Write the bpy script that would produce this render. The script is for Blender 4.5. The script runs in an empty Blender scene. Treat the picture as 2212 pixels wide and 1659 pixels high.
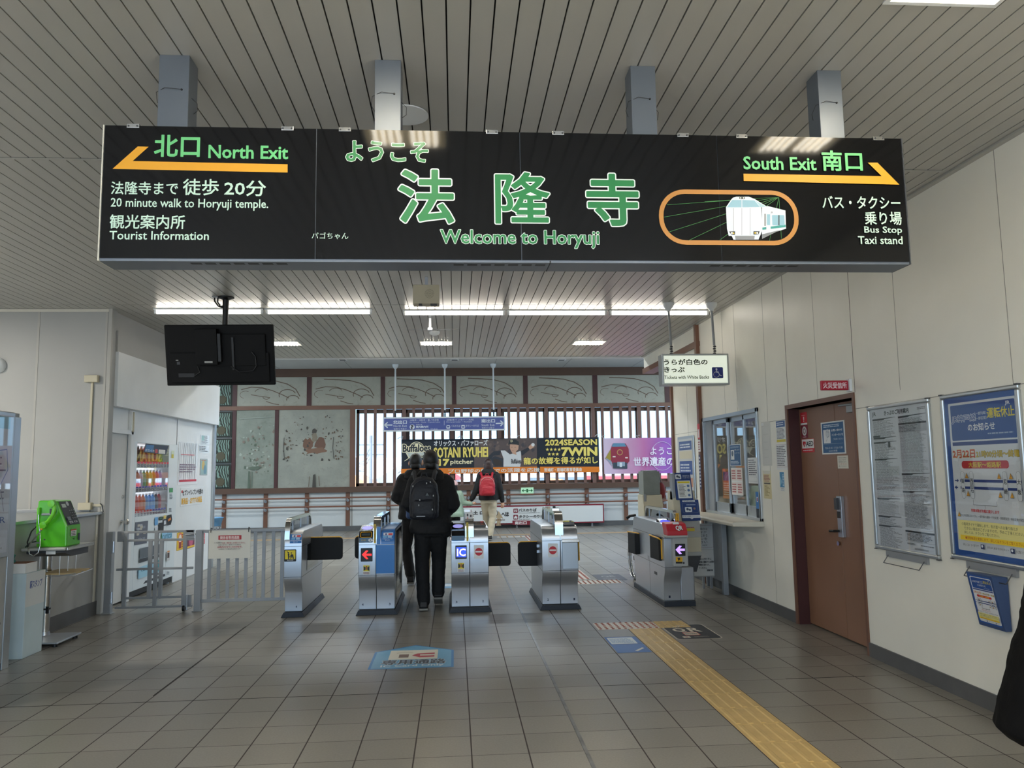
# A station ticket hall: camera, light and sky first, then the building, then the things in it.
import bpy, bmesh, math, random
import numpy as np
from mathutils import Vector, Matrix
from mathutils.geometry import delaunay_2d_cdt
random.seed(7)
sc = bpy.context.scene
COL = sc.collection
PI = math.pi
sin, cos = math.sin, math.cos

# ------------------------------------------------------------------ camera
F, YAW, PITCH, ROLL, EYE = 1679.67, 0.0744750534, 0.10810895, -0.015166931, 1.48238
fw = np.array([sin(YAW) * cos(PITCH), cos(YAW) * cos(PITCH), sin(PITCH)])
rt = np.array([cos(YAW), -sin(YAW), 0.0])
up = np.cross(rt, fw)
rt, up = cos(ROLL) * rt + sin(ROLL) * up, -sin(ROLL) * rt + cos(ROLL) * up
CAM = np.array([0, 0, EYE])
cd = bpy.data.cameras.new('camera')
cd.sensor_width = 36
cd.lens = F / 2212 * 36
cd.clip_end = 500
co = bpy.data.objects.new('camera', cd)
co.matrix_world = Matrix([[rt[0], up[0], -fw[0], 0], [rt[1], up[1], -fw[1], 0], [rt[2], up[2], -fw[2], EYE], [0, 0, 0, 1]])
COL.objects.link(co)
sc.camera = co

def ray(x, y):
    return rt * (x - 1106) / F - up * (y - 829.5) / F + fw
def onz(x, y, z):
    d = ray(x, y); return CAM + d * (z - EYE) / d[2]
def ony(x, y, Y):
    d = ray(x, y); return CAM + d * Y / d[1]
def onx(x, y, X):
    d = ray(x, y); return CAM + d * X / d[0]

# ------------------------------------------------------------------ sky, sun, exposure
sc.view_settings.view_transform = 'Standard'
sc.view_settings.look = 'None'
sc.view_settings.gamma = 1
sc.view_settings.use_curve_mapping = False
sc.view_settings.exposure = 0.5
W = bpy.data.worlds.new('sky')
sc.world = W
W.use_nodes = True
wn = W.node_tree.nodes
bg = wn['Background']
tc = wn.new('ShaderNodeTexCoord')
sx = wn.new('ShaderNodeSeparateXYZ')
cr = wn.new('ShaderNodeValToRGB')
cr.color_ramp.elements[0].position = 0.0
cr.color_ramp.elements[0].color = (0.42, 0.71, 1.0, 1)
cr.color_ramp.elements[1].position = 0.7
cr.color_ramp.elements[1].color = (0.30, 0.58, 1.0, 1)
W.node_tree.links.new(tc.outputs['Generated'], sx.inputs[0])
W.node_tree.links.new(sx.outputs['Z'], cr.inputs[0])
W.node_tree.links.new(cr.outputs[0], bg.inputs[0])
bg.inputs[1].default_value = 1.9
sun = bpy.data.lights.new('sun', 'SUN')
sun.energy = 9.0
sun.angle = 0.01
sun.color = (1.0, 0.97, 0.92)
so = bpy.data.objects.new('sun', sun)
so.rotation_euler = (math.radians(38), 0, math.radians(-35))
COL.objects.link(so)

def area(name, loc, sx_, sy_, power, color=(1, 0.97, 0.9), rot=(0, 0, 0), portal=False):
    l = bpy.data.lights.new(name, 'AREA')
    l.shape = 'RECTANGLE'
    l.size, l.size_y, l.energy, l.color = sx_, sy_, power, color
    o = bpy.data.objects.new(name, l)
    o.location = loc
    o.rotation_euler = rot
    COL.objects.link(o)
    if portal:
        l.cycles.is_portal = True
    return o
# daylight enters by the lattice windows and by the open ends of the far hall
area('window_portal', (1.2, 20.02, 2.05), 7.4, 1.9, 1, rot=(-PI / 2, 0, 0), portal=True)
area('hall_portal', (-9.9, 16.4, 2.0), 6.8, 3.6, 1, rot=(0, -PI / 2, 0), portal=True)
area('hall_portal', (8.9, 16.0, 2.0), 6.8, 3.6, 1, rot=(0, PI / 2, 0), portal=True)
area('open_back_portal', (-2.9, -2.58, 1.55), 11.6, 2.9, 1, rot=(PI / 2, 0, 0), portal=True)  # portal for the opening added behind the camera

# ------------------------------------------------------------------ materials
def lin(c):
    return tuple(((v / 255 + 0.055) / 1.055) ** 2.4 if v > 10 else v / 255 / 12.92 for v in c)
MATS = {}
def mat(name, rgb, rough=0.5, metal=0.0, var=0.0, vs=4.0, bump=0.0, bs=40.0, coat=0.0, emit=0.0, spec=0.5, trans=0.0, rvar=0.0, stretch=None):
    if name in MATS: return MATS[name]
    m = bpy.data.materials.new(name)
    m.use_nodes = True
    nt = m.node_tree
    b = nt.nodes['Principled BSDF']
    c = (*lin(rgb), 1)
    b.inputs['Base Color'].default_value = c
    b.inputs['Roughness'].default_value = rough
    b.inputs['Metallic'].default_value = metal
    b.inputs['Specular IOR Level'].default_value = spec
    b.inputs['Coat Weight'].default_value = coat
    b.inputs['Coat Roughness'].default_value = 0.08
    b.inputs['Transmission Weight'].default_value = trans
    if emit:
        b.inputs['Emission Color'].default_value = c
        b.inputs['Emission Strength'].default_value = emit
    if var or bump or rvar:
        t = nt.nodes.new('ShaderNodeTexCoord')
        mp = nt.nodes.new('ShaderNodeMapping')
        nt.links.new(t.outputs['Object'], mp.inputs[0])
        if stretch: mp.inputs['Scale'].default_value = stretch
        if var or rvar:
            n = nt.nodes.new('ShaderNodeTexNoise')
            n.inputs['Scale'].default_value = vs
            n.inputs['Detail'].default_value = 5
            nt.links.new(mp.outputs[0], n.inputs['Vector'])
        if var:
            r = nt.nodes.new('ShaderNodeValToRGB')
            r.color_ramp.elements[0].position = 0.3
            r.color_ramp.elements[1].position = 0.7
            r.color_ramp.elements[0].color = tuple(max(0, v * (1 - var)) for v in c[:3]) + (1,)
            r.color_ramp.elements[1].color = tuple(min(1, v * (1 + var)) for v in c[:3]) + (1,)
            nt.links.new(n.outputs['Fac'], r.inputs[0])
            nt.links.new(r.outputs[0], b.inputs['Base Color'])
        if rvar:
            mr = nt.nodes.new('ShaderNodeMapRange')
            mr.inputs['To Min'].default_value = max(0.02, rough - rvar)
            mr.inputs['To Max'].default_value = rough + rvar
            nt.links.new(n.outputs['Fac'], mr.inputs[0])
            nt.links.new(mr.outputs[0], b.inputs['Roughness'])
        if bump:
            n2 = nt.nodes.new('ShaderNodeTexNoise')
            n2.inputs['Scale'].default_value = bs
            n2.inputs['Detail'].default_value = 3
            nt.links.new(mp.outputs[0], n2.inputs['Vector'])
            bp = nt.nodes.new('ShaderNodeBump')
            bp.inputs['Strength'].default_value = bump
            bp.inputs['Distance'].default_value = 0.01
            nt.links.new(n2.outputs['Fac'], bp.inputs['Height'])
            nt.links.new(bp.outputs[0], b.inputs['Normal'])
    MATS[name] = m
    return m
def ink(rgb, rough=0.45, coat=0.0):
    return mat('ink_%d_%d_%d%s' % (*rgb, '_gloss' if coat else ''), rgb, rough=rough, coat=coat)
def glow(rgb, s):
    return mat('glow_%d_%d_%d_%g' % (*rgb, s), rgb, emit=s)

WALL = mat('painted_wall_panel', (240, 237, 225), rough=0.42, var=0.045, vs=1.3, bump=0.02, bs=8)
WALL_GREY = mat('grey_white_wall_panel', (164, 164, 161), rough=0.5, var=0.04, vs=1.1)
WHITE = mat('white_enamel', (226, 229, 230), rough=0.3, var=0.03, vs=3)
OFFWHITE = mat('offwhite_enamel', (214, 210, 196), rough=0.4, var=0.03, vs=3)
BASE = mat('grey_vinyl_skirting', (92, 92, 92), rough=0.5, var=0.1, vs=6)
BROWN = mat('brown_painted_steel', (116, 80, 62), rough=0.42, var=0.06, vs=3)
BROWN_D = mat('dark_brown_beam', (92, 68, 54), rough=0.5, var=0.08, vs=3)
MAROON = mat('maroon_strip', (74, 40, 40), rough=0.5, var=0.08)
DOORB = mat('brown_door_steel', (136, 98, 74), rough=0.38, var=0.05, vs=2, bump=0.015, bs=90)
STEEL = mat('brushed_stainless', (190, 195, 202), rough=0.3, metal=0.82)
STEEL_P = mat('polished_stainless', (208, 208, 206), rough=0.15, metal=1)
ALU = mat('anodised_aluminium', (186, 190, 192), rough=0.33, metal=0.9, var=0.03)
GREYM = mat('grey_painted_metal', (150, 153, 156), rough=0.42, metal=0.25, var=0.05, vs=5)
GREYP = mat('light_grey_plastic', (170, 171, 168), rough=0.5, var=0.03)
DGREY = mat('dark_grey_plastic', (62, 64, 68), rough=0.45, var=0.05)
BLACK = mat('black_plastic', (16, 16, 18), rough=0.42, var=0.1)
RUBBER = mat('black_rubber', (14, 15, 17), rough=0.7, var=0.1, vs=20)
BLACKGL = mat('black_glass', (10, 12, 16), rough=0.05, coat=0.5)
NAVYB = mat('dark_navy_base', (34, 40, 50), rough=0.5, var=0.1)
CREAM = mat('beige_plastic', (196, 188, 164), rough=0.5, var=0.03)
YEL = mat('yellow_edge_rubber', (232, 174, 36), rough=0.5, var=0.04)
PAPER = mat('white_paper', (232, 232, 230), rough=0.5, var=0.02)
TUBE = glow((255, 246, 232), 13.0)
LOUVER = glow((255, 238, 196), 1.4)

def glassmat(name, tint=(253, 254, 254), refl=0.035, rough=0.015):
    if name in MATS: return MATS[name]
    m = bpy.data.materials.new(name); m.use_nodes = True
    nt = m.node_tree; nt.nodes.clear()
    o = nt.nodes.new('ShaderNodeOutputMaterial')
    t = nt.nodes.new('ShaderNodeBsdfTransparent'); t.inputs[0].default_value = (*lin(tint), 1)
    g = nt.nodes.new('ShaderNodeBsdfGlossy'); g.inputs['Roughness'].default_value = rough
    lw = nt.nodes.new('ShaderNodeLayerWeight'); lw.inputs[0].default_value = 0.5
    f = nt.nodes.new('ShaderNodeMath'); f.operation = 'POWER'; f.inputs[1].default_value = 4.0; nt.links.new(lw.outputs['Facing'], f.inputs[0])
    a = nt.nodes.new('ShaderNodeMath'); a.operation = 'MULTIPLY_ADD'; a.use_clamp = True; a.inputs[1].default_value = 0.9; a.inputs[2].default_value = refl
    x = nt.nodes.new('ShaderNodeMixShader')
    nt.links.new(f.outputs[0], a.inputs[0]); nt.links.new(a.outputs[0], x.inputs[0])
    nt.links.new(t.outputs[0], x.inputs[1]); nt.links.new(g.outputs[0], x.inputs[2]); nt.links.new(x.outputs[0], o.inputs[0])
    MATS[name] = m
    return m
GLASS = glassmat('clear_glass')
SMOKE = glassmat('smoked_acrylic', (120, 126, 130), 0.05)

# ------------------------------------------------------------------ objects
def tag(o, label=None, cat=None, group=None, kind=None):
    if label: o['label'] = label
    if cat: o['category'] = cat
    if group: o['group'] = group
    if kind: o['kind'] = kind
    return o
def thing(name, label, cat, loc=(0, 0, 0), group=None, rz=0.0):
    o = bpy.data.objects.new(name, None)
    o.empty_display_size = 0.1
    o.location = loc
    o.rotation_euler = (0, 0, rz)
    COL.objects.link(o)
    return tag(o, label, cat, group)
def origin(p):
    v = Vector((0, 0, 0))
    while p is not None:
        v = v + p.location; p = p.parent
    return v
def copy_tree(o, parent=None):
    c = o.copy(); COL.objects.link(c)
    if parent: c.parent = parent
    for ch in list(o.children): copy_tree(ch, c)
    return c

class MB:
    """collects shapes and links them as ONE mesh object; world coordinates unless local=True at build"""
    def __init__(s):
        s.v, s.f, s.m, s.mats = [], [], [], []
    def mi(s, m):
        if m not in s.mats: s.mats.append(m)
        return s.mats.index(m)
    def poly(s, pts, m):
        i = len(s.v); s.v += [tuple(map(float, p)) for p in pts]
        s.f.append(list(range(i, i + len(pts)))); s.m.append(s.mi(m)); return s
    def raw(s, vs, fs, m):
        i = len(s.v); s.v += [tuple(map(float, p)) for p in vs]; k = s.mi(m)
        for f in fs: s.f.append([i + a for a in f]); s.m.append(k)
        return s
    def box(s, x0, x1, y0, y1, z0, z1, m):
        return s.raw([(x, y, z) for z in (z0, z1) for y in (y0, y1) for x in (x0, x1)],
                     [(0, 2, 3, 1), (4, 5, 7, 6), (0, 1, 5, 4), (2, 6, 7, 3), (0, 4, 6, 2), (1, 3, 7, 5)], m)
    def prism(s, prof, ax, a0, a1, m):
        """closed profile extruded along axis ax: 'x' takes (y,z), 'y' takes (x,z), 'z' takes (x,y)"""
        n = len(prof)
        def P(p, a): return {'x': (a, p[0], p[1]), 'y': (p[0], a, p[1]), 'z': (p[0], p[1], a)}[ax]
        vs = [P(p, a0) for p in prof] + [P(p, a1) for p in prof]
        ar = sum(prof[i][0] * prof[(i + 1) % n][1] - prof[(i + 1) % n][0] * prof[i][1] for i in range(n))
        fs = [(i, (i + 1) % n, n + (i + 1) % n, n + i) for i in range(n)] + [tuple(range(n))[::-1], tuple(range(n, 2 * n))]
        if (ar < 0) != (ax == 'y'): fs = [f[::-1] for f in fs]
        if a1 < a0: fs = [f[::-1] for f in fs]
        return s.raw(vs, fs, m)
    def tube(s, pts, r, m, seg=10, cap=True, r2=None):
        pts = [Vector(p) for p in pts]; n = len(pts)
        vs, fs = [], []
        prev = None
        for i, p in enumerate(pts):
            d = (pts[min(i + 1, n - 1)] - pts[max(i - 1, 0)]).normalized()
            if prev is None:
                a = Vector((0, 0, 1)) if abs(d.z) < 0.9 else Vector((1, 0, 0))
                u = d.cross(a).normalized()
            else:
                u = (prev - d * prev.dot(d)).normalized()
            prev = u
            w = d.cross(u)
            rr = r if r2 is None else r + (r2 - r) * i / max(1, n - 1)
            vs += [p + (u * cos(2 * PI * k / seg) + w * sin(2 * PI * k / seg)) * rr for k in range(seg)]
        for i in range(n - 1):
            for k in range(seg):
                a, b = i * seg + k, i * seg + (k + 1) % seg
                fs.append((a, b, b + seg, a + seg))
        if cap:
            fs.append(tuple(range(seg))[::-1]); fs.append(tuple((n - 1) * seg + k for k in range(seg)))
        return s.raw(vs, fs, m)
    def lathe(s, prof, c, m, seg=24, axis='z'):
        """profile of (radius, height) turned about an axis through c"""
        vs, fs = [], []
        for r, h in prof:
            for k in range(seg):
                a, b = r * cos(2 * PI * k / seg), r * sin(2 * PI * k / seg)
                q = {'z': (a, b, h), 'y': (a, h, -b), 'x': (h, a, b)}[axis]
                vs.append((c[0] + q[0], c[1] + q[1], c[2] + q[2]))
        n = len(prof)
        for i in range(n - 1):
            for k in range(seg):
                a, b = i * seg + k, i * seg + (k + 1) % seg
                fs.append((a, b, b + seg, a + seg))
        fs.append(tuple(range(seg))[::-1]); fs.append(tuple((n - 1) * seg + k for k in range(seg)))
        return s.raw(vs, fs, m)
    def build(s, name, parent=None, local=False, bevel=0.0, smooth=None, seg=2):
        me = bpy.data.meshes.new(name)
        off = Vector((0, 0, 0)) if (local or parent is None) else origin(parent)
        me.from_pydata([(x - off.x, y - off.y, z - off.z) for x, y, z in s.v], [], s.f)
        for m in s.mats: me.materials.append(m)
        me.polygons.foreach_set('material_index', s.m)
        if smooth is not None:
            me.polygons.foreach_set('use_smooth', [True] * len(me.polygons))
            me.set_sharp_from_angle(angle=math.radians(smooth))
        me.update()
        o = bpy.data.objects.new(name, me)
        COL.objects.link(o)
        if parent: o.parent = parent
        if bevel:
            b = o.modifiers.new('bevel', 'BEVEL'); b.width = bevel; b.segments = seg; b.limit_method = 'ANGLE'; b.angle_limit = 0.6
            b.use_clamp_overlap = True
        return o
def struct(mb, name, parent=None, bevel=0.0, smooth=None):
    o = mb.build(name, parent, bevel=bevel, smooth=smooth)
    if parent is None: o['kind'] = 'structure'
    return o

# ------------------------------------------------------------------ lettering and printed faces
GLY = {}
def glyphs(body):
    """outlines and filled triangles of a line of text, in font units"""
    if body in GLY: return GLY[body]
    c = bpy.data.curves.new('t', 'FONT'); c.body = body; c.size = 1; c.resolution_u = 2; c.fill_mode = 'NONE'
    o = bpy.data.objects.new('t', c); COL.objects.link(o)
    me = bpy.data.meshes.new_from_object(o)
    co_ = np.zeros(len(me.vertices) * 3); me.vertices.foreach_get('co', co_); co_ = co_.reshape(-1, 3)[:, :2]
    nxt = {}
    for e in me.edges: nxt.setdefault(e.vertices[0], []).append(e.vertices[1]); nxt.setdefault(e.vertices[1], []).append(e.vertices[0])
    loops, seen = [], set()
    for st in range(len(co_)):
        if st in seen or st not in nxt: continue
        lp, cur = [st], st; seen.add(st)
        while True:
            q = [k for k in nxt[cur] if k not in seen]
            if not q: break
            cur = min(q) if len(lp) == 1 else q[0]; seen.add(cur); lp.append(cur)
        if len(lp) > 2: loops.append(co_[lp])
    bpy.data.objects.remove(o); bpy.data.meshes.remove(me); bpy.data.curves.remove(c)
    tv, tf = [], []
    if loops:
        V, E = [], []
        for lp in loops:
            i = len(V); n = len(lp); V += [Vector(p) for p in lp]; E += [(i + k, i + (k + 1) % n) for k in range(n)]
        r = delaunay_2d_cdt(V, E, [], 0, 1e-6)
        tv = np.array([tuple(p) for p in r[0]]); tf = r[2]
        cen = np.array([tv[list(f)].mean(0) for f in tf])
        tf = [f for f, w in zip(tf, winding(loops, cen)) if w]
    GLY[body] = (loops, tv, tf)
    return GLY[body]

def winding(loops, P):
    w = np.zeros(len(P))
    for lp in loops:
        for (x0, y0), (x1, y1) in zip(lp, np.roll(lp, -1, 0)):
            if y0 == y1: continue
            hit = (P[:, 1] >= min(y0, y1)) & (P[:, 1] < max(y0, y1))
            w += np.where(hit & (x0 + (P[:, 1] - y0) / (y1 - y0) * (x1 - x0) > P[:, 0]), 1 if y1 > y0 else -1, 0)
    return abs(w) > 0.5
def fatten(loops, w):
    """outlines grown by w all round, with round corners, as one clean triangulation"""
    loops = [np.asarray(l) * 1000 for l in loops]; w *= 1000
    V, E = [], []
    def add(pts):
        i, n = len(V), len(pts); V.extend(Vector(p) for p in pts); E.extend((i + k, i + (k + 1) % n) for k in range(n))
    A, B = [], []
    for l in loops:
        l = l[np.hypot(*(l - np.roll(l, 1, 0)).T) > 1e-4]
        if len(l) < 3: continue
        A.append(l); B.append(np.roll(l, -1, 0)); add(l)
        d = np.roll(l, -1, 0) - l; n = np.stack([-d[:, 1], d[:, 0]], 1) / np.hypot(*d.T)[:, None]
        for sg in (1, -1):
            o = []
            for i in range(len(l)):
                a0, a1 = n[i - 1] * sg, n[i] * sg
                tu = math.atan2(a0[0] * a1[1] - a0[1] * a1[0], float(a0 @ a1))
                if tu * sg < -0.4:
                    st = max(2, int(abs(tu) / 0.5) + 1); b0 = math.atan2(a0[1], a0[0])
                    o += [l[i] + w * np.array((cos(b0 + tu * k / st), sin(b0 + tu * k / st))) for k in range(st + 1)]
                else:
                    q = a0 + a1; L_ = float(q @ q); o.append(l[i] + w * (q * 2 / L_ if L_ > 0.5 else a1))
            add(o)
    r = delaunay_2d_cdt(V, E, [], 0, 1e-4)
    tv = np.array([tuple(p) for p in r[0]]); tf = [f for f in r[2] if len(f) == 3]
    cen = np.array([tv[list(f)].mean(0) for f in tf])
    ins = winding(loops, cen); A, B = np.concatenate(A), np.concatenate(B)
    D = B - A; L2 = (D * D).sum(1)
    for i0 in range(0, len(cen), 400):
        c_ = cen[i0:i0 + 400]; t = np.clip(((c_[:, None] - A) * D).sum(2) / L2, 0, 1)
        ins[i0:i0 + 400] |= ((c_[:, None] - A - t[..., None] * D) ** 2).sum(2).min(1) < (w * 0.99) ** 2
    return tv / 1000, [f for f, k in zip(tf, ins) if k]

class Face:
    """a flat printed face: everything on it becomes one mesh with one material per ink"""
    def __init__(s, O, U, V, w=1.0, h=1.0, eps=0.00012, mode='frac', coat=0.0):
        s.O, s.U, s.V = np.array(O, float), np.array(U, float), np.array(V, float)
        s.N = np.cross(s.U, s.V); s.w, s.h, s.eps, s.mode, s.coat = w, h, eps, mode, coat
        s.mb, s.k = MB(), 0
        s.ox = s.oy = 0.0; s.sc = 1.0
    def crop(s, ox, oy, k):
        s.ox, s.oy, s.sc, s.mode = ox, oy, k, 'px'; return s
    def c(s, p):
        """(x right, y down) as a share of the face, or a photograph pixel met on the plane -> metres (right, up)"""
        if s.mode == 'frac': return np.array((p[0] * s.w, (1 - p[1]) * s.h))
        d = ray(s.ox + p[0] / s.sc, s.oy + p[1] / s.sc)
        q = CAM + d * (np.dot(s.O - CAM, s.N) / np.dot(d, s.N)) - s.O
        return np.array((np.dot(q, s.U), np.dot(q, s.V)))
    def W3(s, uv): return s.O + s.U * uv[0] + s.V * uv[1] + s.N * (s.eps * s.k)
    def col(s, m): return ink(m, coat=s.coat) if isinstance(m, tuple) else m
    def uvpoly(s, uvs, m, step=True):
        if step: s.k += 1
        a = sum(uvs[i][0] * uvs[(i + 1) % len(uvs)][1] - uvs[(i + 1) % len(uvs)][0] * uvs[i][1] for i in range(len(uvs)))
        if a < 0: uvs = uvs[::-1]
        s.mb.poly([s.W3(p) for p in uvs], s.col(m)); return s
    def poly(s, pts, m, step=True): return s.uvpoly([s.c(p) for p in pts], m, step)
    def rect(s, x0, y0, x1, y1, m, r=0.0, step=True):
        if not r: return s.poly([(x0, y0), (x1, y0), (x1, y1), (x0, y1)], m, step)
        a, b = s.c((x0, (y0 + y1) / 2))[0], s.c((x1, (y0 + y1) / 2))[0]
        t, d = s.c(((x0 + x1) / 2, y0))[1], s.c(((x0 + x1) / 2, y1))[1]
        return s.uvpoly(s.rr(a, d, b, t, r), m, step)
    def rr(s, a, d, b, t, r):
        r = min(r, abs(b - a) / 2 - 1e-5, abs(t - d) / 2 - 1e-5); o = []
        for cx, cy, a0 in ((b - r, t - r, 0), (a + r, t - r, 90), (a + r, d + r, 180), (b - r, d + r, 270)):
            o += [np.array((cx + r * cos(math.radians(a0 + q)), cy + r * sin(math.radians(a0 + q)))) for q in range(0, 91, 10)]
        return o
    def ring(s, x0, y0, x1, y1, m, r, t):
        """outline of a rounded rectangle, t metres wide"""
        s.k += 1
        a, b = s.c((x0, (y0 + y1) / 2))[0], s.c((x1, (y0 + y1) / 2))[0]
        tp, d = s.c(((x0 + x1) / 2, y0))[1], s.c(((x0 + x1) / 2, y1))[1]
        A = s.rr(a, d, b, tp, r); B = s.rr(a + t, d + t, b - t, tp - t, max(r - t, 0.0005)); n = len(A)
        for i in range(n): s.uvpoly([A[i], A[(i + 1) % n], B[(i + 1) % n], B[i]], m, False)
        return s
    def disc(s, x, y, rx, m, ry=None, n=28, a0=0, a1=360, step=True):
        c = s.c((x, y)); e = abs(s.c((x + rx, y))[0] - c[0]); f = e if ry is None else abs(s.c((x, y + ry))[1] - c[1])
        k = [math.radians(a0 + (a1 - a0) * i / n) for i in range(n + (a1 - a0 < 360))]
        return s.uvpoly([c + np.array((e * cos(q), f * sin(q))) for q in k], m, step)
    def line(s, pts, wd, m, step=True):
        if step: s.k += 1
        P = [s.c(p) for p in pts]
        for a, b in zip(P[:-1], P[1:]):
            d = b - a; L = np.hypot(*d)
            if L < 1e-9: continue
            n = np.array((-d[1], d[0])) / L * wd / 2; e = d / L * wd * 0.3
            s.uvpoly([a - n - e, b - n + e, b + n + e, a + n - e], m, False)
        return s
    def text(s, body, x0, y0, x1, y1, m, bold=0.0, outline=None, ow=0.0, step=True):
        """text fitted to a box; bold and outline widths are metres added all round"""
        L, tv, tf = glyphs(body)
        if not len(tv): return s
        a, b = s.c((x0, (y0 + y1) / 2))[0], s.c((x1, (y0 + y1) / 2))[0]
        t, d = s.c(((x0 + x1) / 2, y0))[1], s.c(((x0 + x1) / 2, y1))[1]
        lo, hi = tv.min(0), tv.max(0)
        sxy = np.array(((b - a) / max(1e-6, hi[0] - lo[0]), (t - d) / max(1e-6, hi[1] - lo[1])))
        T = lambda p: np.array((a, d)) + (np.asarray(p) - lo) * sxy
        if outline is not None:
            s.k += 1; s.fill(*fatten([T(l) for l in L], bold + ow), outline)
        if step: s.k += 1
        if bold: s.fill(*fatten([T(l) for l in L], bold), m)
        else: s.fill(T(tv), tf, m)
        return s
    def fill(s, tv, tf, m):
        s.mb.raw([s.W3(p) for p in tv], [tuple(f) for f in tf], s.col(m))
    def lines(s, x0, y0, x1, y1, n, m, th=0.5, ragged=0.3, gap=0.03):
        """n rows of small print too fine to read"""
        s.k += 1
        for i in range(n):
            ya = y0 + (y1 - y0) * (i + 0.5 - th / 2) / n; yb = y0 + (y1 - y0) * (i + 0.5 + th / 2) / n
            x, end = x0, x1 - (x1 - x0) * random.random() * ragged
            while x < end:
                w = (x1 - x0) * random.uniform(0.05, 0.2); e = min(end, x + w)
                s.poly([(x, ya), (e, ya), (e, yb), (x, yb)], m, False); x = e + (x1 - x0) * gap * random.uniform(0.3, 1)
        return s
    def build(s, name, parent=None):
        return s.mb.build(name, parent)
XP, YP, ZP = (1, 0, 0), (0, 1, 0), (0, 0, 1)
def fy(x0, x1, y, z0, z1, **k): return Face((x0, y, z0), XP, ZP, x1 - x0, z1 - z0, **k)          # faces the camera
def fxr(x, y0, y1, z0, z1, **k): return Face((x, y1, z0), (0, -1, 0), ZP, y1 - y0, z1 - z0, **k)  # on the right wall
def fxl(x, y0, y1, z0, z1, **k): return Face((x, y0, z0), YP, ZP, y1 - y0, z1 - z0, **k)          # on the left wall

# ================================================================== THE BUILDING
XR, YL, XL, HC, YH, YF, HH = 3.19, 8.85, -3.81, 3.323, 12.8, 19.9, 4.07   # right wall, left front wall, left side wall, low ceiling, its end, far wall, hall ceiling

def nodes(m): return m.node_tree.nodes, m.node_tree.links
def M_(nt, op, a, b=None, c=None):
    n = nt.nodes.new('ShaderNodeMath'); n.operation = op
    for i, v in enumerate((a, b, c)):
        if v is None: continue
        if isinstance(v, (int, float)): n.inputs[i].default_value = v
        else: nt.links.new(v, n.inputs[i])
    return n.outputs[0]
def floor_mat():
    m = mat('stone_floor_tiles', (140, 134, 124), rough=0.3)
    nt = m.node_tree; b = nt.nodes['Principled BSDF']
    t = nt.nodes.new('ShaderNodeTexCoord'); s = nt.nodes.new('ShaderNodeSeparateXYZ'); nt.links.new(t.outputs['Object'], s.inputs[0])
    u = M_(nt, 'DIVIDE', M_(nt, 'SUBTRACT', s.outputs[0], 0.0768), 0.3); v = M_(nt, 'DIVIDE', M_(nt, 'SUBTRACT', s.outputs[1], 5.436), 0.3)
    fu = M_(nt, 'ABSOLUTE', M_(nt, 'SUBTRACT', M_(nt, 'FRACT', u), 0.5)); fv = M_(nt, 'ABSOLUTE', M_(nt, 'SUBTRACT', M_(nt, 'FRACT', v), 0.5))
    j = M_(nt, 'MAXIMUM', M_(nt, 'GREATER_THAN', fu, 0.4875), M_(nt, 'GREATER_THAN', fv, 0.4925))
    cell = nt.nodes.new('ShaderNodeCombineXYZ'); nt.links.new(M_(nt, 'FLOOR', u), cell.inputs[0]); nt.links.new(M_(nt, 'FLOOR', v), cell.inputs[1])
    wh = nt.nodes.new('ShaderNodeTexWhiteNoise'); wh.noise_dimensions = '2D'; nt.links.new(cell.outputs[0], wh.inputs['Vector'])
    r = nt.nodes.new('ShaderNodeValToRGB'); e = r.color_ramp.elements
    e[0].color = (*lin((150, 145, 135)), 1); e[1].color = (*lin((164, 159, 149)), 1)
    nt.links.new(wh.outputs[0], r.inputs[0])
    n = nt.nodes.new('ShaderNodeTexNoise'); n.inputs['Scale'].default_value = 90; n.inputs['Detail'].default_value = 4; nt.links.new(t.outputs['Object'], n.inputs['Vector'])
    n3 = nt.nodes.new('ShaderNodeTexNoise'); n3.inputs['Scale'].default_value = 1.4; n3.inputs['Detail'].default_value = 3; nt.links.new(t.outputs['Object'], n3.inputs['Vector'])
    sp = nt.nodes.new('ShaderNodeMix'); sp.data_type = 'RGBA'; sp.blend_type = 'MULTIPLY'; sp.inputs[0].default_value = 0.35
    nt.links.new(r.outputs[0], sp.inputs[6]); nt.links.new(n.outputs['Fac'], sp.inputs[7])
    sp2 = nt.nodes.new('ShaderNodeMix'); sp2.data_type = 'RGBA'; sp2.blend_type = 'MULTIPLY'; sp2.inputs[0].default_value = 0.3
    nt.links.new(sp.outputs[2], sp2.inputs[6]); nt.links.new(n3.outputs['Fac'], sp2.inputs[7])
    x = nt.nodes.new('ShaderNodeMix'); x.data_type = 'RGBA'; nt.links.new(j, x.inputs[0]); nt.links.new(sp2.outputs[2], x.inputs[6]); x.inputs[7].default_value = (*lin((58, 50, 48)), 1)
    nt.links.new(x.outputs[2], b.inputs['Base Color'])
    hgt = M_(nt, 'SUBTRACT', M_(nt, 'MULTIPLY', n.outputs['Fac'], 0.35), M_(nt, 'MULTIPLY', j, 1.0))
    bp = nt.nodes.new('ShaderNodeBump'); bp.inputs['Strength'].default_value = 0.22; bp.inputs['Distance'].default_value = 0.004
    nt.links.new(hgt, bp.inputs['Height']); nt.links.new(bp.outputs[0], b.inputs['Normal'])
    nt.links.new(M_(nt, 'ADD', M_(nt, 'MULTIPLY', n3.outputs['Fac'], 0.16), M_(nt, 'ADD', M_(nt, 'MULTIPLY', j, 0.4), 0.24)), b.inputs['Roughness'])
    return m
FLOOR = floor_mat()
f = MB(); f.poly([(-10.2, -2.7, 0), (9.2, -2.7, 0), (9.2, 20, 0), (-10.2, 20, 0)], FLOOR)
struct(f, 'floor')

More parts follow.
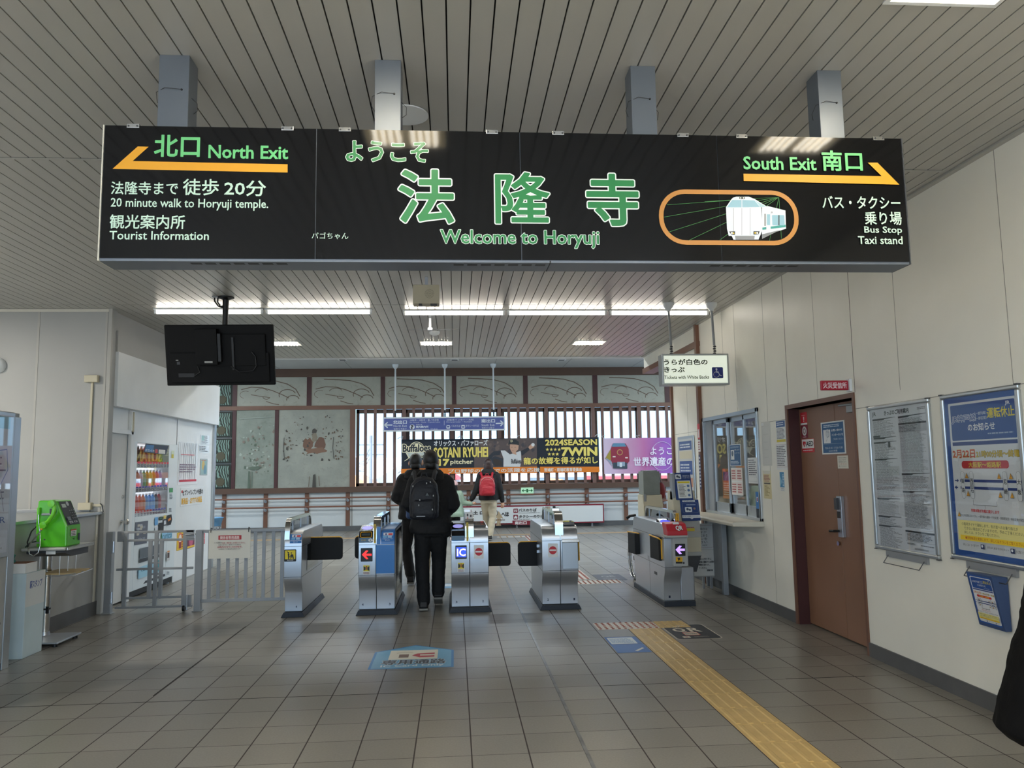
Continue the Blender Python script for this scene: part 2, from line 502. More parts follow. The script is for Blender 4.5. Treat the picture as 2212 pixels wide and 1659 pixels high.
# ceiling of pressed metal slats with open joints, an access-panel strip at two rows
SLAT = mat('grey_metal_ceiling_slat', (172, 170, 163), rough=0.3, var=0.02, vs=2, spec=0.6)
VOID = mat('dark_ceiling_void', (34, 33, 31), rough=0.9)
c = MB()
c.box(-9.1, XR + 0.1, -2.7, YH, HC + 0.02, HC + 0.1, VOID)
PIT = 0.0975
x = -0.0222 - PIT * 92
while x < XR - 0.14:
    for y0, y1 in ((-2.7, 4.545), (4.575, 8.63), (8.66, YH - 0.012)):
        c.box(x + 0.0035, x + PIT - 0.0035, y0, y1, HC, HC + 0.016, SLAT)
    x += PIT
c.box(-9.1, XR, 4.545, 4.552, HC + 0.001, HC + 0.02, VOID)
c.box(-9.1, XR, 4.552, 4.575, HC - 0.002, HC + 0.014, SLAT)
c.box(-9.1, XR, 8.636, 8.656, HC - 0.001, HC + 0.014, SLAT)
c.box(x + 0.004, XR - 0.045, -2.7, YH, HC, HC + 0.014, SLAT); c.box(XR - 0.04, XR + 0.01, -2.7, YH, HC - 0.012, HC + 0.02, SLAT)
struct(c, 'ceiling')
HALLC = mat('hall_ceiling_board', (186, 186, 182), rough=0.6, var=0.03)
c = MB()
c.box(-10.2, 9.2, YH, YF + 0.2, HH, HH + 0.12, HALLC)
for xx in (-4.4, -2.6, -0.8, 1.0, 2.8, 4.6): c.box(xx, xx + 0.008, YH + 0.3, YF, HH - 0.002, HH + 0.01, BASE)
c.box(-9.1, 9.2, YH, YH + 0.06, HC + 0.02, HH, HALLC)
struct(c, 'ceiling')
c = MB(); c.box(-9.1, XR + 0.02, YH - 0.012, YH + 0.02, HC - 0.02, HC + 0.03, WHITE); struct(c, 'trim_ceiling_edge')

# right wall with the door recess (Y 6.0-7.23) and the ticket window (Y 7.97-9.8)
DY0, DY1, DZ = 6.0, 7.23, 2.006
WY0, WY1, WZ0, WZ1 = 7.965, 9.80, 0.895, 2.083
w = MB()
T = 0.16
w.box(XR, XR + T, -2.7, DY0, 0, HC + 0.1, WALL)
w.box(XR, XR + T, DY0, DY1, DZ, HC + 0.1, WALL)
w.box(XR, XR + T, DY1, WY0, 0, HC + 0.1, WALL)
w.box(XR, XR + T, WY0, WY1, WZ1, HC + 0.1, WALL)
w.box(XR, XR + T, WY0, WY1, 0, WZ0, WALL)
w.box(XR, XR + T, WY1, 11.12, 0, 3.03, WALL)
w.box(XR, XR + T, WY1, YH, 3.1, HC + 0.1, WALL)
struct(w, 'wall_right')
J = mat('panel_joint_shadow_gap', (150, 147, 138), rough=0.8)
JD = mat('open_panel_joint', (92, 88, 80), rough=0.9)
g = MB()
for y, z0, z1, m, wd in ((7.21, DZ + 0.04, HC, JD, 0.006), (5.96, DZ + 0.04, HC, JD, 0.005), (5.33, 2.0, HC, J, 0.004), (4.2, 0.1, HC, J, 0.004), (8.55, WZ1, HC, J, 0.004), (8.95, WZ1, HC, J, 0.004), (7.72, 0.1, HC, J, 0.004), (6.6, DZ + 0.04, HC, J, 0.003), (3.2, 0.1, HC, J, 0.004)):
    g.box(XR - 0.0012, XR + 0.002, y, y + wd, z0, z1, m)
for y0, y1 in ((-2.6, 6.0), (7.24, 7.9)): g.box(XR - 0.0012, XR + 0.002, y0, y1, 1.911, 1.915, J)
g.box(XR - 0.0012, XR + 0.002, 10.45, 10.455, 0.1, 3.03, J)
g.box(XR - 0.0012, XR + 0.002, 9.9, 11.1, 1.93, 1.934, J)
struct(g, 'trim_panel_joints')
b = MB()
for y0, y1 in ((-2.6, DY0 - 0.03), (DY1 + 0.045, 9.86), (9.9, 11.12)): b.box(XR - 0.012, XR, y0, y1, 0, 0.105, BASE)
struct(b, 'baseboard_right')
b = MB()
b.box(XR - 0.045, XR + 0.01, 9.82, 9.9, 0, HC, BROWN)
struct(b, 'trim_column_brown')
b = MB(); b.box(XR - 0.03, XR + T, 11.12, 11.2, 0, 3.04, BROWN); struct(b, 'trim_wall_end')
b = MB(); b.box(XR - 0.03, XR + T, 9.9, YH, 3.03, 3.11, BROWN); struct(b, 'trim_lintel')
w = MB(); w.box(XR + T, 9.2, 11.0, 11.15, 0, HH, WALL_GREY); struct(w, 'wall_corridor')

# brown double-leaf door in a recess
d = MB()
d.box(XR - 0.012, XR + 0.15, DY1, DY1 + 0.045, 0, DZ + 0.04, BROWN)
d.box(XR - 0.012, XR + 0.15, DY0 - 0.03, DY0, 0, DZ + 0.04, BROWN)
d.box(XR - 0.012, XR + 0.15, DY0, DY1, DZ, DZ + 0.04, BROWN)
d.box(XR, XR + 0.12, DY1 - 0.012, DY1, 0, DZ, MAROON)
door1 = struct(d, 'door_1')
XD = XR + 0.10
YM = 6.52
def part(mb, name, parent, **k): return mb.build(name, parent, **k)
m = MB(); m.box(XD, XD + 0.04, DY0 + 0.003, YM - 0.004, 0.012, DZ - 0.004, DOORB); part(m, 'door_leaf', door1, bevel=0.004)
m = MB(); m.box(XD, XD + 0.04, YM + 0.004, DY1 - 0.014, 0.012, DZ - 0.004, DOORB); part(m, 'door_leaf', door1, bevel=0.004)
m = MB(); m.box(XD + 0.05, XD + 0.06, DY0, DY1, 0, DZ, BLACK); part(m, 'door_backing', door1)  # black sheet behind both leaves, filling the gaps around them
m = MB(); m.box(XD - 0.03, XD, 6.44, 6.52, 0.86, 1.205, STEEL); m.box(XD - 0.055, XD - 0.03, 6.475, 6.515, 1.09, 1.19, DGREY); m.box(XD - 0.034, XD - 0.029, 6.46, 6.515, 1.02, 1.075, BLACK); part(m, 'keypad_lock', door1, bevel=0.006)
m = MB(); m.tube([(XD - 0.03, 6.50, 0.91), (XD - 0.075, 6.50, 0.91)], 0.011, BLACK); m.tube([(XD - 0.07, 6.50, 0.91), (XD - 0.07, 6.585, 0.905)], 0.012, BLACK); part(m, 'lever_handle', door1, smooth=40)
m = MB(); m.lathe([(0.02, 0), (0.02, 0.01), (0.012, 0.016), (0.0, 0.018)], (XD - 0.018, 6.56, 0.80), STEEL_P, 16, 'x'); part(m, 'key_cylinder', door1, smooth=40)
m = MB(); m.box(XD - 0.05, XD, 6.06, 6.22, 1.90, 1.955, GREYM); m.tube([(XD - 0.03, 6.14, 1.965), (XD - 0.05, 6.34, 1.968)], 0.009, GREYM); m.tube([(XD - 0.05, 6.34, 1.968), (XD - 0.012, 6.08, 1.972)], 0.007, GREYM); part(m, 'door_closer', door1, bevel=0.003)

# ticket window with three sliding sashes and a counter shelf
wf = MB()
wf.box(XR - 0.02, XR + T, WY0, WY0 + 0.045, WZ0, WZ1, ALU); wf.box(XR - 0.02, XR + T, WY1 - 0.045, WY1, WZ0, WZ1, ALU)
wf.box(XR - 0.02, XR + T, WY0, WY1, WZ1 - 0.045, WZ1, ALU); wf.box(XR - 0.02, XR + T, WY0, WY1, WZ0, WZ0 + 0.03, ALU)
win1 = struct(wf, 'window_1', bevel=0.003)
sy = [WY0 + 0.045 + (WY1 - 0.29 - WY0) * i / 3 for i in range(4)]
for i in range(3):
    xo = XR + 0.04 + 0.03 * (i % 2)
    m = MB(); a, b_ = sy[i] - 0.01, sy[i + 1] + 0.01; z0, z1 = WZ0 + 0.03, WZ1 - 0.045
    m.box(xo, xo + 0.025, a, a + 0.035, z0, z1, ALU); m.box(xo, xo + 0.025, b_ - 0.035, b_, z0, z1, ALU); m.box(xo, xo + 0.025, a, b_, z1 - 0.05, z1, ALU); m.box(xo, xo + 0.025, a, b_, z0, z0 + 0.11, ALU)
    s_ = part(m, 'sash', win1, bevel=0.002)
    m = MB(); m.box(xo + 0.01, xo + 0.015, a + 0.03, b_ - 0.03, z0 + 0.1, z1 - 0.04, GLASS); part(m, 'pane', s_)
m = MB(); m.box(XR + 0.02, XR + 0.06, WY1 - 0.25, WY1 - 0.045, WZ0 + 0.03, WZ1 - 0.045, GREYM); part(m, 'side_jamb', win1)
m = MB()
m.prism([(XR, WZ0 + 0.0), (XR - 0.33, WZ0 + 0.0), (XR - 0.345, WZ0 - 0.015), (XR - 0.33, WZ0 - 0.045), (XR, WZ0 - 0.055)], 'y', WY0 - 0.02, WY1 + 0.1, OFFWHITE)
part(m, 'counter_shelf', win1, bevel=0.006)
# the ticket office behind it
w = MB()
DIM = mat('office_wall', (168, 166, 158), rough=0.6, var=0.04)
w.box(5.6, 5.7, 7.2, 10.9, 0, 2.8, DIM); w.box(XR + T, 5.7, 10.85, 10.95, 0, 2.8, DIM); w.box(XR + T, 5.7, 7.2, 7.3, 0, 2.8, DIM); w.box(XR + T, 5.7, 7.2, 10.95, 2.7, 2.8, DIM)
struct(w, 'wall_office')

# left: a white front wall, its return along the passage, and a low counter wall before it
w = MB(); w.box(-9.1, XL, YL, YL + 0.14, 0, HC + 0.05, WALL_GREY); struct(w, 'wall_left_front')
STRIPM = mat('grey_white_joint_strip', (172, 170, 164), rough=0.5)
g = MB()
for xx in (-4.585, -5.75, -6.9): g.box(xx - 0.012, xx + 0.012, YL - 0.004, YL + 0.002, 1.1, HC - 0.03, STRIPM)
g.box(-9, XL, YL - 0.01, YL, HC - 0.035, HC - 0.005, OFFWHITE)
g.box(XL - 0.06, XL - 0.035, YL - 0.006, YL, 0, HC, STRIPM)
g.box(XL - 0.028, XL + 0.012, YL - 0.012, YL + 0.03, 0, HC, STRIPM)
struct(g, 'trim_wall_strips')
w = MB()
w.box(XL - 0.2, XL - 0.06, YL + 0.14, 9.02, 0, 2.25, WHITE)
w.box(XL - 0.2, XL - 0.06, 9.02, 9.62, 1.98, 2.25, WHITE)
w.box(XL - 0.8, XL - 0.7, 9.6, 11.2, 0, 2.25, WHITE)
w.box(XL - 0.2, XL - 0.06, 9.62, 11.2, 1.87, 2.25, WHITE)
w.box(XL - 0.2, XL - 0.06, 11.18, 12.86, 0, 2.25, WHITE)
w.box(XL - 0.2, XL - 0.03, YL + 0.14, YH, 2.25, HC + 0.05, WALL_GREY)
struct(w, 'wall_left_side')
w = MB(); w.box(XL - 0.05, XL + 0.035, YL + 0.14, YH, 2.245, 2.86, WHITE); w.box(XL - 0.05, XL + 0.02, YL + 0.14, YH, 2.86, 3.1, WALL_GREY)
struct(w, 'trim_fascia')
w = MB(); w.box(-10.2, XL - 0.2, YH - 0.1, YH, 0, HH, WALL_GREY); struct(w, 'wall_hall_near')
b = MB(); b.box(XL - 0.09, XL - 0.03, 12.8, 12.9, 0, 2.25, ALU); struct(b, 'trim_wall_corner')
# grey door in the side wall
d = MB()
d.box(XL - 0.06, XL - 0.02, 9.0, 9.04, 0, 2.0, WHITE); d.box(XL - 0.06, XL - 0.02, 9.56, 9.66, 0, 2.24, WHITE); d.box(XL - 0.06, XL - 0.02, 9.0, 9.62, 1.95, 2.0, WHITE)
door2 = struct(d, 'door_2', bevel=0.003)
m = MB(); m.box(XL - 0.1, XL - 0.065, 9.04, 9.56, 0.02, 1.95, mat('pale_grey_door', (206, 206, 203), rough=0.4, var=0.04)); part(m, 'door_leaf', door2, bevel=0.003)
m = MB(); m.lathe([(0.028, 0), (0.028, 0.008), (0.014, 0.012), (0.014, 0.04), (0.03, 0.05), (0.032, 0.075), (0.02, 0.088), (0, 0.09)], (XL - 0.066, 9.47, 0.93), STEEL_P, 20, 'x'); part(m, 'door_knob', door2, smooth=40)
m = MB(); m.lathe([(0.024, 0), (0.022, 0.012), (0, 0.014)], (XL - 0.066, 9.48, 1.22), STEEL_P, 16, 'x'); part(m, 'lock_cylinder', door2, smooth=40)
m = MB(); m.box(XL - 0.03, XL - 0.012, 9.58, 9.61, 1.98, 2.22, CREAM); part(m, 'name_plate', door2)

# low counter wall, its ledge and skirting
XC = -3.85
w = MB(); w.box(-9.1, XC, 4.9, YL, 0, 1.055, WALL_GREY); struct(w, 'wall_counter')
b = MB(); b.box(-9.1, XC + 0.035, 4.88, YL, 1.055, 1.085, ALU); b.box(-9.0, XC - 0.1, YL - 0.02, YL, 1.085, 1.12, GREYM); struct(b, 'trim_counter_ledge', bevel=0.004)
b = MB(); b.box(XC, XC + 0.012, 4.9, YL, 0, 0.14, BASE); b.box(XC, XC + 0.006, 7.84, 7.87, 0.14, 1.05, OFFWHITE); b.box(XC, XC + 0.008, 8.76, 8.8, 0.14, 1.05, OFFWHITE); struct(b, 'baseboard_left')
w = MB(); w.box(-9.2, -9.1, -2.7, YL, 0, HC + 0.05, WALL_GREY); struct(w, 'wall_left')
# unseen back of the room: a wide opening shaped to let daylight in
w = MB()
w.box(-9.2, XR + T, -2.75, -2.6, 3.0, HC + 0.05, WALL_GREY); w.box(3.0, XR + T, -2.75, -2.6, 0, 3.0, WALL_GREY); w.box(-9.2, -8.8, -2.75, -2.6, 0, 3.0, WALL_GREY); w.box(-8.8, 3.0, -2.75, -2.6, 0, 0.1, WALL_GREY)
struct(w, 'wall_back_open')
wf = MB()
for xx in (-8.8, -6.44, -4.08, -1.72, 0.64, 2.95): wf.box(xx, xx + 0.05, -2.72, -2.64, 0.1, 3.0, BROWN)
struct(wf, 'window_2')  # posts of the added opening, out of view
g = MB(); g.poly([(-60, -60, -0.05), (60, -60, -0.05), (60, -2.75, -0.05), (-60, -2.75, -0.05)], mat('pale_bounce_ground', (190, 188, 182), rough=0.9, var=0.06, vs=0.6)); struct(g, 'ground_bounce')  # unseen pale ground added to bounce sunlight up to the ceiling

# ------------------------------------------------------------------ far wall of the hall
PANEL = mat('white_wainscot_panel', (206, 209, 208), rough=0.45, var=0.03, vs=1.5)
w = MB()
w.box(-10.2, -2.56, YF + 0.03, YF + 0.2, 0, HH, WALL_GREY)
w.box(-2.56, 5.0, YF + 0.03, YF + 0.2, 0, 1.0, PANEL)
w.box(5.0, 9.2, YF + 0.03, YF + 0.2, 0, 1.0, PANEL)
w.box(-2.56, 9.2, YF + 0.03, YF + 0.2, 3.05, HH, WALL_GREY)
struct(w, 'wall_far')
w = MB(); w.box(-10.2, -2.6, YF + 0.02, YF + 0.03, 0.1, 0.95, PANEL); struct(w, 'trim_wainscot')
b = MB()
b.box(-10.2, 9.2, YF - 0.03, YF + 0.03, 3.86, HH, BROWN_D)
struct(b, 'trim_beam_top')
b = MB(); b.box(-10.2, 9.2, YF - 0.04, YF + 0.03, 3.03, 3.13, BROWN); struct(b, 'trim_beam_middle')
b = MB(); b.box(-10.2, 9.2, YF - 0.07, YF + 0.03, 0.95, 1.085, BROWN_D); struct(b, 'trim_beam_sill')
b = MB(); b.box(-10.2, 9.2, YF - 0.03, YF + 0.03, 0, 0.12, BASE); struct(b, 'baseboard_far')
SP = 1.0065
for i in range(-4, 13):
    xx = -4.69 + SP * i
    b = MB(); b.box(xx - 0.05, xx + 0.05, YF - 0.015, YF + 0.03, 0.11, 0.96, BROWN); struct(b, 'trim_post_%d' % (i + 5))
b = MB(); b.box(-2.63, -2.5, YF - 0.05, YF + 0.03, 1.08, 3.04, BROWN); struct(b, 'trim_window_post')
for i, xx in enumerate((-5.49, -4.45)):
    b = MB(); b.box(xx - 0.045, xx + 0.045, YF - 0.03, YF + 0.03, 1.08, 3.04, MAROON); struct(b, 'trim_mural_post_%d' % (i + 1))
# six windows behind a lattice of square bars
BAY = 1.2125
BARM = mat('reddish_brown_lattice_bar', (124, 92, 82), rough=0.45, var=0.05)
for i in range(8):
    x0 = -2.49 + BAY * i; x1 = x0 + BAY
    wf = MB()
    z0, z1 = 1.085, 3.03
    yo = YF + 0.07
    wf.box(x0, x0 + 0.075, yo, yo + 0.08, z0, z1, BROWN_D); wf.box(x1 - 0.075, x1, yo, yo + 0.08, z0, z1, BROWN_D)
    wf.box(x0, x1, yo, yo + 0.08, z1 - 0.1, z1, BROWN_D); wf.box(x0, x1, yo, yo + 0.08, z0, z0 + 0.08, BROWN_D)
    if i % 2: wf.box(x0 + 0.05, x0 + 0.13, yo + 0.03, yo + 0.09, z0, z1, BROWN_D)
    wo = struct(wf, 'window_%d' % (i + 3))
    m = MB(); m.box(x0 + 0.05, x1 - 0.05, yo + 0.04, yo + 0.046, z0 + 0.07, z1 - 0.09, GLASS); part(m, 'pane', wo)
    for k in range(4):
        xb = x0 + BAY * (k + 1) / 5
        m = MB(); m.box(xb - 0.036, xb + 0.036, YF - 0.03, YF + 0.03, 1.08, 3.04, BARM); part(m, 'lattice_bar', wo)
    m = MB(); m.box(x1 - 0.05, x1 + 0.045, YF - 0.03, YF + 0.04, 1.08, 3.04, BARM); part(m, 'mullion', wo)
# unseen hall ends: side walls with long openings shaped to let daylight in
for nm, xx, a in (('wall_hall_left', -10.2, 0.1), ('wall_hall_right', 9.1, 0.1)):
    w = MB()
    w.box(xx, xx + a, 11.0, 20.0, 0, 0.15, WALL_GREY); w.box(xx, xx + a, 11.0, 20.0, 3.7, HH, WALL_GREY); w.box(xx, xx + a, 11.0, 12.8, 0, HH, WALL_GREY)
    for yy in (14.6, 16.4, 18.2, 19.9): w.box(xx, xx + a, yy, yy + 0.1, 0, HH, BROWN)
    struct(w, nm)

# metal joint cover set in the floor
STRIP = mat('worn_metal_joint_cover', (120, 122, 124), rough=0.35, metal=0.7, var=0.3, vs=9)
w = MB(); w.box(0.667, 0.687, -2.6, 12.6, -0.002, 0.0025, STRIP); struct(w, 'trim_floor_joint')
w = MB()
SEAM = mat('dark_open_floor_seam', (30, 27, 26), rough=0.9)
for x0, x1, y0, y1 in ((-2.95, -0.36, 5.433, 5.439), (1.0, 1.55, 5.433, 5.438), (2.28, 2.85, 5.432, 5.44), (-2.035, -2.028, 5.58, 7.9)): w.box(x0, x1, y0, y1, -0.001, 0.0008, SEAM)
struct(w, 'trim_floor_seam')

# ================================================================== THINGS UNDER THE CEILING
# ---- the big black welcome sign on four box hangers
VINYL = mat('black_vinyl_sheet', (13, 13, 14), rough=0.07, bump=0.05, bs=5.0, spec=0.3)
SGREY = mat('blue_grey_sign_steel', (112, 119, 128), rough=0.38, metal=0.45, var=0.06, vs=3)
SX0, SX1, SY0, SY1, SZ0, SZ1 = -1.485, 2.064, 3.3, 3.452, 2.374, 2.968
sign = thing('suspended_sign', 'long black station welcome sign hung from four grey box hangers under the ceiling', 'sign', (0.29, 3.376, SZ0))
m = MB(); m.box(SX0, SX1, SY0 + 0.006, SY1, SZ0, SZ1, SGREY)
for a in (-1.12, 0.0, 1.15):
    for k in range(7): m.box(a + k * 0.06, a + k * 0.06 + 0.045, SY0 + 0.03, SY0 + 0.055, SZ0 - 0.001, SZ0 + 0.002, BLACK)
m.box(0.42, 0.426, SY0 + 0.004, SY1, SZ0 - 0.001, SZ0 + 0.01, BLACK)
m.build('sign_case', sign, bevel=0.004)
GR, WG, GD = (110, 200, 128), (198, 226, 208), (30, 124, 66)
AMB = (228, 162, 36)
m = MB()
sm = [onx_ for onx_ in (SX0 + 0.004, ony(682, 430, SY0)[0], ony(1125, 430, SY0)[0], ony(1554, 430, SY0)[0], SX1 - 0.004)]
for a, b_ in zip(sm[:-1], sm[1:]): m.box(a + 0.0015, b_ - 0.0015, SY0, SY0 + 0.006, SZ0 + 0.012, SZ1 - 0.002, VINYL)
m.build('vinyl_sheet', sign)
m = MB(); m.box(SX0 - 0.003, SX0 + 0.002, SY0 - 0.001, SY1, SZ0, SZ1, OFFWHITE); m.build('edge_strip', sign)
m = MB(); m.box(SX1 - 0.002, SX1 + 0.003, SY0 - 0.001, SY1, SZ0, SZ1, DGREY); m.build('edge_strip', sign)
fc = fy(SX0, SX1, SY0 - 0.0003, SZ0, SZ1, eps=0.0001, coat=0.3)
fc.crop(200, 240, 3.95)
fc.poly([(385, 302), (478, 304), (342, 426), (1664, 454), (1664, 524), (170, 493)], AMB)
fc.text('北口', 530, 208, 912, 388, GR, bold=0.0024)
fc.text('North Exit', 992, 296, 1666, 404, GR, bold=0.0018)
fc.text('法隆寺まで', 158, 604, 728, 712, WG, bold=0.0007)
fc.text('徒歩', 772, 580, 1075, 718, WG, bold=0.0009)
fc.text('20分', 1126, 594, 1478, 724, WG, bold=0.0011)
fc.text('20 minute walk to Horyuji temple.', 156, 748, 1498, 845, WG, bold=0.0005)
fc.text('観光案内所', 148, 886, 788, 1004, WG, bold=0.0008)
fc.text('Tourist Information', 146, 1026, 992, 1097, WG, bold=0.0006)
fc.crop(600, 240, 3.95)
fc.text('ようこそ', 585, 262, 1280, 430, GD, bold=0.0024, outline=(225, 240, 228), ow=0.0022)
fc.text('パゴちゃん', 290, 1036, 602, 1092, WG)
WO = (228, 238, 232)
fc.text('法', 1040, 508, 1494, 950, GD, bold=0.0052, outline=WO, ow=0.0052)
fc.crop(1100, 240, 4.365)
fc.crop(600, 240, 3.95); fc.text('隆', 1862, 530, 2312, 955, GD, bold=0.004, outline=WO, ow=0.0048)
fc.crop(1100, 240, 4.365)
fc.text('寺', 738, 602, 1210, 1074, GD, bold=0.0052, outline=WO, ow=0.0052)
fc.crop(600, 240, 3.95)
fc.text('Welcome to Horyuji', 1390, 1020, 2740, 1168, GD, bold=0.0014, outline=WO, ow=0.0021)
fc.crop(1400, 280, 3.6867)
fc.ring(86, 482, 1196, 920, (192, 132, 62), 0.12, 0.0205)
VG = (62, 130, 66)
for p in ((150, 600), (125, 698), (160, 818), (320, 885), (570, 880), (965, 885), (1060, 868), (450, 575)):
    fc.line([(1040, 538), p], 0.0018, VG, step=False)
# the painted express train
TW, TB, TK = (226, 232, 240), (150, 192, 208), (30, 32, 36)
fc.poly([(905, 618), (950, 610), (1092, 645), (1097, 790), (905, 850)], TW)
fc.poly([(905, 782), (1094, 758), (1094, 778), (905, 800)], (64, 158, 150))
fc.poly([(905, 835), (1050, 800), (905, 872)], (132, 134, 138))
fc.rect(924, 672, 935, 768, (140, 140, 138)); fc.rect(940, 640, 974, 820, (232, 236, 240)); fc.rect(944, 676, 970, 762, TB)
fc.rect(986, 682, 1084, 764, TB, r=0.004); fc.rect(1036, 682, 1044, 764, TK)
fc.text('JR', 975, 654, 991, 672, (60, 66, 78))
fc.poly([(618, 620), (655, 565), (672, 545), (700, 536), (800, 536), (850, 556), (940, 612), (900, 620), (908, 800), (890, 848), (640, 848), (626, 790)], TW)
fc.poly([(626, 620), (668, 562), (742, 562), (742, 620)], TB); fc.poly([(748, 562), (845, 566), (888, 618), (748, 620)], TB)
fc.poly([(852, 568), (938, 614), (892, 620)], (176, 206, 216))
fc.rect(678, 628, 810, 842, (232, 236, 242)); fc.line([(678, 628), (678, 842)], 0.001, TK); fc.line([(744, 628), (744, 842)], 0.001, TK); fc.line([(810, 628), (810, 842)], 0.001, TK)
fc.rect(724, 538, 768, 556, TK, r=0.004); fc.disc(735, 547, 6, (230, 230, 220)); fc.disc(757, 547, 6, (230, 230, 220))
fc.poly([(642, 814), (690, 812), (690, 840), (660, 838)], TK); fc.poly([(836, 812), (886, 812), (876, 836), (836, 838)], TK)
fc.disc(664, 825, 8, (240, 240, 230)); fc.disc(678, 827, 6, (230, 200, 80)); fc.disc(850, 825, 7, (230, 200, 80)); fc.disc(866, 825, 8, (240, 240, 230))
fc.poly([(662, 848), (888, 848), (876, 880), (690, 880)], (140, 142, 146)); fc.poly([(662, 848), (688, 848), (694, 880), (676, 878)], TW); fc.poly([(846, 848), (888, 848), (876, 876), (842, 876)], TW)
fc.poly([(756, 354), (1856, 374), (1745, 266), (1822, 266), (1996, 441), (758, 412)], AMB)
fc.text('South Exit', 758, 222, 1332, 322, GR, bold=0.0018)
fc.text('南口', 1384, 175, 1698, 330, GR, bold=0.0024)
fc.text('バス・タクシー', 1384, 535, 2002, 632, WG, bold=0.0008)
fc.text('乗り場', 1722, 658, 2012, 760, WG, bold=0.0009)
fc.text('Bus Stop', 1718, 775, 2016, 840, WG, bold=0.0007)
fc.text('Taxi stand', 1668, 853, 2020, 914, WG, bold=0.0007)
fc.build('printed_lettering', sign)
for px, py in ((288, 270), (621, 279), (745, 282), (1063, 289), (1206, 291), (1475, 297), (1602, 299.5), (1898, 304)):
    p = ony(px, py, SY0)
    m = MB(); m.box(p[0] - 0.026, p[0] + 0.026, SY0 - 0.004, SY0 + 0.03, SZ1 - 0.012, SZ1 + 0.006, STEEL_P)
    for q in (-0.018, 0.018): m.lathe([(0.0045, 0), (0.003, -0.003)], (p[0] + q, SY0 - 0.004, SZ1 - 0.004), DGREY, 8, 'y')
    m.build('clip', sign, bevel=0.001)
WIRE = mat('dark_tie_wire', (40, 40, 40), rough=0.5)
for px, w_ in ((385, 0.13), (838, 0.117), (1394, 0.116), (1811, 0.115)):
    p = onz(px, 130, HC); x0 = p[0] - w_ / 2; x1 = p[0] + w_ / 2
    m = MB(); m.box(x0, x1, 3.36, 3.475, SZ1 - 0.01, HC, SGREY); m.box(x0 + 0.02, x1 - 0.02, 3.38, 3.46, HC - 0.004, HC + 0.004, BLACK)
    h = m.build('hanger', sign, bevel=0.002)
    m = MB(); z = HC - 0.16
    m.tube([(x1 - 0.03, 3.357, z), (x0 + 0.03, 3.352, z + 0.004), (x0 - 0.012, 3.37, z - 0.01), (x0 - 0.018, 3.40, z - 0.04), (x0 - 0.004, 3.42, z - 0.06)], 0.0012, WIRE, 6)
    m.tube([(x1, 3.40, z - 0.02), (x1 + 0.022, 3.41, z - 0.04), (x1 + 0.02, 3.42, z - 0.07), (x1, 3.43, z - 0.08)], 0.0012, WIRE, 6)
    m.lathe([(0.005, 0), (0.004, -0.004)], (x1 - 0.03, 3.36, z), BLACK, 8, 'y')
    m.build('tie_wire', h)

# ---- recessed louvre lights
def louvre(x, y, label, sx_=0.45, sy_=0.32, power=22):
    t = thing('recessed_ceiling_light', label, 'ceiling light', (x, y, HC), 'recessed louvre lights')
    m = MB()
    a, b_ = sx_ / 2, sy_ / 2
    for q in ((-a - 0.02, -a, -b_ - 0.02, b_ + 0.02), (a, a + 0.02, -b_ - 0.02, b_ + 0.02), (-a, a, -b_ - 0.02, -b_), (-a, a, b_, b_ + 0.02)):
        m.box(x + q[0], x + q[1], y + q[2], y + q[3], HC - 0.006, HC + 0.004, WHITE)
    m.build('trim_frame', t)
    m = MB(); m.box(x - a, x + a, y - b_, y + b_, HC - 0.0015, HC - 0.0005, LOUVER); m.build('reflector', t)
    m = MB()
    for g_ in (-1, 1):
        for k in range(4):
            xx = x + g_ * a * 0.46 + (k - 1.5) * a * 0.19
            m.tube([(xx, y - b_ * 0.86, HC - 0.003), (xx, y + b_ * 0.86, HC - 0.003)], a * 0.055, glow((255, 246, 226), 22.0), 8)
    m.build('lamp_tubes', t)
    if power: area('added_louvre_light', (x, y, HC - 0.03), sx_, sy_, power, (1.0, 0.95, 0.86))  # power goes only to the unseen added lamps
for x, y, l, pw in ((-2.45, 11.28, 'square ceiling light half hidden behind the hanging monitor', 0), (-0.26, 11.3, 'square ceiling light straight above the ticket gates, between two others', 0), (2.0, 11.3, 'square ceiling light nearest the white lightbox sign and the end of the low ceiling', 0)):
    louvre(x, y, l, power=pw)
louvre(-0.26, 2.55, 'square ceiling light mirrored in the middle of the black sign', 0.44, 0.52, 0)
louvre(1.97, 2.55, 'square ceiling light cut by the top edge of the picture, near the last hanger', 0.44, 0.52, 0)
for x, y in ((-2.5, -1.5), (-0.26, -1.5), (1.98, -1.5), (-6.0, 2.7), (-6.0, 6.6)):  # lamps added out of view to light the near hall
    louvre(x, y, 'added square ceiling light out of view, lighting the near part of the hall', 0.46, 0.3, 75)

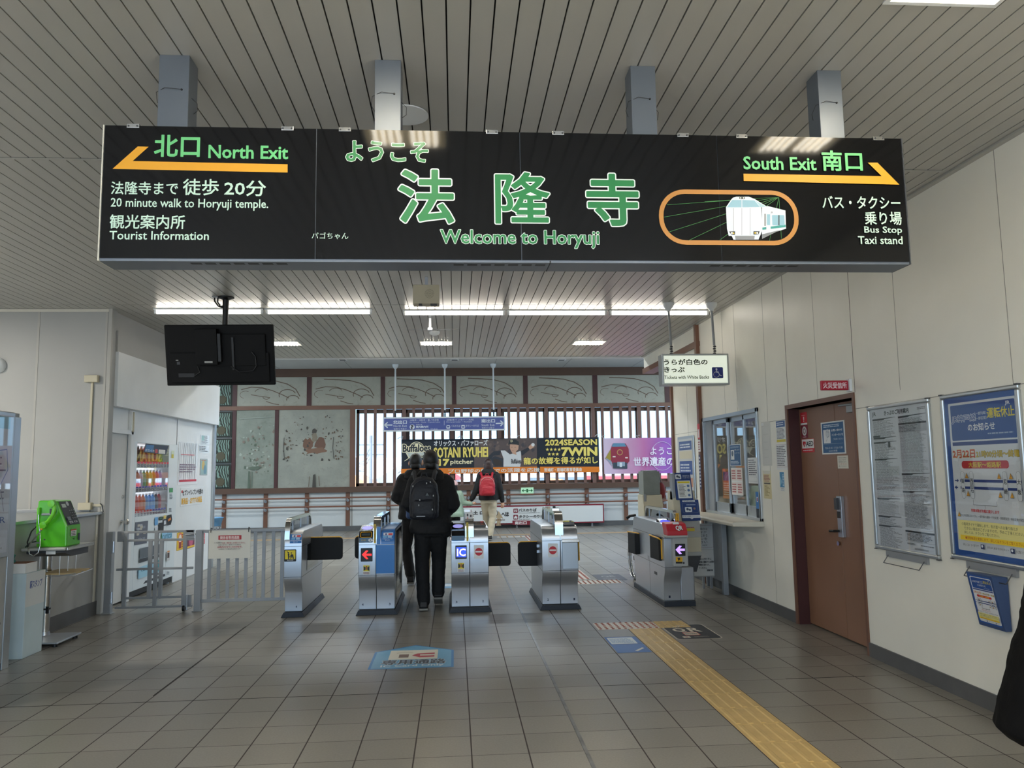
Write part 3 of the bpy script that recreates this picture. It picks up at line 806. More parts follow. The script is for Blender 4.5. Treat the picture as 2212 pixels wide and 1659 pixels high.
# ---- bare fluorescent battens in a line across the ceiling
def batten(xa, xb, y, label, power=13):
    t = thing('fluorescent_batten', label, 'fluorescent light', ((xa + xb) / 2, y, HC), 'fluorescent tubes across the ceiling')
    m = MB(); m.box(xa, xb, y - 0.035, y + 0.035, HC - 0.016, HC, WHITE)
    m.box(xa + 0.004, xa + 0.03, y - 0.018, y + 0.018, HC - 0.058, HC - 0.012, WHITE); m.box(xb - 0.03, xb - 0.004, y - 0.018, y + 0.018, HC - 0.058, HC - 0.012, WHITE)
    m.build('batten_body', t, bevel=0.002)
    m = MB(); m.tube([(xa + 0.028, y, HC - 0.042), (xb - 0.028, y, HC - 0.042)], 0.0155, TUBE, 12); m.build('tube', t, smooth=60)
for xa, xb, y, l in ((-3.352, -2.15, 8.85, 'fluorescent tube at the far end of the row, beside the white wall'), (-2.13, -0.93, 8.86, 'fluorescent tube right of the hanging monitor pole'), (-0.59, 0.60, 8.925, 'fluorescent tube starting behind the hanging loudspeaker box'), (0.62, 1.80, 8.925, 'middle fluorescent tube of the row of three near the lightbox sign'), (1.83, 3.03, 8.925, 'fluorescent tube running behind the two lightbox sign poles')):
    batten(xa, xb, y, l)

# ---- monitor seen from behind, on a ceiling pole
TVB = mat('black_monitor_shell', (15, 15, 16), rough=0.6, var=0.1, vs=6, spec=0.2)
TVC = onz(462, 648, HC)
tv = thing('hanging_monitor', 'black flat monitor seen from behind, tilted on a ceiling pole', 'monitor', (-2.4, 8.1, HC), rz=math.radians(-1.5))
def tvm(): return MB()
ty = 8.14 - 8.1
m = tvm(); m.lathe([(0.085, 0), (0.085, -0.012), (0.032, -0.03), (0.03, -0.45)], (0.0, 0.15, 0), BLACK, 20); m.build('pole', tv, local=True, smooth=40)
m = tvm(); m.box(-0.13, -0.05, 0.10, 0.18, -0.012, 0, GREYM); m.tube([(-0.11, 0.13, -0.012), (-0.105, 0.12, -0.05), (-0.07, 0.13, -0.10), (-0.01, 0.12, -0.12)], 0.008, BLACK, 8); m.tube([(-0.075, 0.13, -0.012), (-0.075, 0.12, -0.06), (-0.05, 0.13, -0.10), (-0.01, 0.12, -0.11)], 0.008, BLACK, 8); m.build('power_cable', tv, local=True, smooth=50)
tilt = math.radians(13)
def tvb(x0, x1, d0, d1, h0, h1, mt, mm):
    """box on the tilted shell: d towards the visitor, h up from the lower edge"""
    i = len(mm.v)
    mm.box(x0, x1, d0, d1, h0, h1, mt)
    for k in range(i, len(mm.v)):
        x, d, h = mm.v[k]
        mm.v[k] = (x, -0.19 - d * cos(tilt) + (h - 0.64) * sin(-tilt) * -1 * 1.0 * -1 + 0.16, -0.935 + h * cos(tilt) - d * sin(tilt))
m = tvm(); tvb(-0.55, 0.55, 0, 0.035, 0, 0.625, TVB, m); m.build('screen_shell', tv, local=True, bevel=0.01)
m = tvm(); tvb(-0.5, 0.5, 0.035, 0.055, 0.03, 0.34, TVB, m); tvb(-0.2, 0.47, 0.035, 0.06, 0.2, 0.53, TVB, m); m.build('rear_cover', tv, local=True, bevel=0.006)
m = tvm(); tvb(-0.22, 0.0, 0.05, 0.12, 0.22, 0.585, TVB, m); tvb(0.0, 0.035, 0.05, 0.11, 0.25, 0.54, BLACK, m); tvb(0.13, 0.155, 0.055, 0.075, 0.16, 0.5, BLACK, m); m.build('mounting_bracket', tv, local=True, bevel=0.004)
m = tvm(); tvb(-0.44, -0.415, 0.055, 0.058, 0.26, 0.27, GREYP, m); tvb(-0.43, -0.40, 0.055, 0.058, 0.22, 0.25, DGREY, m); tvb(-0.13, -0.05, 0.12, 0.122, 0.24, 0.258, GREYP, m); tvb(-0.42, -0.26, 0.055, 0.057, 0.09, 0.13, BLACK, m); m.build('port_panel', tv, local=True)
def tvp(x, d, h): return (x, -0.19 - d * cos(tilt) - (h - 0.64) * sin(tilt) * -1 * -1 + 0.16, -0.935 + h * cos(tilt) - d * sin(tilt))
m = tvm(); m.tube([tvp(0.33, 0.07, 0.35), tvp(0.37, 0.075, 0.3), tvp(0.375, 0.075, 0.2), tvp(0.34, 0.075, 0.15), tvp(0.2, 0.075, 0.14), tvp(0.12, 0.08, 0.2)], 0.006, BLACK, 8); m.tube([tvp(-0.22, 0.06, 0.2), tvp(-0.2, 0.07, 0.14), tvp(-0.26, 0.07, 0.1)], 0.005, BLACK, 8)
m.build('signal_cable', tv, local=True, smooth=50)

# ---- loudspeaker box, detectors, brackets
sp = thing('hanging_loudspeaker', 'beige loudspeaker box hung from the ceiling below the black sign', 'loudspeaker', (-0.26, 7.36, HC))
m = MB(); m.box(-0.385, -0.137, 7.27, 7.42, 3.045, 3.228, CREAM); m.build('box', sp, bevel=0.004)
m = MB(); m.box(-0.275, -0.245, 7.34, 7.37, 3.22, HC, STEEL); m.box(-0.30, -0.22, 7.32, 7.39, 3.226, 3.24, STEEL); m.build('hanger', sp, bevel=0.002)
g_ = fy(-0.385, -0.137, 7.269, 3.045, 3.228)
for r in range(5): 
    for k in range(max(1, r * 6)):
        a = 2 * PI * k / max(1, r * 6); g_.disc(0.63 + 0.042 * r * cos(a), 0.48 + 0.057 * r * sin(a), 0.011, (92, 88, 76), n=8, step=False)
g_.build('grille_holes', sp)
m = MB(); m.box(-0.33, -0.3, 7.27, 7.36, 3.035, 3.046, DGREY); m.box(-0.22, -0.16, 7.27, 7.36, 3.035, 3.046, DGREY); m.build('foot', sp)
dv = thing('antenna_bracket', 'small metal bracket with a thin cross wire hanging behind the loudspeaker', 'bracket', (-0.285, 9.4, HC))
m = MB(); m.box(-0.305, -0.275, 9.39, 9.42, 3.20, HC, STEEL); m.box(-0.32, -0.26, 9.37, 9.43, 3.17, 3.2, STEEL); m.build('stem', dv, bevel=0.002)
m = MB(); m.tube([(-0.57, 9.38, 3.17), (0.08, 9.42, 3.19)], 0.003, GREYM, 6); m.build('rod', dv)
def lathe_thing(name, label, cat, loc, prof, mt, part_name=None, seg=24):
    m = MB(); m.lathe(prof, loc, mt, seg); o = m.build(name, smooth=40); tag(o, label, cat); return o
lathe_thing('smoke_detector', 'white round smoke detector on the slatted ceiling beyond the tubes', 'smoke detector', (-0.26, 10.35, HC), [(0.07, 0), (0.07, -0.02), (0.055, -0.04), (0.03, -0.05), (0, -0.052)], WHITE)
m = MB(); m.lathe([(0.075, 0), (0.115, 0), (0.115, -0.006), (0.075, -0.006)], (-0.24, 3.9, HC - 0.002), WHITE, 32)
tag(m.build('ceiling_ring', smooth=40), 'white ring around a round ceiling opening behind the second sign hanger', 'ceiling ring')
cv = thing('dome_camera', 'white security dome camera on the wall at the picture edge', 'camera', (-4.96, YL, 2.69))
m = MB(); m.lathe([(0.085, 0), (0.085, -0.03), (0.07, -0.06), (0.045, -0.085), (0, -0.1)], (-4.99, YL, 2.69), WHITE, 24, 'y'); m.build('housing', cv, smooth=40)
m = MB(); m.lathe([(0.04, -0.075), (0.036, -0.1), (0.02, -0.115), (0, -0.118)], (-4.985, YL, 2.675), BLACKGL, 20, 'y'); m.build('lens', cv, smooth=40)
# conduit boxes
cb = thing('conduit_box', 'cream junction box with a thin conduit running down the white wall', 'junction box', (-3.98, YL, 2.5))
m = MB(); m.box(-4.052, -3.91, YL - 0.06, YL, 2.494, 2.572, CREAM); m.build('upper_box', cb, bevel=0.006)
m = MB(); m.box(-3.995, -3.97, YL - 0.02, YL, 1.17, 2.494, CREAM); m.build('conduit', cb, bevel=0.004)
m = MB(); m.box(-4.06, -3.925, YL - 0.06, YL, 1.105, 1.183, CREAM); m.build('lower_box', cb, bevel=0.006)
m = MB(); m.box(-3.925, -3.83, YL - 0.02, YL, 1.14, 1.165, CREAM); m.tube([(-3.84, YL - 0.02, 1.17), (-3.81, YL - 0.04, 1.15), (-3.80, YL - 0.03, 1.08)], 0.006, DGREY, 8); m.build('cable_duct', cb)

# ---- lit sign for tickets with white backs
ls = thing('lightbox_sign', 'white backlit ticket sign with wheelchair symbol hung on two pipes', 'sign', (2.68, 8.52, HC))
LX0, LX1, LY0, LY1, LZ0, LZ1 = 2.308, 3.072, 8.44, 8.60, 2.376, 2.728
m = MB(); m.box(LX0, LX1, LY0, LY1, LZ0, LZ1, ALU); m.build('case', ls, bevel=0.006)
m = MB(); m.box(LX0 + 0.022, LX1 - 0.022, LY0 - 0.002, LY0 + 0.004, LZ0 + 0.022, LZ1 - 0.022, mat('lit_milk_acrylic', (232, 240, 222), rough=0.25, emit=0.42)); m.build('lit_panel', ls)
fc = fy(LX0, LX1, LY0 - 0.0025, LZ0, LZ1).crop(1400, 680, 9.21)
INK = (24, 24, 26)
fc.text('うらが白色の', 318, 884, 1180, 995, INK, bold=0.0022)
fc.text('きっぷ', 322, 1038, 724, 1145, INK, bold=0.0022)
fc.text('Tickets with White Backs', 326, 1208, 1212, 1272, (52, 56, 60), bold=0.0008)
fc.rect(1272, 1042, 1492, 1264, (32, 48, 130), r=0.012)
fc.crop(1160, 640, 4.809)
WH = (236, 240, 248)
fc.disc(1864, 758, 10, WH); fc.line([(1863, 770), (1866, 790), (1886, 792), (1894, 814), (1914, 826), (1918, 822)], 0.008, WH); fc.line([(1866, 778), (1884, 780)], 0.006, WH)
fc.line([(1860 + 30 * cos(math.radians(a)) + 4, 812 - 28 * sin(math.radians(a))) for a in range(110, 350, 12)], 0.007, WH)
fc.build('printed_lettering', ls)
for px in (1441.5, 1534):
    x_ = onz(px, 656, HC)[0] + 0.005
    m = MB(); m.lathe([(0.068, 0), (0.066, -0.02), (0.05, -0.05), (0.03, -0.07), (0.026, -0.09), (0, -0.09)], (x_, 8.54, HC), WHITE, 24); m.build('ceiling_cup', ls, smooth=50)
    m = MB(); m.tube([(x_, 8.54, HC - 0.08), (x_ + 0.01, 8.53, LZ1 + 0.11)], 0.0145, GREYM, 12); m.build('pipe', ls, smooth=50)
    m = MB()
    for k in range(4): m.lathe([(0.012, 0), (0.02, 0.009), (0.012, 0.02)], (x_ + 0.01 + 0.004 * (k % 2), 8.53, LZ1 + 0.006 + k * 0.026), DGREY, 8)
    m.build('chain', ls)

# ---- blue direction sign in the hall
bs_ = thing('hanging_direction_sign', 'long blue direction sign with exit arrows hung on three pipes before the windows', 'sign', (0.0, 19.1, HH))
BYY = 19.1
pA, pB = ony(827, 916, BYY), ony(1091, 915, BYY)
bz0, bz1 = ony(960, 931, BYY)[2], ony(960, 900, BYY)[2]
m = MB(); m.box(pA[0], pB[0], BYY, BYY + 0.08, bz0, bz1, WHITE); m.build('case', bs_, bevel=0.01)
BL = mat('glowing_blue_sign', (52, 70, 140), rough=0.3, emit=0.12)  # blue sign panel with a faint glow put into its colour
m = MB(); m.box(pA[0] + 0.03, pB[0] - 0.03, BYY - 0.006, BYY, bz0 + 0.035, bz1 - 0.035, BL); m.build('blue_panel', bs_)
fc = fy(pA[0], pB[0], BYY - 0.0075, bz0, bz1, eps=0.0003).crop(820, 860, 6.506)
LT = (214, 222, 232)
fc.line([(175, 378), (72, 378)], 0.028, LT); fc.line([(110, 342), (70, 378), (110, 414)], 0.028, LT)
fc.line([(1638, 356), (1738, 352)], 0.028, LT); fc.line([(1700, 320), (1740, 352), (1702, 388)], 0.028, LT)
fc.text('北出口', 192, 312, 382, 362, LT, bold=0.003); fc.text('North Exit', 196, 376, 384, 406, LT); fc.text('법륭사 북출구', 200, 420, 380, 442, LT)
fc.text('法隆寺・法起寺・藤ノ木古墳', 425, 296, 830, 322, LT); fc.text('for Horyuji・Hokiji・Fujinoki kofun', 425, 330, 850, 350, LT)
fc.disc(458, 406, 36, LT); fc.text('?', 442, 380, 474, 436, (40, 44, 60), bold=0.008)
fc.text('斑鳩の里', 512, 364, 598, 382, LT); fc.text('観光案内所', 512, 388, 686, 416, LT, bold=0.002); fc.text('Information  안내소', 510, 426, 820, 446, LT)
fc.text('法隆寺インター・大和', 940, 292, 1320, 318, LT); fc.line([(908, 316), (908, 380)], 0.008, LT); fc.text('Horyuji inter・Yamato', 940, 326, 1300, 346, LT)
fc.rect(938, 382, 990, 430, LT, r=0.02); fc.rect(946, 392, 982, 412, (52, 70, 140)); fc.text('バスのりば', 1000, 378, 1135, 408, LT)
fc.rect(1148, 378, 1200, 430, LT, r=0.02); fc.rect(1156, 396, 1192, 414, (52, 70, 140)); fc.text('タクシーのりば', 1210, 374, 1394, 404, LT)
fc.text('南出口', 1432, 296, 1620, 344, LT, bold=0.003); fc.text('South Exit', 1432, 362, 1616, 392, LT); fc.text('법륭사 남출구', 1438, 406, 1612, 428, LT)
fc.build('printed_lettering', bs_)
for px in (854, 961, 1066):
    x_ = ony(px, 850, BYY + 0.04)[0]
    m = MB(); m.lathe([(0.075, 0), (0.07, -0.05), (0.045, -0.09), (0.025, -0.11), (0, -0.11)], (x_, BYY + 0.04, HH), WHITE, 20); m.build('ceiling_cup', bs_, smooth=50)
    m = MB(); m.tube([(x_, BYY + 0.04, HH - 0.1), (x_, BYY + 0.04, bz1 + 0.16)], 0.02, WHITE, 12); m.build('pipe', bs_, smooth=50)
    m = MB()
    for k in range(4): m.lathe([(0.012, 0), (0.024, 0.02), (0.012, 0.04)], (x_, BYY + 0.04, bz1 + 0.0 + k * 0.04), DGREY, 8)
    m.build('chain', bs_)
for px, l in ((740, 'small square grille in the hall ceiling above the murals'), (982, 'small square grille in the hall ceiling above the blue direction sign'), (1213, 'small square grille in the hall ceiling towards the purple banner')):
    p = onz(px, 777, HH)
    t = thing('ceiling_vent', l, 'vent', (p[0], p[1], HH), 'hall ceiling grilles')
    m = MB(); m.box(p[0] - 0.1, p[0] + 0.1, p[1] - 0.12, p[1] + 0.12, HH - 0.01, HH, WHITE); m.build('frame', t)
    m = MB(); m.box(p[0] - 0.07, p[0] + 0.07, p[1] - 0.09, p[1] + 0.09, HH - 0.012, HH - 0.009, DGREY); m.build('grille', t)

# ================================================================== THE FAR HALL
def weathered(name, a, b_, c_, sc_=1.2):
    """faded plaster: patches of two greys with flecks of a third"""
    m = mat(name, a, rough=0.6)
    nt = m.node_tree; b = nt.nodes['Principled BSDF']
    t = nt.nodes.new('ShaderNodeTexCoord')
    n = nt.nodes.new('ShaderNodeTexNoise'); n.inputs['Scale'].default_value = sc_; n.inputs['Detail'].default_value = 9; n.inputs['Roughness'].default_value = 0.68
    n2 = nt.nodes.new('ShaderNodeTexNoise'); n2.inputs['Scale'].default_value = sc_ * 6; n2.inputs['Detail'].default_value = 8; n2.inputs['Roughness'].default_value = 0.75; n2.inputs['Distortion'].default_value = 0.6
    for q in (n, n2): nt.links.new(t.outputs['Object'], q.inputs['Vector'])
    r = nt.nodes.new('ShaderNodeValToRGB'); r.color_ramp.elements[0].position = 0.38; r.color_ramp.elements[1].position = 0.62
    r.color_ramp.elements[0].color = (*lin(a), 1); r.color_ramp.elements[1].color = (*lin(b_), 1)
    nt.links.new(n.outputs['Fac'], r.inputs[0])
    r2 = nt.nodes.new('ShaderNodeValToRGB'); r2.color_ramp.elements[0].position = 0.56; r2.color_ramp.elements[1].position = 0.72
    r2.color_ramp.elements[0].color = (0, 0, 0, 1); r2.color_ramp.elements[1].color = (0.75, 0.75, 0.75, 1)
    nt.links.new(n2.outputs['Fac'], r2.inputs[0])
    x = nt.nodes.new('ShaderNodeMix'); x.data_type = 'RGBA'; nt.links.new(r2.outputs[0], x.inputs[0]); nt.links.new(r.outputs[0], x.inputs[6]); x.inputs[7].default_value = (*lin(c_), 1)
    nt.links.new(x.outputs[2], b.inputs['Base Color'])
    return m
PL1 = weathered('faded_green_plaster', (128, 136, 124), (150, 154, 142), (106, 112, 100), 1.3)
PL2 = weathered('faded_grey_plaster', (146, 148, 138), (166, 166, 154), (124, 122, 110), 1.0)
PL3 = weathered('faded_cream_plaster', (164, 162, 148), (176, 174, 160), (138, 134, 118), 0.9)
YM_ = YF - 0.012
def mural(x0, x1, z0, z1, mt, label, name='mural_panel', group=None):
    t = thing(name, label, 'wall panel', ((x0 + x1) / 2, YM_, z0), group)
    m = MB(); m.box(x0, x1, YM_, YF + 0.006, z0, z1, mt); m.build('plaster_board', t)
    return t
UMB, CHAR, RUST = (104, 84, 66), (70, 66, 60), (124, 82, 60)
fx = [-5.44, -3.72, -3.60, -1.87, -1.76, -0.06, 0.05, 1.77, 1.89, 3.58, 3.71, 5.48, 5.62, 7.3]
names = ('behind the hanging monitor', 'right of the hanging monitor', 'above the left end of the blue direction sign', 'above the right end of the blue direction sign', 'left of the white lightbox sign', 'half behind the white lightbox sign', 'at the far right, beside the passage corner')
for i in range(7):
    x0, x1 = fx[2 * i], fx[2 * i + 1]
    t = mural(x0, x1, 3.13, 3.86, PL3, 'pale frieze panel with faint brushed curves, ' + names[i], 'frieze_panel', 'pale frieze panels under the hall ceiling')
    fc = fy(x0, x1, YM_ - 0.001, 3.13, 3.86, eps=0.0003)
    # loose generic brush curves
    for cx, cy, r, a0, a1, w_ in ((0.72, 0.62, 0.12, 20, 200, 0.018), (0.8, 0.78, 0.09, 10, 190, 0.018), (0.35, 0.55, 0.10, 30, 160, 0.014), (0.42, 0.68, 0.05, 180, 350, 0.014), (0.12, 0.6, 0.08, 60, 250, 0.01)):
        fc.line([(cx + r * cos(math.radians(a0 + (a1 - a0) * k / 10)), cy - 1.6 * r * sin(math.radians(a0 + (a1 - a0) * k / 10))) for k in range(11)], w_, UMB)
    fc.line([(0.18, 0.08), (0.38, 0.1), (0.55, 0.13), (0.72, 0.24), (0.84, 0.42), (0.9, 0.66)], 0.022, UMB)
    fc.line([(0.06, 0.42), (0.2, 0.34), (0.36, 0.36), (0.5, 0.46), (0.64, 0.6), (0.74, 0.72)], 0.02, UMB)
    fc.line([(0.2, 0.6), (0.34, 0.66), (0.46, 0.7)], 0.016, UMB); fc.line([(0.42, 0.84), (0.52, 0.92), (0.6, 0.95)], 0.018, UMB)
    fc.build('brush_strokes', t)
    if i < 6:
        b = MB(); b.box(x1, fx[2 * i + 2], YF - 0.025, YF + 0.03, 3.13, 3.86, MAROON); struct(b, 'trim_frieze_post_%d' % (i + 1))
b = MB(); b.box(-5.55, -5.44, YF - 0.025, YF + 0.03, 3.13, 3.86, MAROON); struct(b, 'trim_frieze_post_7')
t1 = mural(-5.44, -4.5, 1.085, 3.03, PL1, 'narrow weathered green-grey wall panel beside the dark openwork panels')
t2 = mural(-4.40, -2.63, 1.085, 3.03, PL2, 'wide weathered grey wall panel with rusty blots next to the windows')
fc = fy(-4.40, -2.63, YM_ - 0.001, 1.085, 3.03, eps=0.0003)
random.seed(3)
def blot(f_, cx, cy, r, m, n=14, asp=1.0):
    f_.poly([(cx + r * random.uniform(0.55, 1.15) * cos(2 * PI * k / n), cy + asp * r * random.uniform(0.55, 1.15) * sin(2 * PI * k / n)) for k in range(n)], m)
blot(fc, 0.42, 0.44, 0.085, (116, 84, 66), asp=1.1); blot(fc, 0.58, 0.45, 0.08, (112, 80, 64), asp=1.1); blot(fc, 0.5, 0.53, 0.17, (128, 96, 76), asp=0.28)
blot(fc, 0.5, 0.28, 0.04, CHAR); blot(fc, 0.5, 0.36, 0.05, (132, 122, 104), asp=1.6)
for k in range(46): blot(fc, 0.5 + random.uniform(-0.28, 0.28), random.uniform(0.08, 0.66), random.uniform(0.006, 0.02), CHAR if k % 3 else UMB, 7, random.uniform(0.3, 1.2))
for sx_ in (0.14, 0.83):
    for k in range(26): blot(fc, sx_ + random.uniform(-0.07, 0.07), random.uniform(0.26, 0.66), random.uniform(0.006, 0.016), UMB if k % 3 else CHAR, 7, random.uniform(0.6, 1.8))
    fc.line([(sx_ - 0.06, 0.36), (sx_ - 0.07, 0.5), (sx_ - 0.05, 0.64)], 0.016, CHAR)
fc.poly([(0.49, 0.84), (0.52, 0.83), (0.53, 1.0), (0.48, 1.0)], CHAR); fc.line([(0.44, 0.86), (0.43, 0.99)], 0.014, UMB); fc.line([(0.57, 0.86), (0.58, 0.98)], 0.016, UMB)
fc.build('blotches', t2)
fc = fy(-5.44, -4.5, YM_ - 0.001, 1.085, 3.03, eps=0.0003)
PALE, GRN = (168, 174, 162), (96, 108, 92)
for k in range(80): blot(fc, min(0.97, max(0.03, random.gauss(0.52, 0.2))), random.uniform(0.2, 0.8), random.uniform(0.01, 0.04), (PALE, GRN, (130, 116, 104))[k % 3], 8, random.uniform(0.3, 0.8))
fc.line([(0.08, 0.11), (0.9, 0.09)], 0.014, PALE); fc.poly([(0.34, 0.78), (0.38, 0.78), (0.39, 1), (0.33, 1)], GRN); fc.line([(0.44, 0.79), (0.43, 0.99)], 0.016, GRN); blot(fc, 0.5, 0.74, 0.2, GRN, asp=0.12)
fc.build('blotches', t1)
# dark openwork panels
VERD = mat('verdigris_openwork', (112, 138, 124), rough=0.6); DKG = mat('dark_green_backing', (38, 44, 36), rough=0.6)
vn, vl = nodes(VERD)
t = vn.new('ShaderNodeTexCoord'); v = vn.new('ShaderNodeTexVoronoi'); v.feature = 'DISTANCE_TO_EDGE'; v.inputs['Scale'].default_value = 11
nz = vn.new('ShaderNodeTexWave'); nz.inputs['Scale'].default_value = 5.0; nz.inputs['Distortion'].default_value = 9; nz.inputs['Detail'].default_value = 1
vl.new(t.outputs['Object'], v.inputs['Vector']); vl.new(t.outputs['Object'], nz.inputs['Vector'])
gt = M_(VERD.node_tree, 'GREATER_THAN', nz.outputs['Fac'], 0.55)
mx = vn.new('ShaderNodeMix'); mx.data_type = 'RGBA'; mx.inputs[6].default_value = (*lin((46, 50, 42)), 1); mx.inputs[7].default_value = (*lin((124, 150, 136)), 1)
vl.new(gt, mx.inputs[0]); vl.new(mx.outputs[2], vn['Principled BSDF'].inputs['Base Color'])
zz = [1.085, 1.72, 2.36, 3.03]
for i in range(4):
    z0, z1 = (zz[i], zz[i + 1] - 0.03) if i < 3 else (3.13, 3.86)
    t = thing('openwork_panel', ('lowest', 'middle', 'third', 'topmost')[i] + ' dark green openwork panel of the stack beside the white wall end', 'wall panel', (-5.75, YM_, z0), 'dark openwork panels')
    m = MB(); m.box(-6.05, -5.55, YM_, YF + 0.006, z0, z1, DKG); m.build('backing', t)
    m = MB(); m.box(-6.0, -5.6, YM_ - 0.015, YM_, z0 + 0.04, z1 - 0.04, VERD); m.build('openwork', t)
    m = MB(); m.lathe([(0.11, 0), (0.10, -0.012), (0, -0.014)], (-5.8, YM_ - 0.014, z0 + 0.17), mat('olive_boss', (84, 78, 58), rough=0.6), 20, 'y'); m.build('boss', t)

# two brown handrails on brackets
RAIL = mat('brown_handrail', (128, 84, 66), rough=0.35, var=0.05)
for z, l in ((0.825, 'upper brown handrail running along the far wall'), (0.61, 'lower brown handrail running along the far wall')):
    t = thing('handrail', l, 'handrail', (0, YF - 0.14, z), 'handrails on the far wall')
    m = MB(); m.tube([(-9.9, YF - 0.14, z), (9.0, YF - 0.14, z)], 0.02, RAIL, 12); m.build('rail', t, smooth=60)
    for i in range(-1, 13):
        xx = -4.69 + SP * i
        if xx > 9: break
        m = MB(); m.tube([(xx, YF - 0.02, z - 0.07), (xx, YF - 0.13, z - 0.07), (xx, YF - 0.14, z - 0.015)], 0.014, STEEL, 8); m.lathe([(0.035, 0), (0.035, -0.01), (0, -0.01)], (xx, YF - 0.016, z - 0.07), STEEL, 14, 'y'); m.build('bracket', t)

# long white guide board at the foot of the wall
DR = (132, 38, 52)
gb = thing('guide_board', 'long low white guide board with maroon border and bus and taxi symbols', 'sign', (1.3, 19.7, 0))
GY = 19.72
a, b_ = ony(925, 1115, GY), ony(1305, 1115, GY)
gz0, gz1 = ony(1150, 1132, GY)[2], ony(1150, 1091, GY)[2]
m = MB(); m.box(a[0], b_[0], GY, GY + 0.05, gz0, gz1, ink(DR)); m.build('frame', gb, bevel=0.005)
m = MB(); m.box(a[0] + 0.03, b_[0] - 0.03, GY - 0.006, GY, gz0 + 0.035, gz1 - 0.035, mat('white_board', (226, 228, 226), rough=0.3)); m.build('board', gb)
m = MB()
for xx in (a[0] + 0.3, (a[0] + b_[0]) / 2, b_[0] - 0.3): m.box(xx - 0.02, xx + 0.02, GY + 0.05, GY + 0.09, 0, gz1, GREYM)
m.build('stand_frame', gb)
fc = fy(a[0], b_[0], GY - 0.007, gz0, gz1, eps=0.0004).crop(930, 1080, 6.703)
KB = (40, 36, 36)
fc.poly([(936, 260), (986, 160), (1050, 262), (1010, 262), (1030, 300), (1008, 300), (1024, 372), (950, 372), (964, 300), (945, 300), (968, 262)], (188, 164, 130))
fc.text('土', 622, 160, 684, 208, KB, bold=0.006); fc.text('口', 716, 170, 760, 208, KB, bold=0.006); fc.text('へは', 1030, 178, 1132, 236, KB, bold=0.006)
fc.line([(925 + 46 * cos(math.radians(q)), 190 - 52 * sin(math.radians(q))) for q in range(-110, 80, 15)], 0.012, KB)
fc.text('Temple', 905, 270, 1078, 314, (92, 52, 44)); fc.text('호류지 절 방면', 876, 336, 1102, 366, (110, 60, 50))
fc.rect(1200, 124, 1266, 188, DR, r=0.015); fc.rect(1212, 138, 1254, 162, (226, 228, 226), r=0.01); fc.disc(1220, 168, 7, (226, 228, 226)); fc.disc(1246, 168, 7, (226, 228, 226)); fc.rect(1218, 142, 1248, 151, DR)
fc.text('バスのりば', 1276, 124, 1534, 168, KB, bold=0.003); fc.text('BUS terminal 公共汽車站 버스', 1276, 176, 1590, 194, KB)
fc.rect(1200, 214, 1266, 284, DR, r=0.015); fc.rect(1210, 244, 1256, 266, (226, 228, 226), r=0.01); fc.rect(1220, 230, 1246, 246, (226, 228, 226)); fc.disc(1220, 270, 7, (226, 228, 226)); fc.disc(1246, 270, 7, (226, 228, 226))
fc.text('タクシーのりば', 1280, 218, 1640, 256, KB, bold=0.003); fc.text('Taxi terminal', 1280, 268, 1432, 286, KB)
fc.rect(1186, 298, 1640, 362, DR); fc.text('南出口', 1222, 308, 1390, 354, (236, 230, 226), bold=0.003)
fc.build('printed_lettering', gb)
# green exit plate
ex = thing('exit_plate', 'small green emergency exit plate with arrows on the far wall', 'sign', (1.75, YF, 0.9))
a, b_ = ony(1125, 1058, YF - 0.03), ony(1152, 1058, YF - 0.03); ez0, ez1 = ony(1138, 1066, YF - 0.03)[2], ony(1138, 1053, YF - 0.03)[2]
m = MB(); m.box(a[0], b_[0], YF - 0.09, YF - 0.06, ez0, ez1, mat('pale_green_plate', (180, 226, 190), rough=0.3, emit=0.2)); m.build('plate', ex)
fc = fy(a[0], b_[0], YF - 0.091, ez0, ez1, eps=0.0004); G2 = (20, 110, 60)
fc.line([(0.4, 0.5), (0.12, 0.5)], 0.02, G2); fc.poly([(0.05, 0.5), (0.2, 0.25), (0.2, 0.75)], G2); fc.line([(0.6, 0.5), (0.88, 0.5)], 0.02, G2); fc.poly([(0.95, 0.5), (0.8, 0.25), (0.8, 0.75)], G2)
fc.rect(0.43, 0.25, 0.57, 0.8, G2); fc.build('symbol', ex)

# ---- cloth banners tied to the lattice
def cloth(x0, x1, z0, z1, y, mt, amp=0.012, wl=1.0, n=60):
    vs, fs = [], []
    for j in range(7):
        for i in range(n + 1):
            x = x0 + (x1 - x0) * i / n
            vs.append((x, y + amp * sin(x * 2 * PI / wl + j * 0.3) * (0.6 + 0.4 * sin(x * 1.7)), z1 + (z0 - z1) * j / 6))
    for j in range(6):
        for i in range(n): k = j * (n + 1) + i; fs.append((k, k + n + 1, k + n + 2, k + 1))
    m = MB(); m.raw(vs, fs, mt); return m
BYB = YF - 0.09
NV = (22, 34, 48)
bn = thing('baseball_banner', 'wide navy and orange baseball team banner tied across the lattice windows', 'banner', (1.2, BYB, 1.45))
x0, x1 = ony(868, 980, BYB)[0], ony(1294, 980, BYB)[0]; z0, z1 = ony(1080, 1021, BYB)[2], ony(1080, 947, BYB)[2]
cl = cloth(x0, x1, z0, z1, BYB, mat('navy_banner_cloth', NV, rough=0.6, var=0.05)).build('cloth', bn, smooth=60)
fc = fy(x0, x1, BYB - 0.016, z0, z1, eps=0.0002).crop(820, 860, 6.506)
GO, GOL = (250, 228, 116), (250, 240, 200)
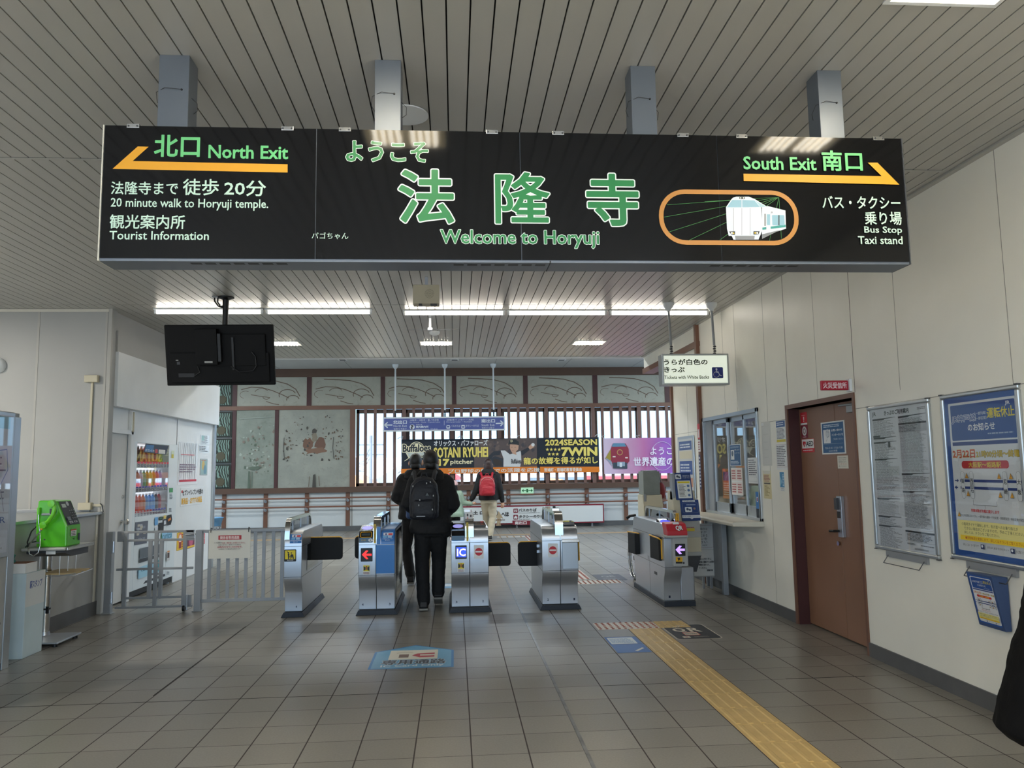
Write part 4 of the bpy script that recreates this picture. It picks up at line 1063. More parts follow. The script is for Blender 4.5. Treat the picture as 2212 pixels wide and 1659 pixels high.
# photograph of a pitcher in white on a dim stadium
fc.crop(820, 860, 6.506)
fc.poly([(1330, 575), (2212, 560), (2212, 968), (1330, 985)], (92, 78, 76))
random.seed(5)
for k in range(30): blot(fc, random.uniform(1360, 2190), random.uniform(600, 760), random.uniform(14, 40), ((112, 94, 88), (76, 68, 72), (128, 108, 98), (66, 62, 70))[k % 4], 9)
fc.poly([(1700, 735), (1760, 735), (1830, 790), (1900, 770), (1985, 740), (1992, 880), (1975, 965), (1740, 965), (1742, 850)], (222, 222, 222))
fc.poly([(1525, 820), (1600, 750), (1705, 738), (1690, 800), (1600, 810), (1560, 860), (1528, 862)], (34, 42, 54)); fc.poly([(1560, 850), (1620, 815), (1735, 850), (1740, 960), (1620, 960), (1580, 900)], (40, 48, 60))
fc.poly([(1600, 850), (1680, 862), (1720, 900), (1715, 952), (1640, 950), (1600, 900)], (52, 44, 40))
fc.poly([(1980, 745), (2095, 690), (2110, 726), (2000, 812)], (30, 38, 50)); fc.poly([(2090, 690), (2120, 650), (2165, 650), (2168, 690), (2110, 724)], (206, 160, 132)); fc.disc(2155, 655, 24, (232, 232, 230))
fc.poly([(1832, 650), (1955, 655), (1950, 720), (1915, 752), (1925, 800), (1870, 780), (1845, 740), (1830, 705)], (208, 164, 138)); fc.poly([(1802, 655), (1830, 590), (1900, 580), (1955, 612), (1958, 662), (1860, 640)], (30, 40, 46)); fc.text('B', 1840, 588, 1872, 620, (226, 216, 170))
fc.line([(1848, 690), (1868, 690)], 0.008, (70, 50, 44)); fc.line([(1895, 692), (1915, 692)], 0.008, (70, 50, 44)); fc.line([(1860, 738), (1882, 738)], 0.007, (150, 90, 80))
fc.text('Buffaloes', 1852, 856, 1988, 918, (30, 34, 44), bold=0.003)
fc.poly([(302, 995), (2215, 962), (2215, 1052), (302, 1070)], (240, 132, 28))
fc.text('オリックス・バファローズ', 765, 590, 1516, 672, (238, 238, 236), bold=0.004)
fc.text('SOTANI RYUHEI', 764, 694, 1520, 830, GO, bold=0.009); fc.text('17', 836, 862, 972, 946, GO, bold=0.014); fc.text('pitcher', 996, 864, 1312, 942, GOL, bold=0.004)
# team emblem: lettering over a pale ball and pennant
fc.disc(520, 720, 108, GOL); fc.disc(520, 720, 100, NV); fc.disc(520, 726, 92, GOL); fc.rect(405, 716, 640, 850, NV)
fc.poly([(360, 760), (620, 752), (626, 800), (440, 836), (400, 830)], (210, 214, 204)); fc.poly([(350, 880), (440, 820), (610, 806), (612, 890)], NV); fc.line([(352, 884), (430, 830), (610, 812)], 0.012, GOL); fc.line([(380, 770), (410, 838)], 0.02, GOL)
fc.text('Buffaloes', 328, 652, 712, 752, NV, bold=0.008, outline=GOL, ow=0.016)
fc.lines(470, 806, 606, 842, 2, GOL, ragged=0.1)
fc.text('プロ野球の舞台での活躍を応援します', 965, 988, 2520, 1044, (240, 236, 226), bold=0.002)
fc.crop(1130, 860, 6.32)
fc.poly([(230, 936), (1038, 936), (1042, 1012), (230, 1020)], (240, 132, 28))
fc.text('2024SEASON', 304, 566, 1004, 642, GO, bold=0.008)
fc.text('7WIN', 528, 676, 1004, 782, GO, bold=0.016)
def star(cx, cy, r): fc.poly([(cx + (r if k % 2 == 0 else r * 0.42) * sin(k * PI / 5), cy - (r if k % 2 == 0 else r * 0.42) * cos(k * PI / 5)) for k in range(10)], GO, step=False)
for k in range(4): star(330 + 54 * k, 702, 26)
for k in range(3): star(357 + 54 * k, 766, 26)
fc.text('龍の故郷を得るが如し', 8, 806, 1016, 898, GO, bold=0.005)
fc.text('斑鳩町・斑鳩町教育委員会', 288, 952, 802, 1002, (240, 236, 226), bold=0.002)
fc.build('print', bn)
m = MB()
for xx, zz_ in ((x0, z1), (x0 + 1.5, z1), (x0 + 3, z1), (x1, z1), (x1, z0), (x0, z0)):
    m.tube([(xx, BYB, zz_), (xx + 0.03, BYB + 0.03, zz_ + 0.08), (xx - 0.05, BYB + 0.02, zz_ + 0.06), (xx - 0.1, BYB - 0.02, zz_ + 0.02)], 0.007, WHITE, 6)
m.build('tie_cord', bn)
pn = thing('purple_banner', 'pink and purple welcome banner with a red train beside the baseball banner', 'banner', (5.0, BYB, 1.4))
x0, x1 = ony(1304, 980, BYB)[0], 6.9; z0, z1 = ony(1380, 1023, BYB)[2], ony(1380, 946, BYB)[2]
PUR = mat('purple_banner_cloth', (196, 130, 190), rough=0.6)
pn_, pl_ = nodes(PUR); t = pn_.new('ShaderNodeTexCoord'); s_ = pn_.new('ShaderNodeSeparateXYZ'); r = pn_.new('ShaderNodeValToRGB'); mr = pn_.new('ShaderNodeMapRange')
mr.inputs['From Min'].default_value = x0 - 5.0; mr.inputs['From Max'].default_value = x1 - 5.0
e = r.color_ramp.elements; e[0].color = (*lin((226, 206, 228)), 1); e[1].color = (*lin((120, 88, 190)), 1)
q = r.color_ramp.elements.new(0.34); q.color = (*lin((190, 110, 160)), 1); q = r.color_ramp.elements.new(0.5); q.color = (*lin((160, 96, 184)), 1)
pl_.new(t.outputs['Object'], s_.inputs[0]); pl_.new(s_.outputs[0], mr.inputs[0]); pl_.new(mr.outputs[0], r.inputs[0]); pl_.new(r.outputs[0], pn_['Principled BSDF'].inputs['Base Color'])
cloth(x0, x1, z0, z1, BYB, PUR, 0.016, 0.7, 50).build('cloth', pn, smooth=60)
fc = fy(x0, x1, BYB - 0.02, z0, z1, eps=0.0003).crop(1130, 860, 6.32)
RD = (150, 44, 66)
fc.poly([(1118, 830), (1200, 690), (1200, 850)], (170, 150, 60)); fc.poly([(1118, 810), (1210, 860), (1220, 930)], (150, 160, 180))
fc.poly([(1195, 700), (1225, 620), (1400, 620), (1440, 690), (1452, 860), (1420, 900), (1225, 900), (1198, 850)], RD); fc.poly([(1215, 640), (1235, 616), (1385, 616), (1412, 660), (1215, 664)], (92, 142, 172))
fc.disc(1320, 740, 40, (190, 150, 90)); fc.disc(1320, 740, 30, RD); fc.rect(1222, 790, 1262, 808, (240, 226, 220)); fc.rect(1394, 806, 1430, 822, (240, 226, 220))
fc.poly([(1225, 880), (1420, 880), (1424, 962), (1228, 958)], (60, 74, 86)); fc.rect(1285, 870, 1390, 930, (150, 168, 184)); fc.rect(1318, 880, 1350, 940, (220, 226, 230))
fc.text('ようこそ', 1736, 672, 2150, 770, (240, 232, 244), bold=0.003)
fc.text('世界遺産の里', 1508, 806, 2170, 922, (240, 232, 244), bold=0.006)
fc.line([(1900 + 160 * cos(math.radians(q)), 790 - 195 * sin(math.radians(q))) for q in range(20, 160, 8)], 0.012, (226, 210, 236)); fc.line([(1900 + 160 * cos(math.radians(q)), 790 - 195 * sin(math.radians(q))) for q in range(215, 330, 8)], 0.012, (226, 210, 236))
fc.build('print', pn)
m = MB()
for xx in (x0 + 0.02, x0 + 0.93): m.tube([(xx, BYB, z1), (xx - 0.06, BYB + 0.03, z1 + 0.06), (xx + 0.03, BYB - 0.01, z1 + 0.07)], 0.007, WHITE, 6)
m.build('tie_cord', pn)

# unseen lamps added to brighten the hall, hidden by the low ceiling edge
for x, y, l in ((-5.0, 14.2, 'added unseen hall lamp over the passage by the white wall'), (-2.0, 14.2, 'added unseen hall lamp left of the middle, above the low ceiling edge'), (1.0, 14.2, 'added unseen hall lamp right of the middle, above the low ceiling edge'), (4.0, 14.2, 'added unseen hall lamp nearest the corridor'), (-6.5, 17.0, 'added unseen hall lamp by the open hall end'), (6.5, 17.0, 'added unseen hall lamp at the corridor end of the hall')):
    t = thing('added_hall_lamp', l, 'ceiling light', (x, y, HH), 'added hall lamps')
    m = MB(); m.box(x - 0.62, x + 0.62, y - 0.12, y + 0.12, HH - 0.06, HH, WHITE); m.build('body', t)
    m = MB(); m.box(x - 0.6, x + 0.6, y - 0.1, y + 0.1, HH - 0.075, HH - 0.06, TUBE); m.build('diffuser', t)
    area('added_hall_light', (x, y, HH - 0.09), 1.2, 0.2, 58, (0.86, 0.95, 1.0))

# ================================================================== THE TICKET GATES
BLUEP = mat('blue_gate_enamel', (30, 112, 186), rough=0.3, coat=0.3, var=0.03)
GY0 = 8.27
NAVYT = (26, 34, 60)
def cab_prof(yf, yb, top=0.87):
    a = [(yb - 0.07, 0.055), (yf + 0.07, 0.055), (yf + 0.068, 0.24), (yf + 0.055, 0.285), (yf + 0.03, 0.325), (yf + 0.008, 0.365), (yf, 0.405), (yf, 0.73), (yf + 0.006, 0.775), (yf + 0.024, 0.82), (yf + 0.055, 0.852), (yf + 0.1, top)]
    return a + [(yb - 0.1, top), (yb - 0.05, 0.85), (yb - 0.01, 0.80), (yb, 0.73), (yb, 0.405), (yb - 0.03, 0.325), (yb - 0.068, 0.24)]
def cabinet(g, x0, x1, yf, yb, mt, seam=True, name='cabinet'):
    m = MB(); m.prism(cab_prof(yf, yb), 'x', x0, x1, mt)
    o = m.build(name, g, smooth=35, bevel=0.004)
    if seam:
        m = MB()
        for z in (0.407, 0.717): m.box(x0 - 0.0006, x1 + 0.0006, yf - 0.0006, yb + 0.0006, z, z + 0.004, BLACK)
        m.build('panel_seam', o)
    return o
def fin(g, x0, x1, yf, yb, z1=1.0, mt=None):
    mt = mt or STEEL_P
    def path(o):
        r = 0.13 - o
        P = [(yf + 0.006 + o, 0.72), (yf + 0.012 + o, 0.80)]
        c = (yf + 0.02 + o + r, z1 - o - r)
        P += [(c[0] - r * cos(math.radians(q)), c[1] + r * sin(math.radians(q))) for q in range(0, 91, 15)]
        c = (yb - 0.02 - o - r, z1 - o - r)
        P += [(c[0] + r * sin(math.radians(q)), c[1] + r * cos(math.radians(q))) for q in range(0, 91, 15)]
        return P + [(yb - 0.012 - o, 0.80), (yb - 0.006 - o, 0.72)]
    A, B = path(0), path(0.03)
    m = MB(); n = len(A)
    vs = [(x, p[0], p[1]) for x in (x0, x1) for p in A + B]
    fs = []
    for i in range(n - 1):
        fs += [(i, i + 1, 2 * n + i + 1, 2 * n + i), (n + i, 3 * n + i, 3 * n + i + 1, n + i + 1), (i, n + i, n + i + 1, i + 1), (2 * n + i, 2 * n + i + 1, 3 * n + i + 1, 3 * n + i)]
    m.raw(vs, fs, mt); o = m.build('guide_fin', g, smooth=35)
    m = MB(); xm = (x0 + x1) / 2; Q = path(0.028)
    m.prism(Q + [(Q[-1][0], 0.70), (Q[0][0], 0.70)], 'x', x0 + 0.012, x1 - 0.012, SMOKE); m.build('smoked_screen', o)
    m = MB()
    for y in (yf + 0.22, (yf + yb) / 2, yb - 0.22): m.box(x0 + 0.004, x1 - 0.004, y, y + 0.008, 0.86, z1 - 0.02, STEEL)
    m.build('screen_divider', o)
    return o
def flap(g, x0, x1, y, z0, z1, side):
    """soft barrier: rounded outer corners, yellow top edge; side +1 opens to +x"""
    n = []
    r = 0.035
    xo, xi = (x1, x0) if side > 0 else (x0, x1)
    s = -side
    pts = [(xi, z0), (xo + s * r, z0)] + [(xo + s * r * (1 - sin(math.radians(q))), z0 + r * (1 - cos(math.radians(q)))) for q in (30, 60, 90)] + [(xo, z1 - r)] + [(xo + s * r * (1 - cos(math.radians(q))), z1 - r * (1 - sin(math.radians(q)))) for q in (30, 60, 90)] + [(xi, z1)]
    m = MB(); m.prism(pts, 'y', y, y + 0.035, RUBBER); o = m.build('barrier_flap', g, bevel=0.008)
    m = MB(); m.tube([(xi, y + 0.0175, z1 + 0.001), (xo + s * r, y + 0.0175, z1 + 0.001), (xo + s * r * 0.3, y + 0.0175, z1 - r * 0.35)], 0.009, YEL, 8); m.build('edge_trim', o, smooth=50)
def base(g, x0, x1, yf, yb):
    m = MB(); m.prism([(x0 - 0.03, 0), (x1 + 0.03, 0), (x1 + 0.005, 0.05), (x0 - 0.005, 0.05)], 'y', yf + 0.03, yb + 0.0, NAVYB); m.build('plinth', g, bevel=0.003)
    m = MB(); m.box(x0 + 0.01, x1 - 0.01, yf + 0.06, yb - 0.03, 0.045, 0.058, BLACK); m.build('plinth_gap', g)
def sface(x0, x1, ya, za, yb, zb, **k):
    L = math.hypot(yb - ya, zb - za)
    return Face((x0, ya, za), XP, (0, (yb - ya) / L, (zb - za) / L), x1 - x0, L, **k)
def no_entry(f, cx, cy, r, ry):
    f.disc(cx, cy, r, (196, 30, 44), ry=ry); f.rect(cx - r * 0.86, cy - ry * 0.2, cx + r * 0.86, cy + ry * 0.2, (236, 236, 234))
def ic_label(g, x0, x1, yf, name='blue_card_label'):
    f = sface(x0, x1, yf + 0.0035, 0.765, yf + 0.021, 0.822, eps=0.0003)
    f.rect(0, -0.32, 1, 1.25, (36, 112, 184)); f.rect(0.16, -0.26, 0.96, 0.22, (228, 230, 232)); f.disc(0.38, 0, 0.09, (90, 96, 150), ry=0.17)
    f.poly([(0.52, 0), (0.62, -0.14), (0.92, -0.14), (0.92, 0.16), (0.62, 0.16)], (206, 40, 54)); f.rect(0.12, 0.3, 0.46, 0.66, (120, 176, 216)); f.rect(0.52, 0.3, 0.86, 0.66, (170, 196, 220))
    f.text('交通系ICカードが', 0.08, 0.74, 0.92, 0.9, (230, 236, 242)); f.text('使えます', 0.3, 0.96, 0.7, 1.14, (230, 236, 242))
    f.build(name, g)
def reader(g, x0, x1, yf, oval=(150, 146, 226), slot=True):
    m = MB(); m.prism([(yf - 0.005, 0.742), (yf + 0.0, 0.79), (yf + 0.03, 0.856), (yf + 0.24, 0.905), (yf + 0.26, 0.86), (yf + 0.1, 0.74)], 'x', x0, x1, BLACKGL)
    o = m.build('card_reader', g, bevel=0.004)
    f = sface(x0, x1, yf + 0.03, 0.8565, yf + 0.24, 0.9055, eps=0.0004)
    f.disc(0.5, 0.5, 0.4, glow(oval, 0.5), ry=0.3); f.build('touch_pad', o)
    return o
BX = lambda px, Y=GY0: ony(px, 1250, Y)[0]

# gate at the fence: single cabinet with the fin on its left
YB = 9.55
g = thing('ticket_gate', 'narrow steel ticket gate at the end of the grey fence, numbered 4', 'ticket gate', (-1.66, 8.9, 0), 'ticket gates')
x0, x1 = -1.755, -1.575
cabinet(g, x0, x1, GY0, YB, STEEL); base(g, x0, x1, GY0, YB); fin(g, x0, x0 + 0.05, GY0, YB)
ic_label(g, x0 + 0.056, x1 - 0.008, GY0)
f = fy(x0, x1, GY0 - 0.0006, 0.4, 0.73, eps=0.0003).crop(590, 1060, 5.529)
f.rect(132, 702, 276, 846, (24, 22, 20), r=0.008); f.rect(142, 712, 266, 818, (232, 208, 28), r=0.004)
f.disc(184, 738, 8, BLACK); f.poly([(174, 750), (196, 750), (192, 818), (180, 818)], BLACK); f.disc(218, 744, 8, BLACK); f.poly([(212, 756), (240, 762), (248, 814), (236, 814), (226, 785), (214, 816), (206, 812)], BLACK); f.line([(168, 724), (184, 752)], 0.006, BLACK); f.line([(196, 792), (216, 768)], 0.006, BLACK)
f.text('痴漢は犯罪', 168, 822, 240, 838, (226, 226, 220)); f.build('warning_sticker', g)
def number(g, s_, px, py, ox, oy, k, x0, x1):
    f = fy(x0, x1, GY0 + 0.0675, 0.06, 0.24, eps=0.0004).crop(ox, oy, k); f.text(s_, px - 9, py - 13, px + 9, py + 13, NAVYT, bold=0.0008); f.build('lane_number', g)
number(g, '4', 277, 1386, 590, 1060, 5.529, x0, x1)
yy = 8.76
flap(g, x1 - 0.01, ony(740, 1185, yy)[0], yy, ony(710, 1209, yy)[2], ony(710, 1161, yy)[2], 1)
m = MB(); m.box(x1 - 0.002, x1 + 0.004, 8.55, 9.2, 0.44, 0.71, BLACKGL); m.build('side_sensor_strip', g)

def double_gate(label, pl, pm, pr, left, right, nl, nr, ox, oy, k, npos):
    x0, xm, x1 = BX(pl), BX(pm), BX(pr)
    g = thing('ticket_gate', label, 'ticket gate', (xm, 8.9, 0), 'ticket gates')
    cabinet(g, x0, xm - 0.0015, GY0, YB, left); cabinet(g, xm + 0.0015, x1, GY0, YB, right, name='cabinet')
    base(g, x0, x1, GY0, YB)
    number(g, nl, npos[0], npos[1], ox, oy, k, x0, xm); number(g, nr, npos[2], npos[3], ox, oy, k, xm, x1)
    return g, x0, xm, x1
# second gate: red arrow on steel, blue right half
g, x0, xm, x1 = double_gate('double ticket gate with a blue right half and a red arrow', 774, 812, 852, STEEL, STEEL, '4', '3', 590, 1060, 5.529, (1070, 1360, 1392, 1352))
m = MB(); m.box(xm + 0.001, x1 + 0.001, GY0 - 0.003, GY0 + 0.02, 0.425, 0.715, BLUEP); m.build('blue_front', g)
m = MB(); m.prism([(GY0 - 0.003, 0.722), (GY0 + 0.003, 0.776), (GY0 + 0.022, 0.822), (GY0 + 0.052, 0.855), (GY0 + 0.1, 0.874), (9.2, 0.876), (9.2, 0.86), (GY0 + 0.1, 0.86), (GY0 + 0.06, 0.72)], 'x', xm + 0.05, x1 + 0.001, BLUEP); m.build('blue_deck', g, smooth=35)
fin(g, xm - 0.03, xm + 0.045, GY0 - 0.004, YB)
m = MB(); m.box(xm + 0.008, xm + 0.046, GY0 - 0.002, GY0 + 0.012, 0.722, 0.90, BLUEP); m.build('blue_fin_front', g)
f = fy(xm - 0.03, xm, GY0 - 0.002, 0.722, 0.93, eps=0.0004); f.rect(0.25, 0.02, 0.95, 0.95, (226, 190, 40)); f.lines(0.3, 0.06, 0.9, 0.9, 14, (80, 50, 20), ragged=0.1); f.build('yellow_sticker', g)
r_ = reader(g, x0 + 0.004, xm - 0.034, GY0)
f = sface(x0 + 0.004, xm - 0.034, GY0 - 0.0005, 0.79, GY0 + 0.0295, 0.856, eps=0.0004); f.ring(0.1, 0.1, 0.92, 0.95, YEL, 0.012, 0.006); f.rect(0.2, 0.3, 0.82, 0.7, (52, 66, 70)); f.build('ticket_slot', r_)
f = fy(x0, xm, GY0 - 0.0056, 0.742, 0.79, eps=0.0004); f.text('切符', 0.14, 0.35, 0.42, 0.65, (210, 176, 60)); f.disc(0.68, 0.5, 0.12, (226, 228, 230), ry=0.34); f.rect(0.63, 0.4, 0.73, 0.46, (20, 20, 22)); f.rect(0.665, 0.4, 0.695, 0.7, (20, 20, 22)); f.build('slot_marks', r_)
ic_label(g, xm + 0.055, x1 - 0.01, GY0 - 0.006)
f = fy(x0, x1, GY0 - 0.0008, 0.4, 0.73, eps=0.0004).crop(590, 1060, 5.529)
f.rect(1046, 684, 1188, 846, (14, 14, 16), r=0.006); RDA = glow((226, 46, 46), 1.1)
f.rect(1082, 752, 1176, 776, RDA); f.poly([(1060, 764), (1112, 712), (1138, 716), (1096, 764), (1138, 814), (1112, 818)], RDA)
f.rect(1072, 882, 1158, 1004, (226, 228, 226)); f.rect(1078, 892, 1152, 962, (226, 206, 40)); f.poly([(1080, 902), (1104, 914), (1104, 946), (1080, 956)], BLACK); f.poly([(1150, 902), (1126, 914), (1126, 946), (1150, 956)], BLACK); f.rect(1108, 900, 1122, 944, (170, 70, 40)); f.lines(1078, 970, 1152, 1000, 2, (120, 50, 50), ragged=0.1)
f.build('front_display', g)
flap(g, ony(766, 1185, yy)[0], x0 + 0.01, yy, ony(770, 1207, yy)[2], ony(770, 1159, yy)[2], -1)
m = MB(); m.box(x1 - 0.002, x1 + 0.004, 8.5, 9.3, 0.12, 0.84, BLACKGL); m.build('side_sensor_strip', g)

# third gate: IC display and no-entry plate
g, x0, xm, x1 = double_gate('double ticket gate with a lit IC display and no-entry plate, right of the walking man', 975, 1015, 1056, STEEL, STEEL, '3', '2', 950, 1060, 5.72, (207, 1374, 535, 1364))
fin(g, xm - 0.045, xm + 0.045, GY0 - 0.004, YB)
f = fy(xm - 0.045, xm, GY0 - 0.002, 0.722, 0.93, eps=0.0004); f.rect(0.3, 0.02, 0.75, 0.95, (226, 200, 40)); f.lines(0.36, 0.06, 0.7, 0.9, 14, (80, 50, 20), ragged=0.1); f.build('yellow_sticker', g)
f = fy(xm - 0.045, xm + 0.045, GY0 + 0.03, 0.96, 1.03, eps=0.0004); f.rect(0.02, 0.0, 0.9, 1, (226, 224, 222)); f.disc(0.3, 0.4, 0.1, (40, 36, 44), ry=0.2); f.disc(0.68, 0.55, 0.1, (60, 40, 44), ry=0.2); f.poly([(0.2, 1), (0.3, 0.6), (0.42, 1)], (216, 150, 140)); f.build('leaflet', g)
r_ = reader(g, x0 + 0.004, xm - 0.05, GY0)
f = sface(x0 + 0.006, xm - 0.052, GY0 - 0.006, 0.74, GY0 + 0.0285, 0.856, eps=0.0004)
f.rect(0, 0, 1, 1, (30, 112, 178), r=0.012); f.rect(0, 0.12, 1, 0.5, (222, 230, 236)); f.text('専用', 0.08, 0.16, 0.88, 0.46, (60, 92, 130), bold=0.001); f.lines(0.05, 0.01, 0.95, 0.11, 1, (220, 230, 240), ragged=0.1); f.build('blue_lane_label', r_)
m = MB()
for k in range(3): m.box(xm + 0.05, x1 - 0.02, GY0 + 0.12 + k * 0.22, GY0 + 0.27 + k * 0.22, 0.87, 0.89, BLACKGL)
m.build('deck_reader_cover', g, bevel=0.004)
f = fy(x0, x1, GY0 - 0.0008, 0.4, 0.73, eps=0.0004).crop(950, 1060, 5.72)
f.rect(192, 676, 334, 844, (24, 28, 40), r=0.006); f.rect(204, 698, 326, 822, glow((52, 84, 216), 0.8)); f.text('IC', 214, 716, 318, 806, glow((236, 214, 240), 1.2), bold=0.002)
f.rect(218, 882, 306, 1004, (226, 228, 226)); f.rect(226, 892, 300, 964, (226, 206, 40)); f.poly([(228, 902), (252, 914), (252, 948), (228, 958)], BLACK); f.poly([(298, 902), (276, 914), (276, 948), (298, 958)], BLACK); f.rect(258, 900, 270, 946, (170, 70, 40)); f.lines(226, 972, 300, 1000, 2, (120, 50, 50), ragged=0.1)
f.rect(422, 672, 542, 840, (232, 232, 230)); no_entry(f, 482, 754, 48, 48)
f.build('front_display', g)
flap(g, x1 - 0.01, ony(1103, 1195, yy)[0], yy, ony(1080, 1223, yy)[2], ony(1080, 1173, yy)[2], 1)

# fourth gate: no-entry plate and raised cover
g, x0, xm, x1 = double_gate('double ticket gate with a no-entry plate beside the wide lane, numbered 2 and 1', 1172, 1212, 1250, STEEL, STEEL, '2', '1', 950, 1060, 5.72, (1338, 1346, 1662, 1340))
fin(g, xm - 0.052, xm + 0.035, GY0 - 0.004, YB, 1.02)
m = MB(); m.box(xm - 0.06, xm + 0.02, GY0 + 0.16, GY0 + 0.26, 1.018, 1.05, STEEL_P); m.box(xm - 0.045, xm - 0.02, GY0 + 0.17, GY0 + 0.24, 1.05, 1.07, DGREY); m.build('sensor_head', g, bevel=0.004)
m = MB(); m.box(xm + 0.045, x1 - 0.015, GY0 + 0.09, GY0 + 0.32, 0.87, 0.905, BLACKGL); m.build('deck_reader_cover', g, bevel=0.004)
m = MB(); m.box(xm + 0.012, x1 + 0.012, GY0 - 0.035, GY0 + 0.02, 0.70, 0.735, STEEL_P); m.box(xm + 0.018, x1 - 0.004, GY0 - 0.03, GY0 + 0.01, 0.425, 0.70, mat('satin_cover_plate', (170, 178, 186), rough=0.35, metal=0.8)); m.build('front_cover', g, bevel=0.004)
f = fy(x0, x1, GY0 - 0.0008, 0.4, 0.73, eps=0.0004).crop(950, 1060, 5.72)
f.rect(1338, 652, 1458, 822, (232, 232, 230)); no_entry(f, 1397, 736, 48, 50); f.build('no_entry_plate', g)
flap(g, ony(1119, 1195, yy)[0], x0 + 0.01, yy, ony(1140, 1223, yy)[2], ony(1140, 1171, yy)[2], -1)
m = MB(); m.box(x1 - 0.004, x1 + 0.03, 8.42, 8.455, 0.48, 0.72, RUBBER); o = m.build('barrier_flap', g, bevel=0.008)
m = MB(); m.tube([(x1 + 0.0, 8.43, 0.724), (x1 + 0.032, 8.43, 0.70), (x1 + 0.035, 8.43, 0.49)], 0.008, YEL, 8); m.build('edge_trim', o)
m = MB()
for z in (0.62, 0.56): m.box(x0 - 0.02, x0 + 0.005, 8.6, 8.63, z, z + 0.03, STEEL)
m.build('hinge', g)

# fifth gate: QR lane by the wall side
g = thing('ticket_gate', 'wide-lane ticket gate with a red QR scanner head and purple arrow', 'ticket gate', (2.36, 8.9, 0), 'ticket gates')
x0, xm, x1 = BX(1437), BX(1474), BX(1503)
xL = x0 + 0.0
m = MB(); m.prism(cab_prof(GY0, 9.72), 'x', xL, xm, STEEL); o = m.build('cabinet', g, smooth=35, bevel=0.004)
m = MB()
for z in (0.407, 0.717): m.box(xL - 0.0006, xm + 0.0006, GY0 - 0.0006, 9.72, z, z + 0.004, BLACK)
m.box(xL - 0.001, xL + 0.002, 8.92, 8.924, 0.06, 0.407, BLACK); m.box(xL - 0.002, xL + 0.002, 8.6, 8.72, 0.29, 0.32, DGREY)
m.build('panel_seam', o)
m = MB(); m.box(xm + 0.002, x1, GY0 + 0.07, 9.4, 0.055, 0.4, STEEL); m.build('side_cabinet', g, bevel=0.004)
m = MB(); m.box(x0 - 0.01, x1 + 0.0, GY0 + 0.03, 9.72, 0, 0.055, NAVYB); m.build('plinth', g, bevel=0.003)
fin(g, xm - 0.035, xm + 0.005, GY0 + 0.05, 9.72, 1.0)
f = fy(xm - 0.035, xm + 0.005, GY0 + 0.055, 0.74, 0.98, eps=0.0004); f.rect(0.1, 0.02, 0.95, 0.98, (226, 176, 36)); f.lines(0.3, 0.06, 0.7, 0.9, 10, (80, 50, 20), ragged=0.1); f.build('yellow_sticker', g)
r_ = reader(g, xL + 0.005, xm - 0.04, GY0 + 0.06, (60, 70, 240))
f = sface(xL + 0.02, xm - 0.05, GY0 + 0.0605, 0.79, GY0 + 0.09, 0.856, eps=0.0004); f.ring(0.02, 0.1, 0.98, 0.95, YEL, 0.012, 0.006); f.rect(0.15, 0.6, 0.85, 0.8, (200, 160, 40)); f.build('ticket_slot', r_)
hx0, hx1 = BX(1441, 8.2), BX(1485, 8.2)
m = MB(); m.prism([(8.13, 0.755), (8.13, 0.80), (8.19, 0.875), (8.33, 0.89), (8.33, 0.755)], 'x', hx0, hx1, mat('red_scanner_plastic', (190, 44, 56), rough=0.35, var=0.03)); o = m.build('qr_scanner', g, bevel=0.008)
m = MB(); m.box(hx0 - 0.004, hx1 + 0.004, 8.125, 8.34, 0.735, 0.757, GREYP); m.build('scanner_tray', o, bevel=0.004)
f = sface(hx0, hx1, 8.1295, 0.801, 8.1895, 0.876, eps=0.0008); f.text('QR', 0.46, 0.3, 0.78, 0.95, (240, 240, 240), bold=0.0022, outline=(30, 26, 28), ow=0.003); f.rect(0.36, -0.2, 0.66, 0.12, (222, 226, 230)); f.build('qr_lettering', o)
m = MB(); m.box(BX(1456, 8.2), BX(1488, 8.2), 8.19, 8.32, 0.43, 0.735, GREYP); o = m.build('display_box', g, bevel=0.008)
f = fy(BX(1456, 8.2), BX(1488, 8.2), 8.189, 0.43, 0.735, eps=0.0006).crop(1330, 1000, 5.027)
f.rect(646, 878, 756, 1010, (16, 16, 20), r=0.006); PA = glow((176, 140, 250), 1.0); f.rect(680, 930, 750, 956, PA); f.poly([(650, 943), (692, 898), (718, 902), (684, 943), (718, 986), (692, 990)], PA)
f.rect(652, 1022, 724, 1072, (230, 176, 30)); f.rect(652, 1072, 724, 1092, (30, 26, 22)); f.poly([(668, 1032), (700, 1028), (694, 1048), (710, 1056), (690, 1054), (680, 1066), (676, 1046)], BLACK); f.rect(730, 1076, 746, 1096, BLACK); f.build('display_face', o)
number(g, '1', 586, 1454, 1330, 1000, 5.027, x0, xm)
def side_flap(y0, y1, z0, z1, out, yel_front):
    m = MB(); m.prism([(xL, y0), (xL, y1), (xL - out, y1 - 0.03), (xL - out * 0.6, y0 + 0.02)], 'z', z0, z1, RUBBER); o = m.build('barrier_flap', g, bevel=0.01)
    m = MB()
    if yel_front: m.tube([(xL - out, y1 - 0.03, z1), (xL - out * 0.6, y0 + 0.02, z1 - 0.01), (xL - 0.004, y0, z1 - 0.03), (xL - 0.004, y0, z0 + 0.02)], 0.008, YEL, 8)
    else: m.tube([(xL - 0.01, y0, z1), (xL - out, y1 - 0.03, z1 + 0.004)], 0.008, YEL, 8)
    m.build('edge_trim', o)
side_flap(8.36, 8.72, 0.47, 0.72, 0.05, True); side_flap(9.38, 9.66, 0.43, 0.68, 0.09, False)
f = fxr(xL - 0.0008, 8.3, 9.7, 0.06, 0.87, eps=0.0004)   # the lane side faces the passage
f.text('改札 5', 0.50, 0.5, 0.57, 0.56, (90, 96, 104)); f.build('side_mark', g)
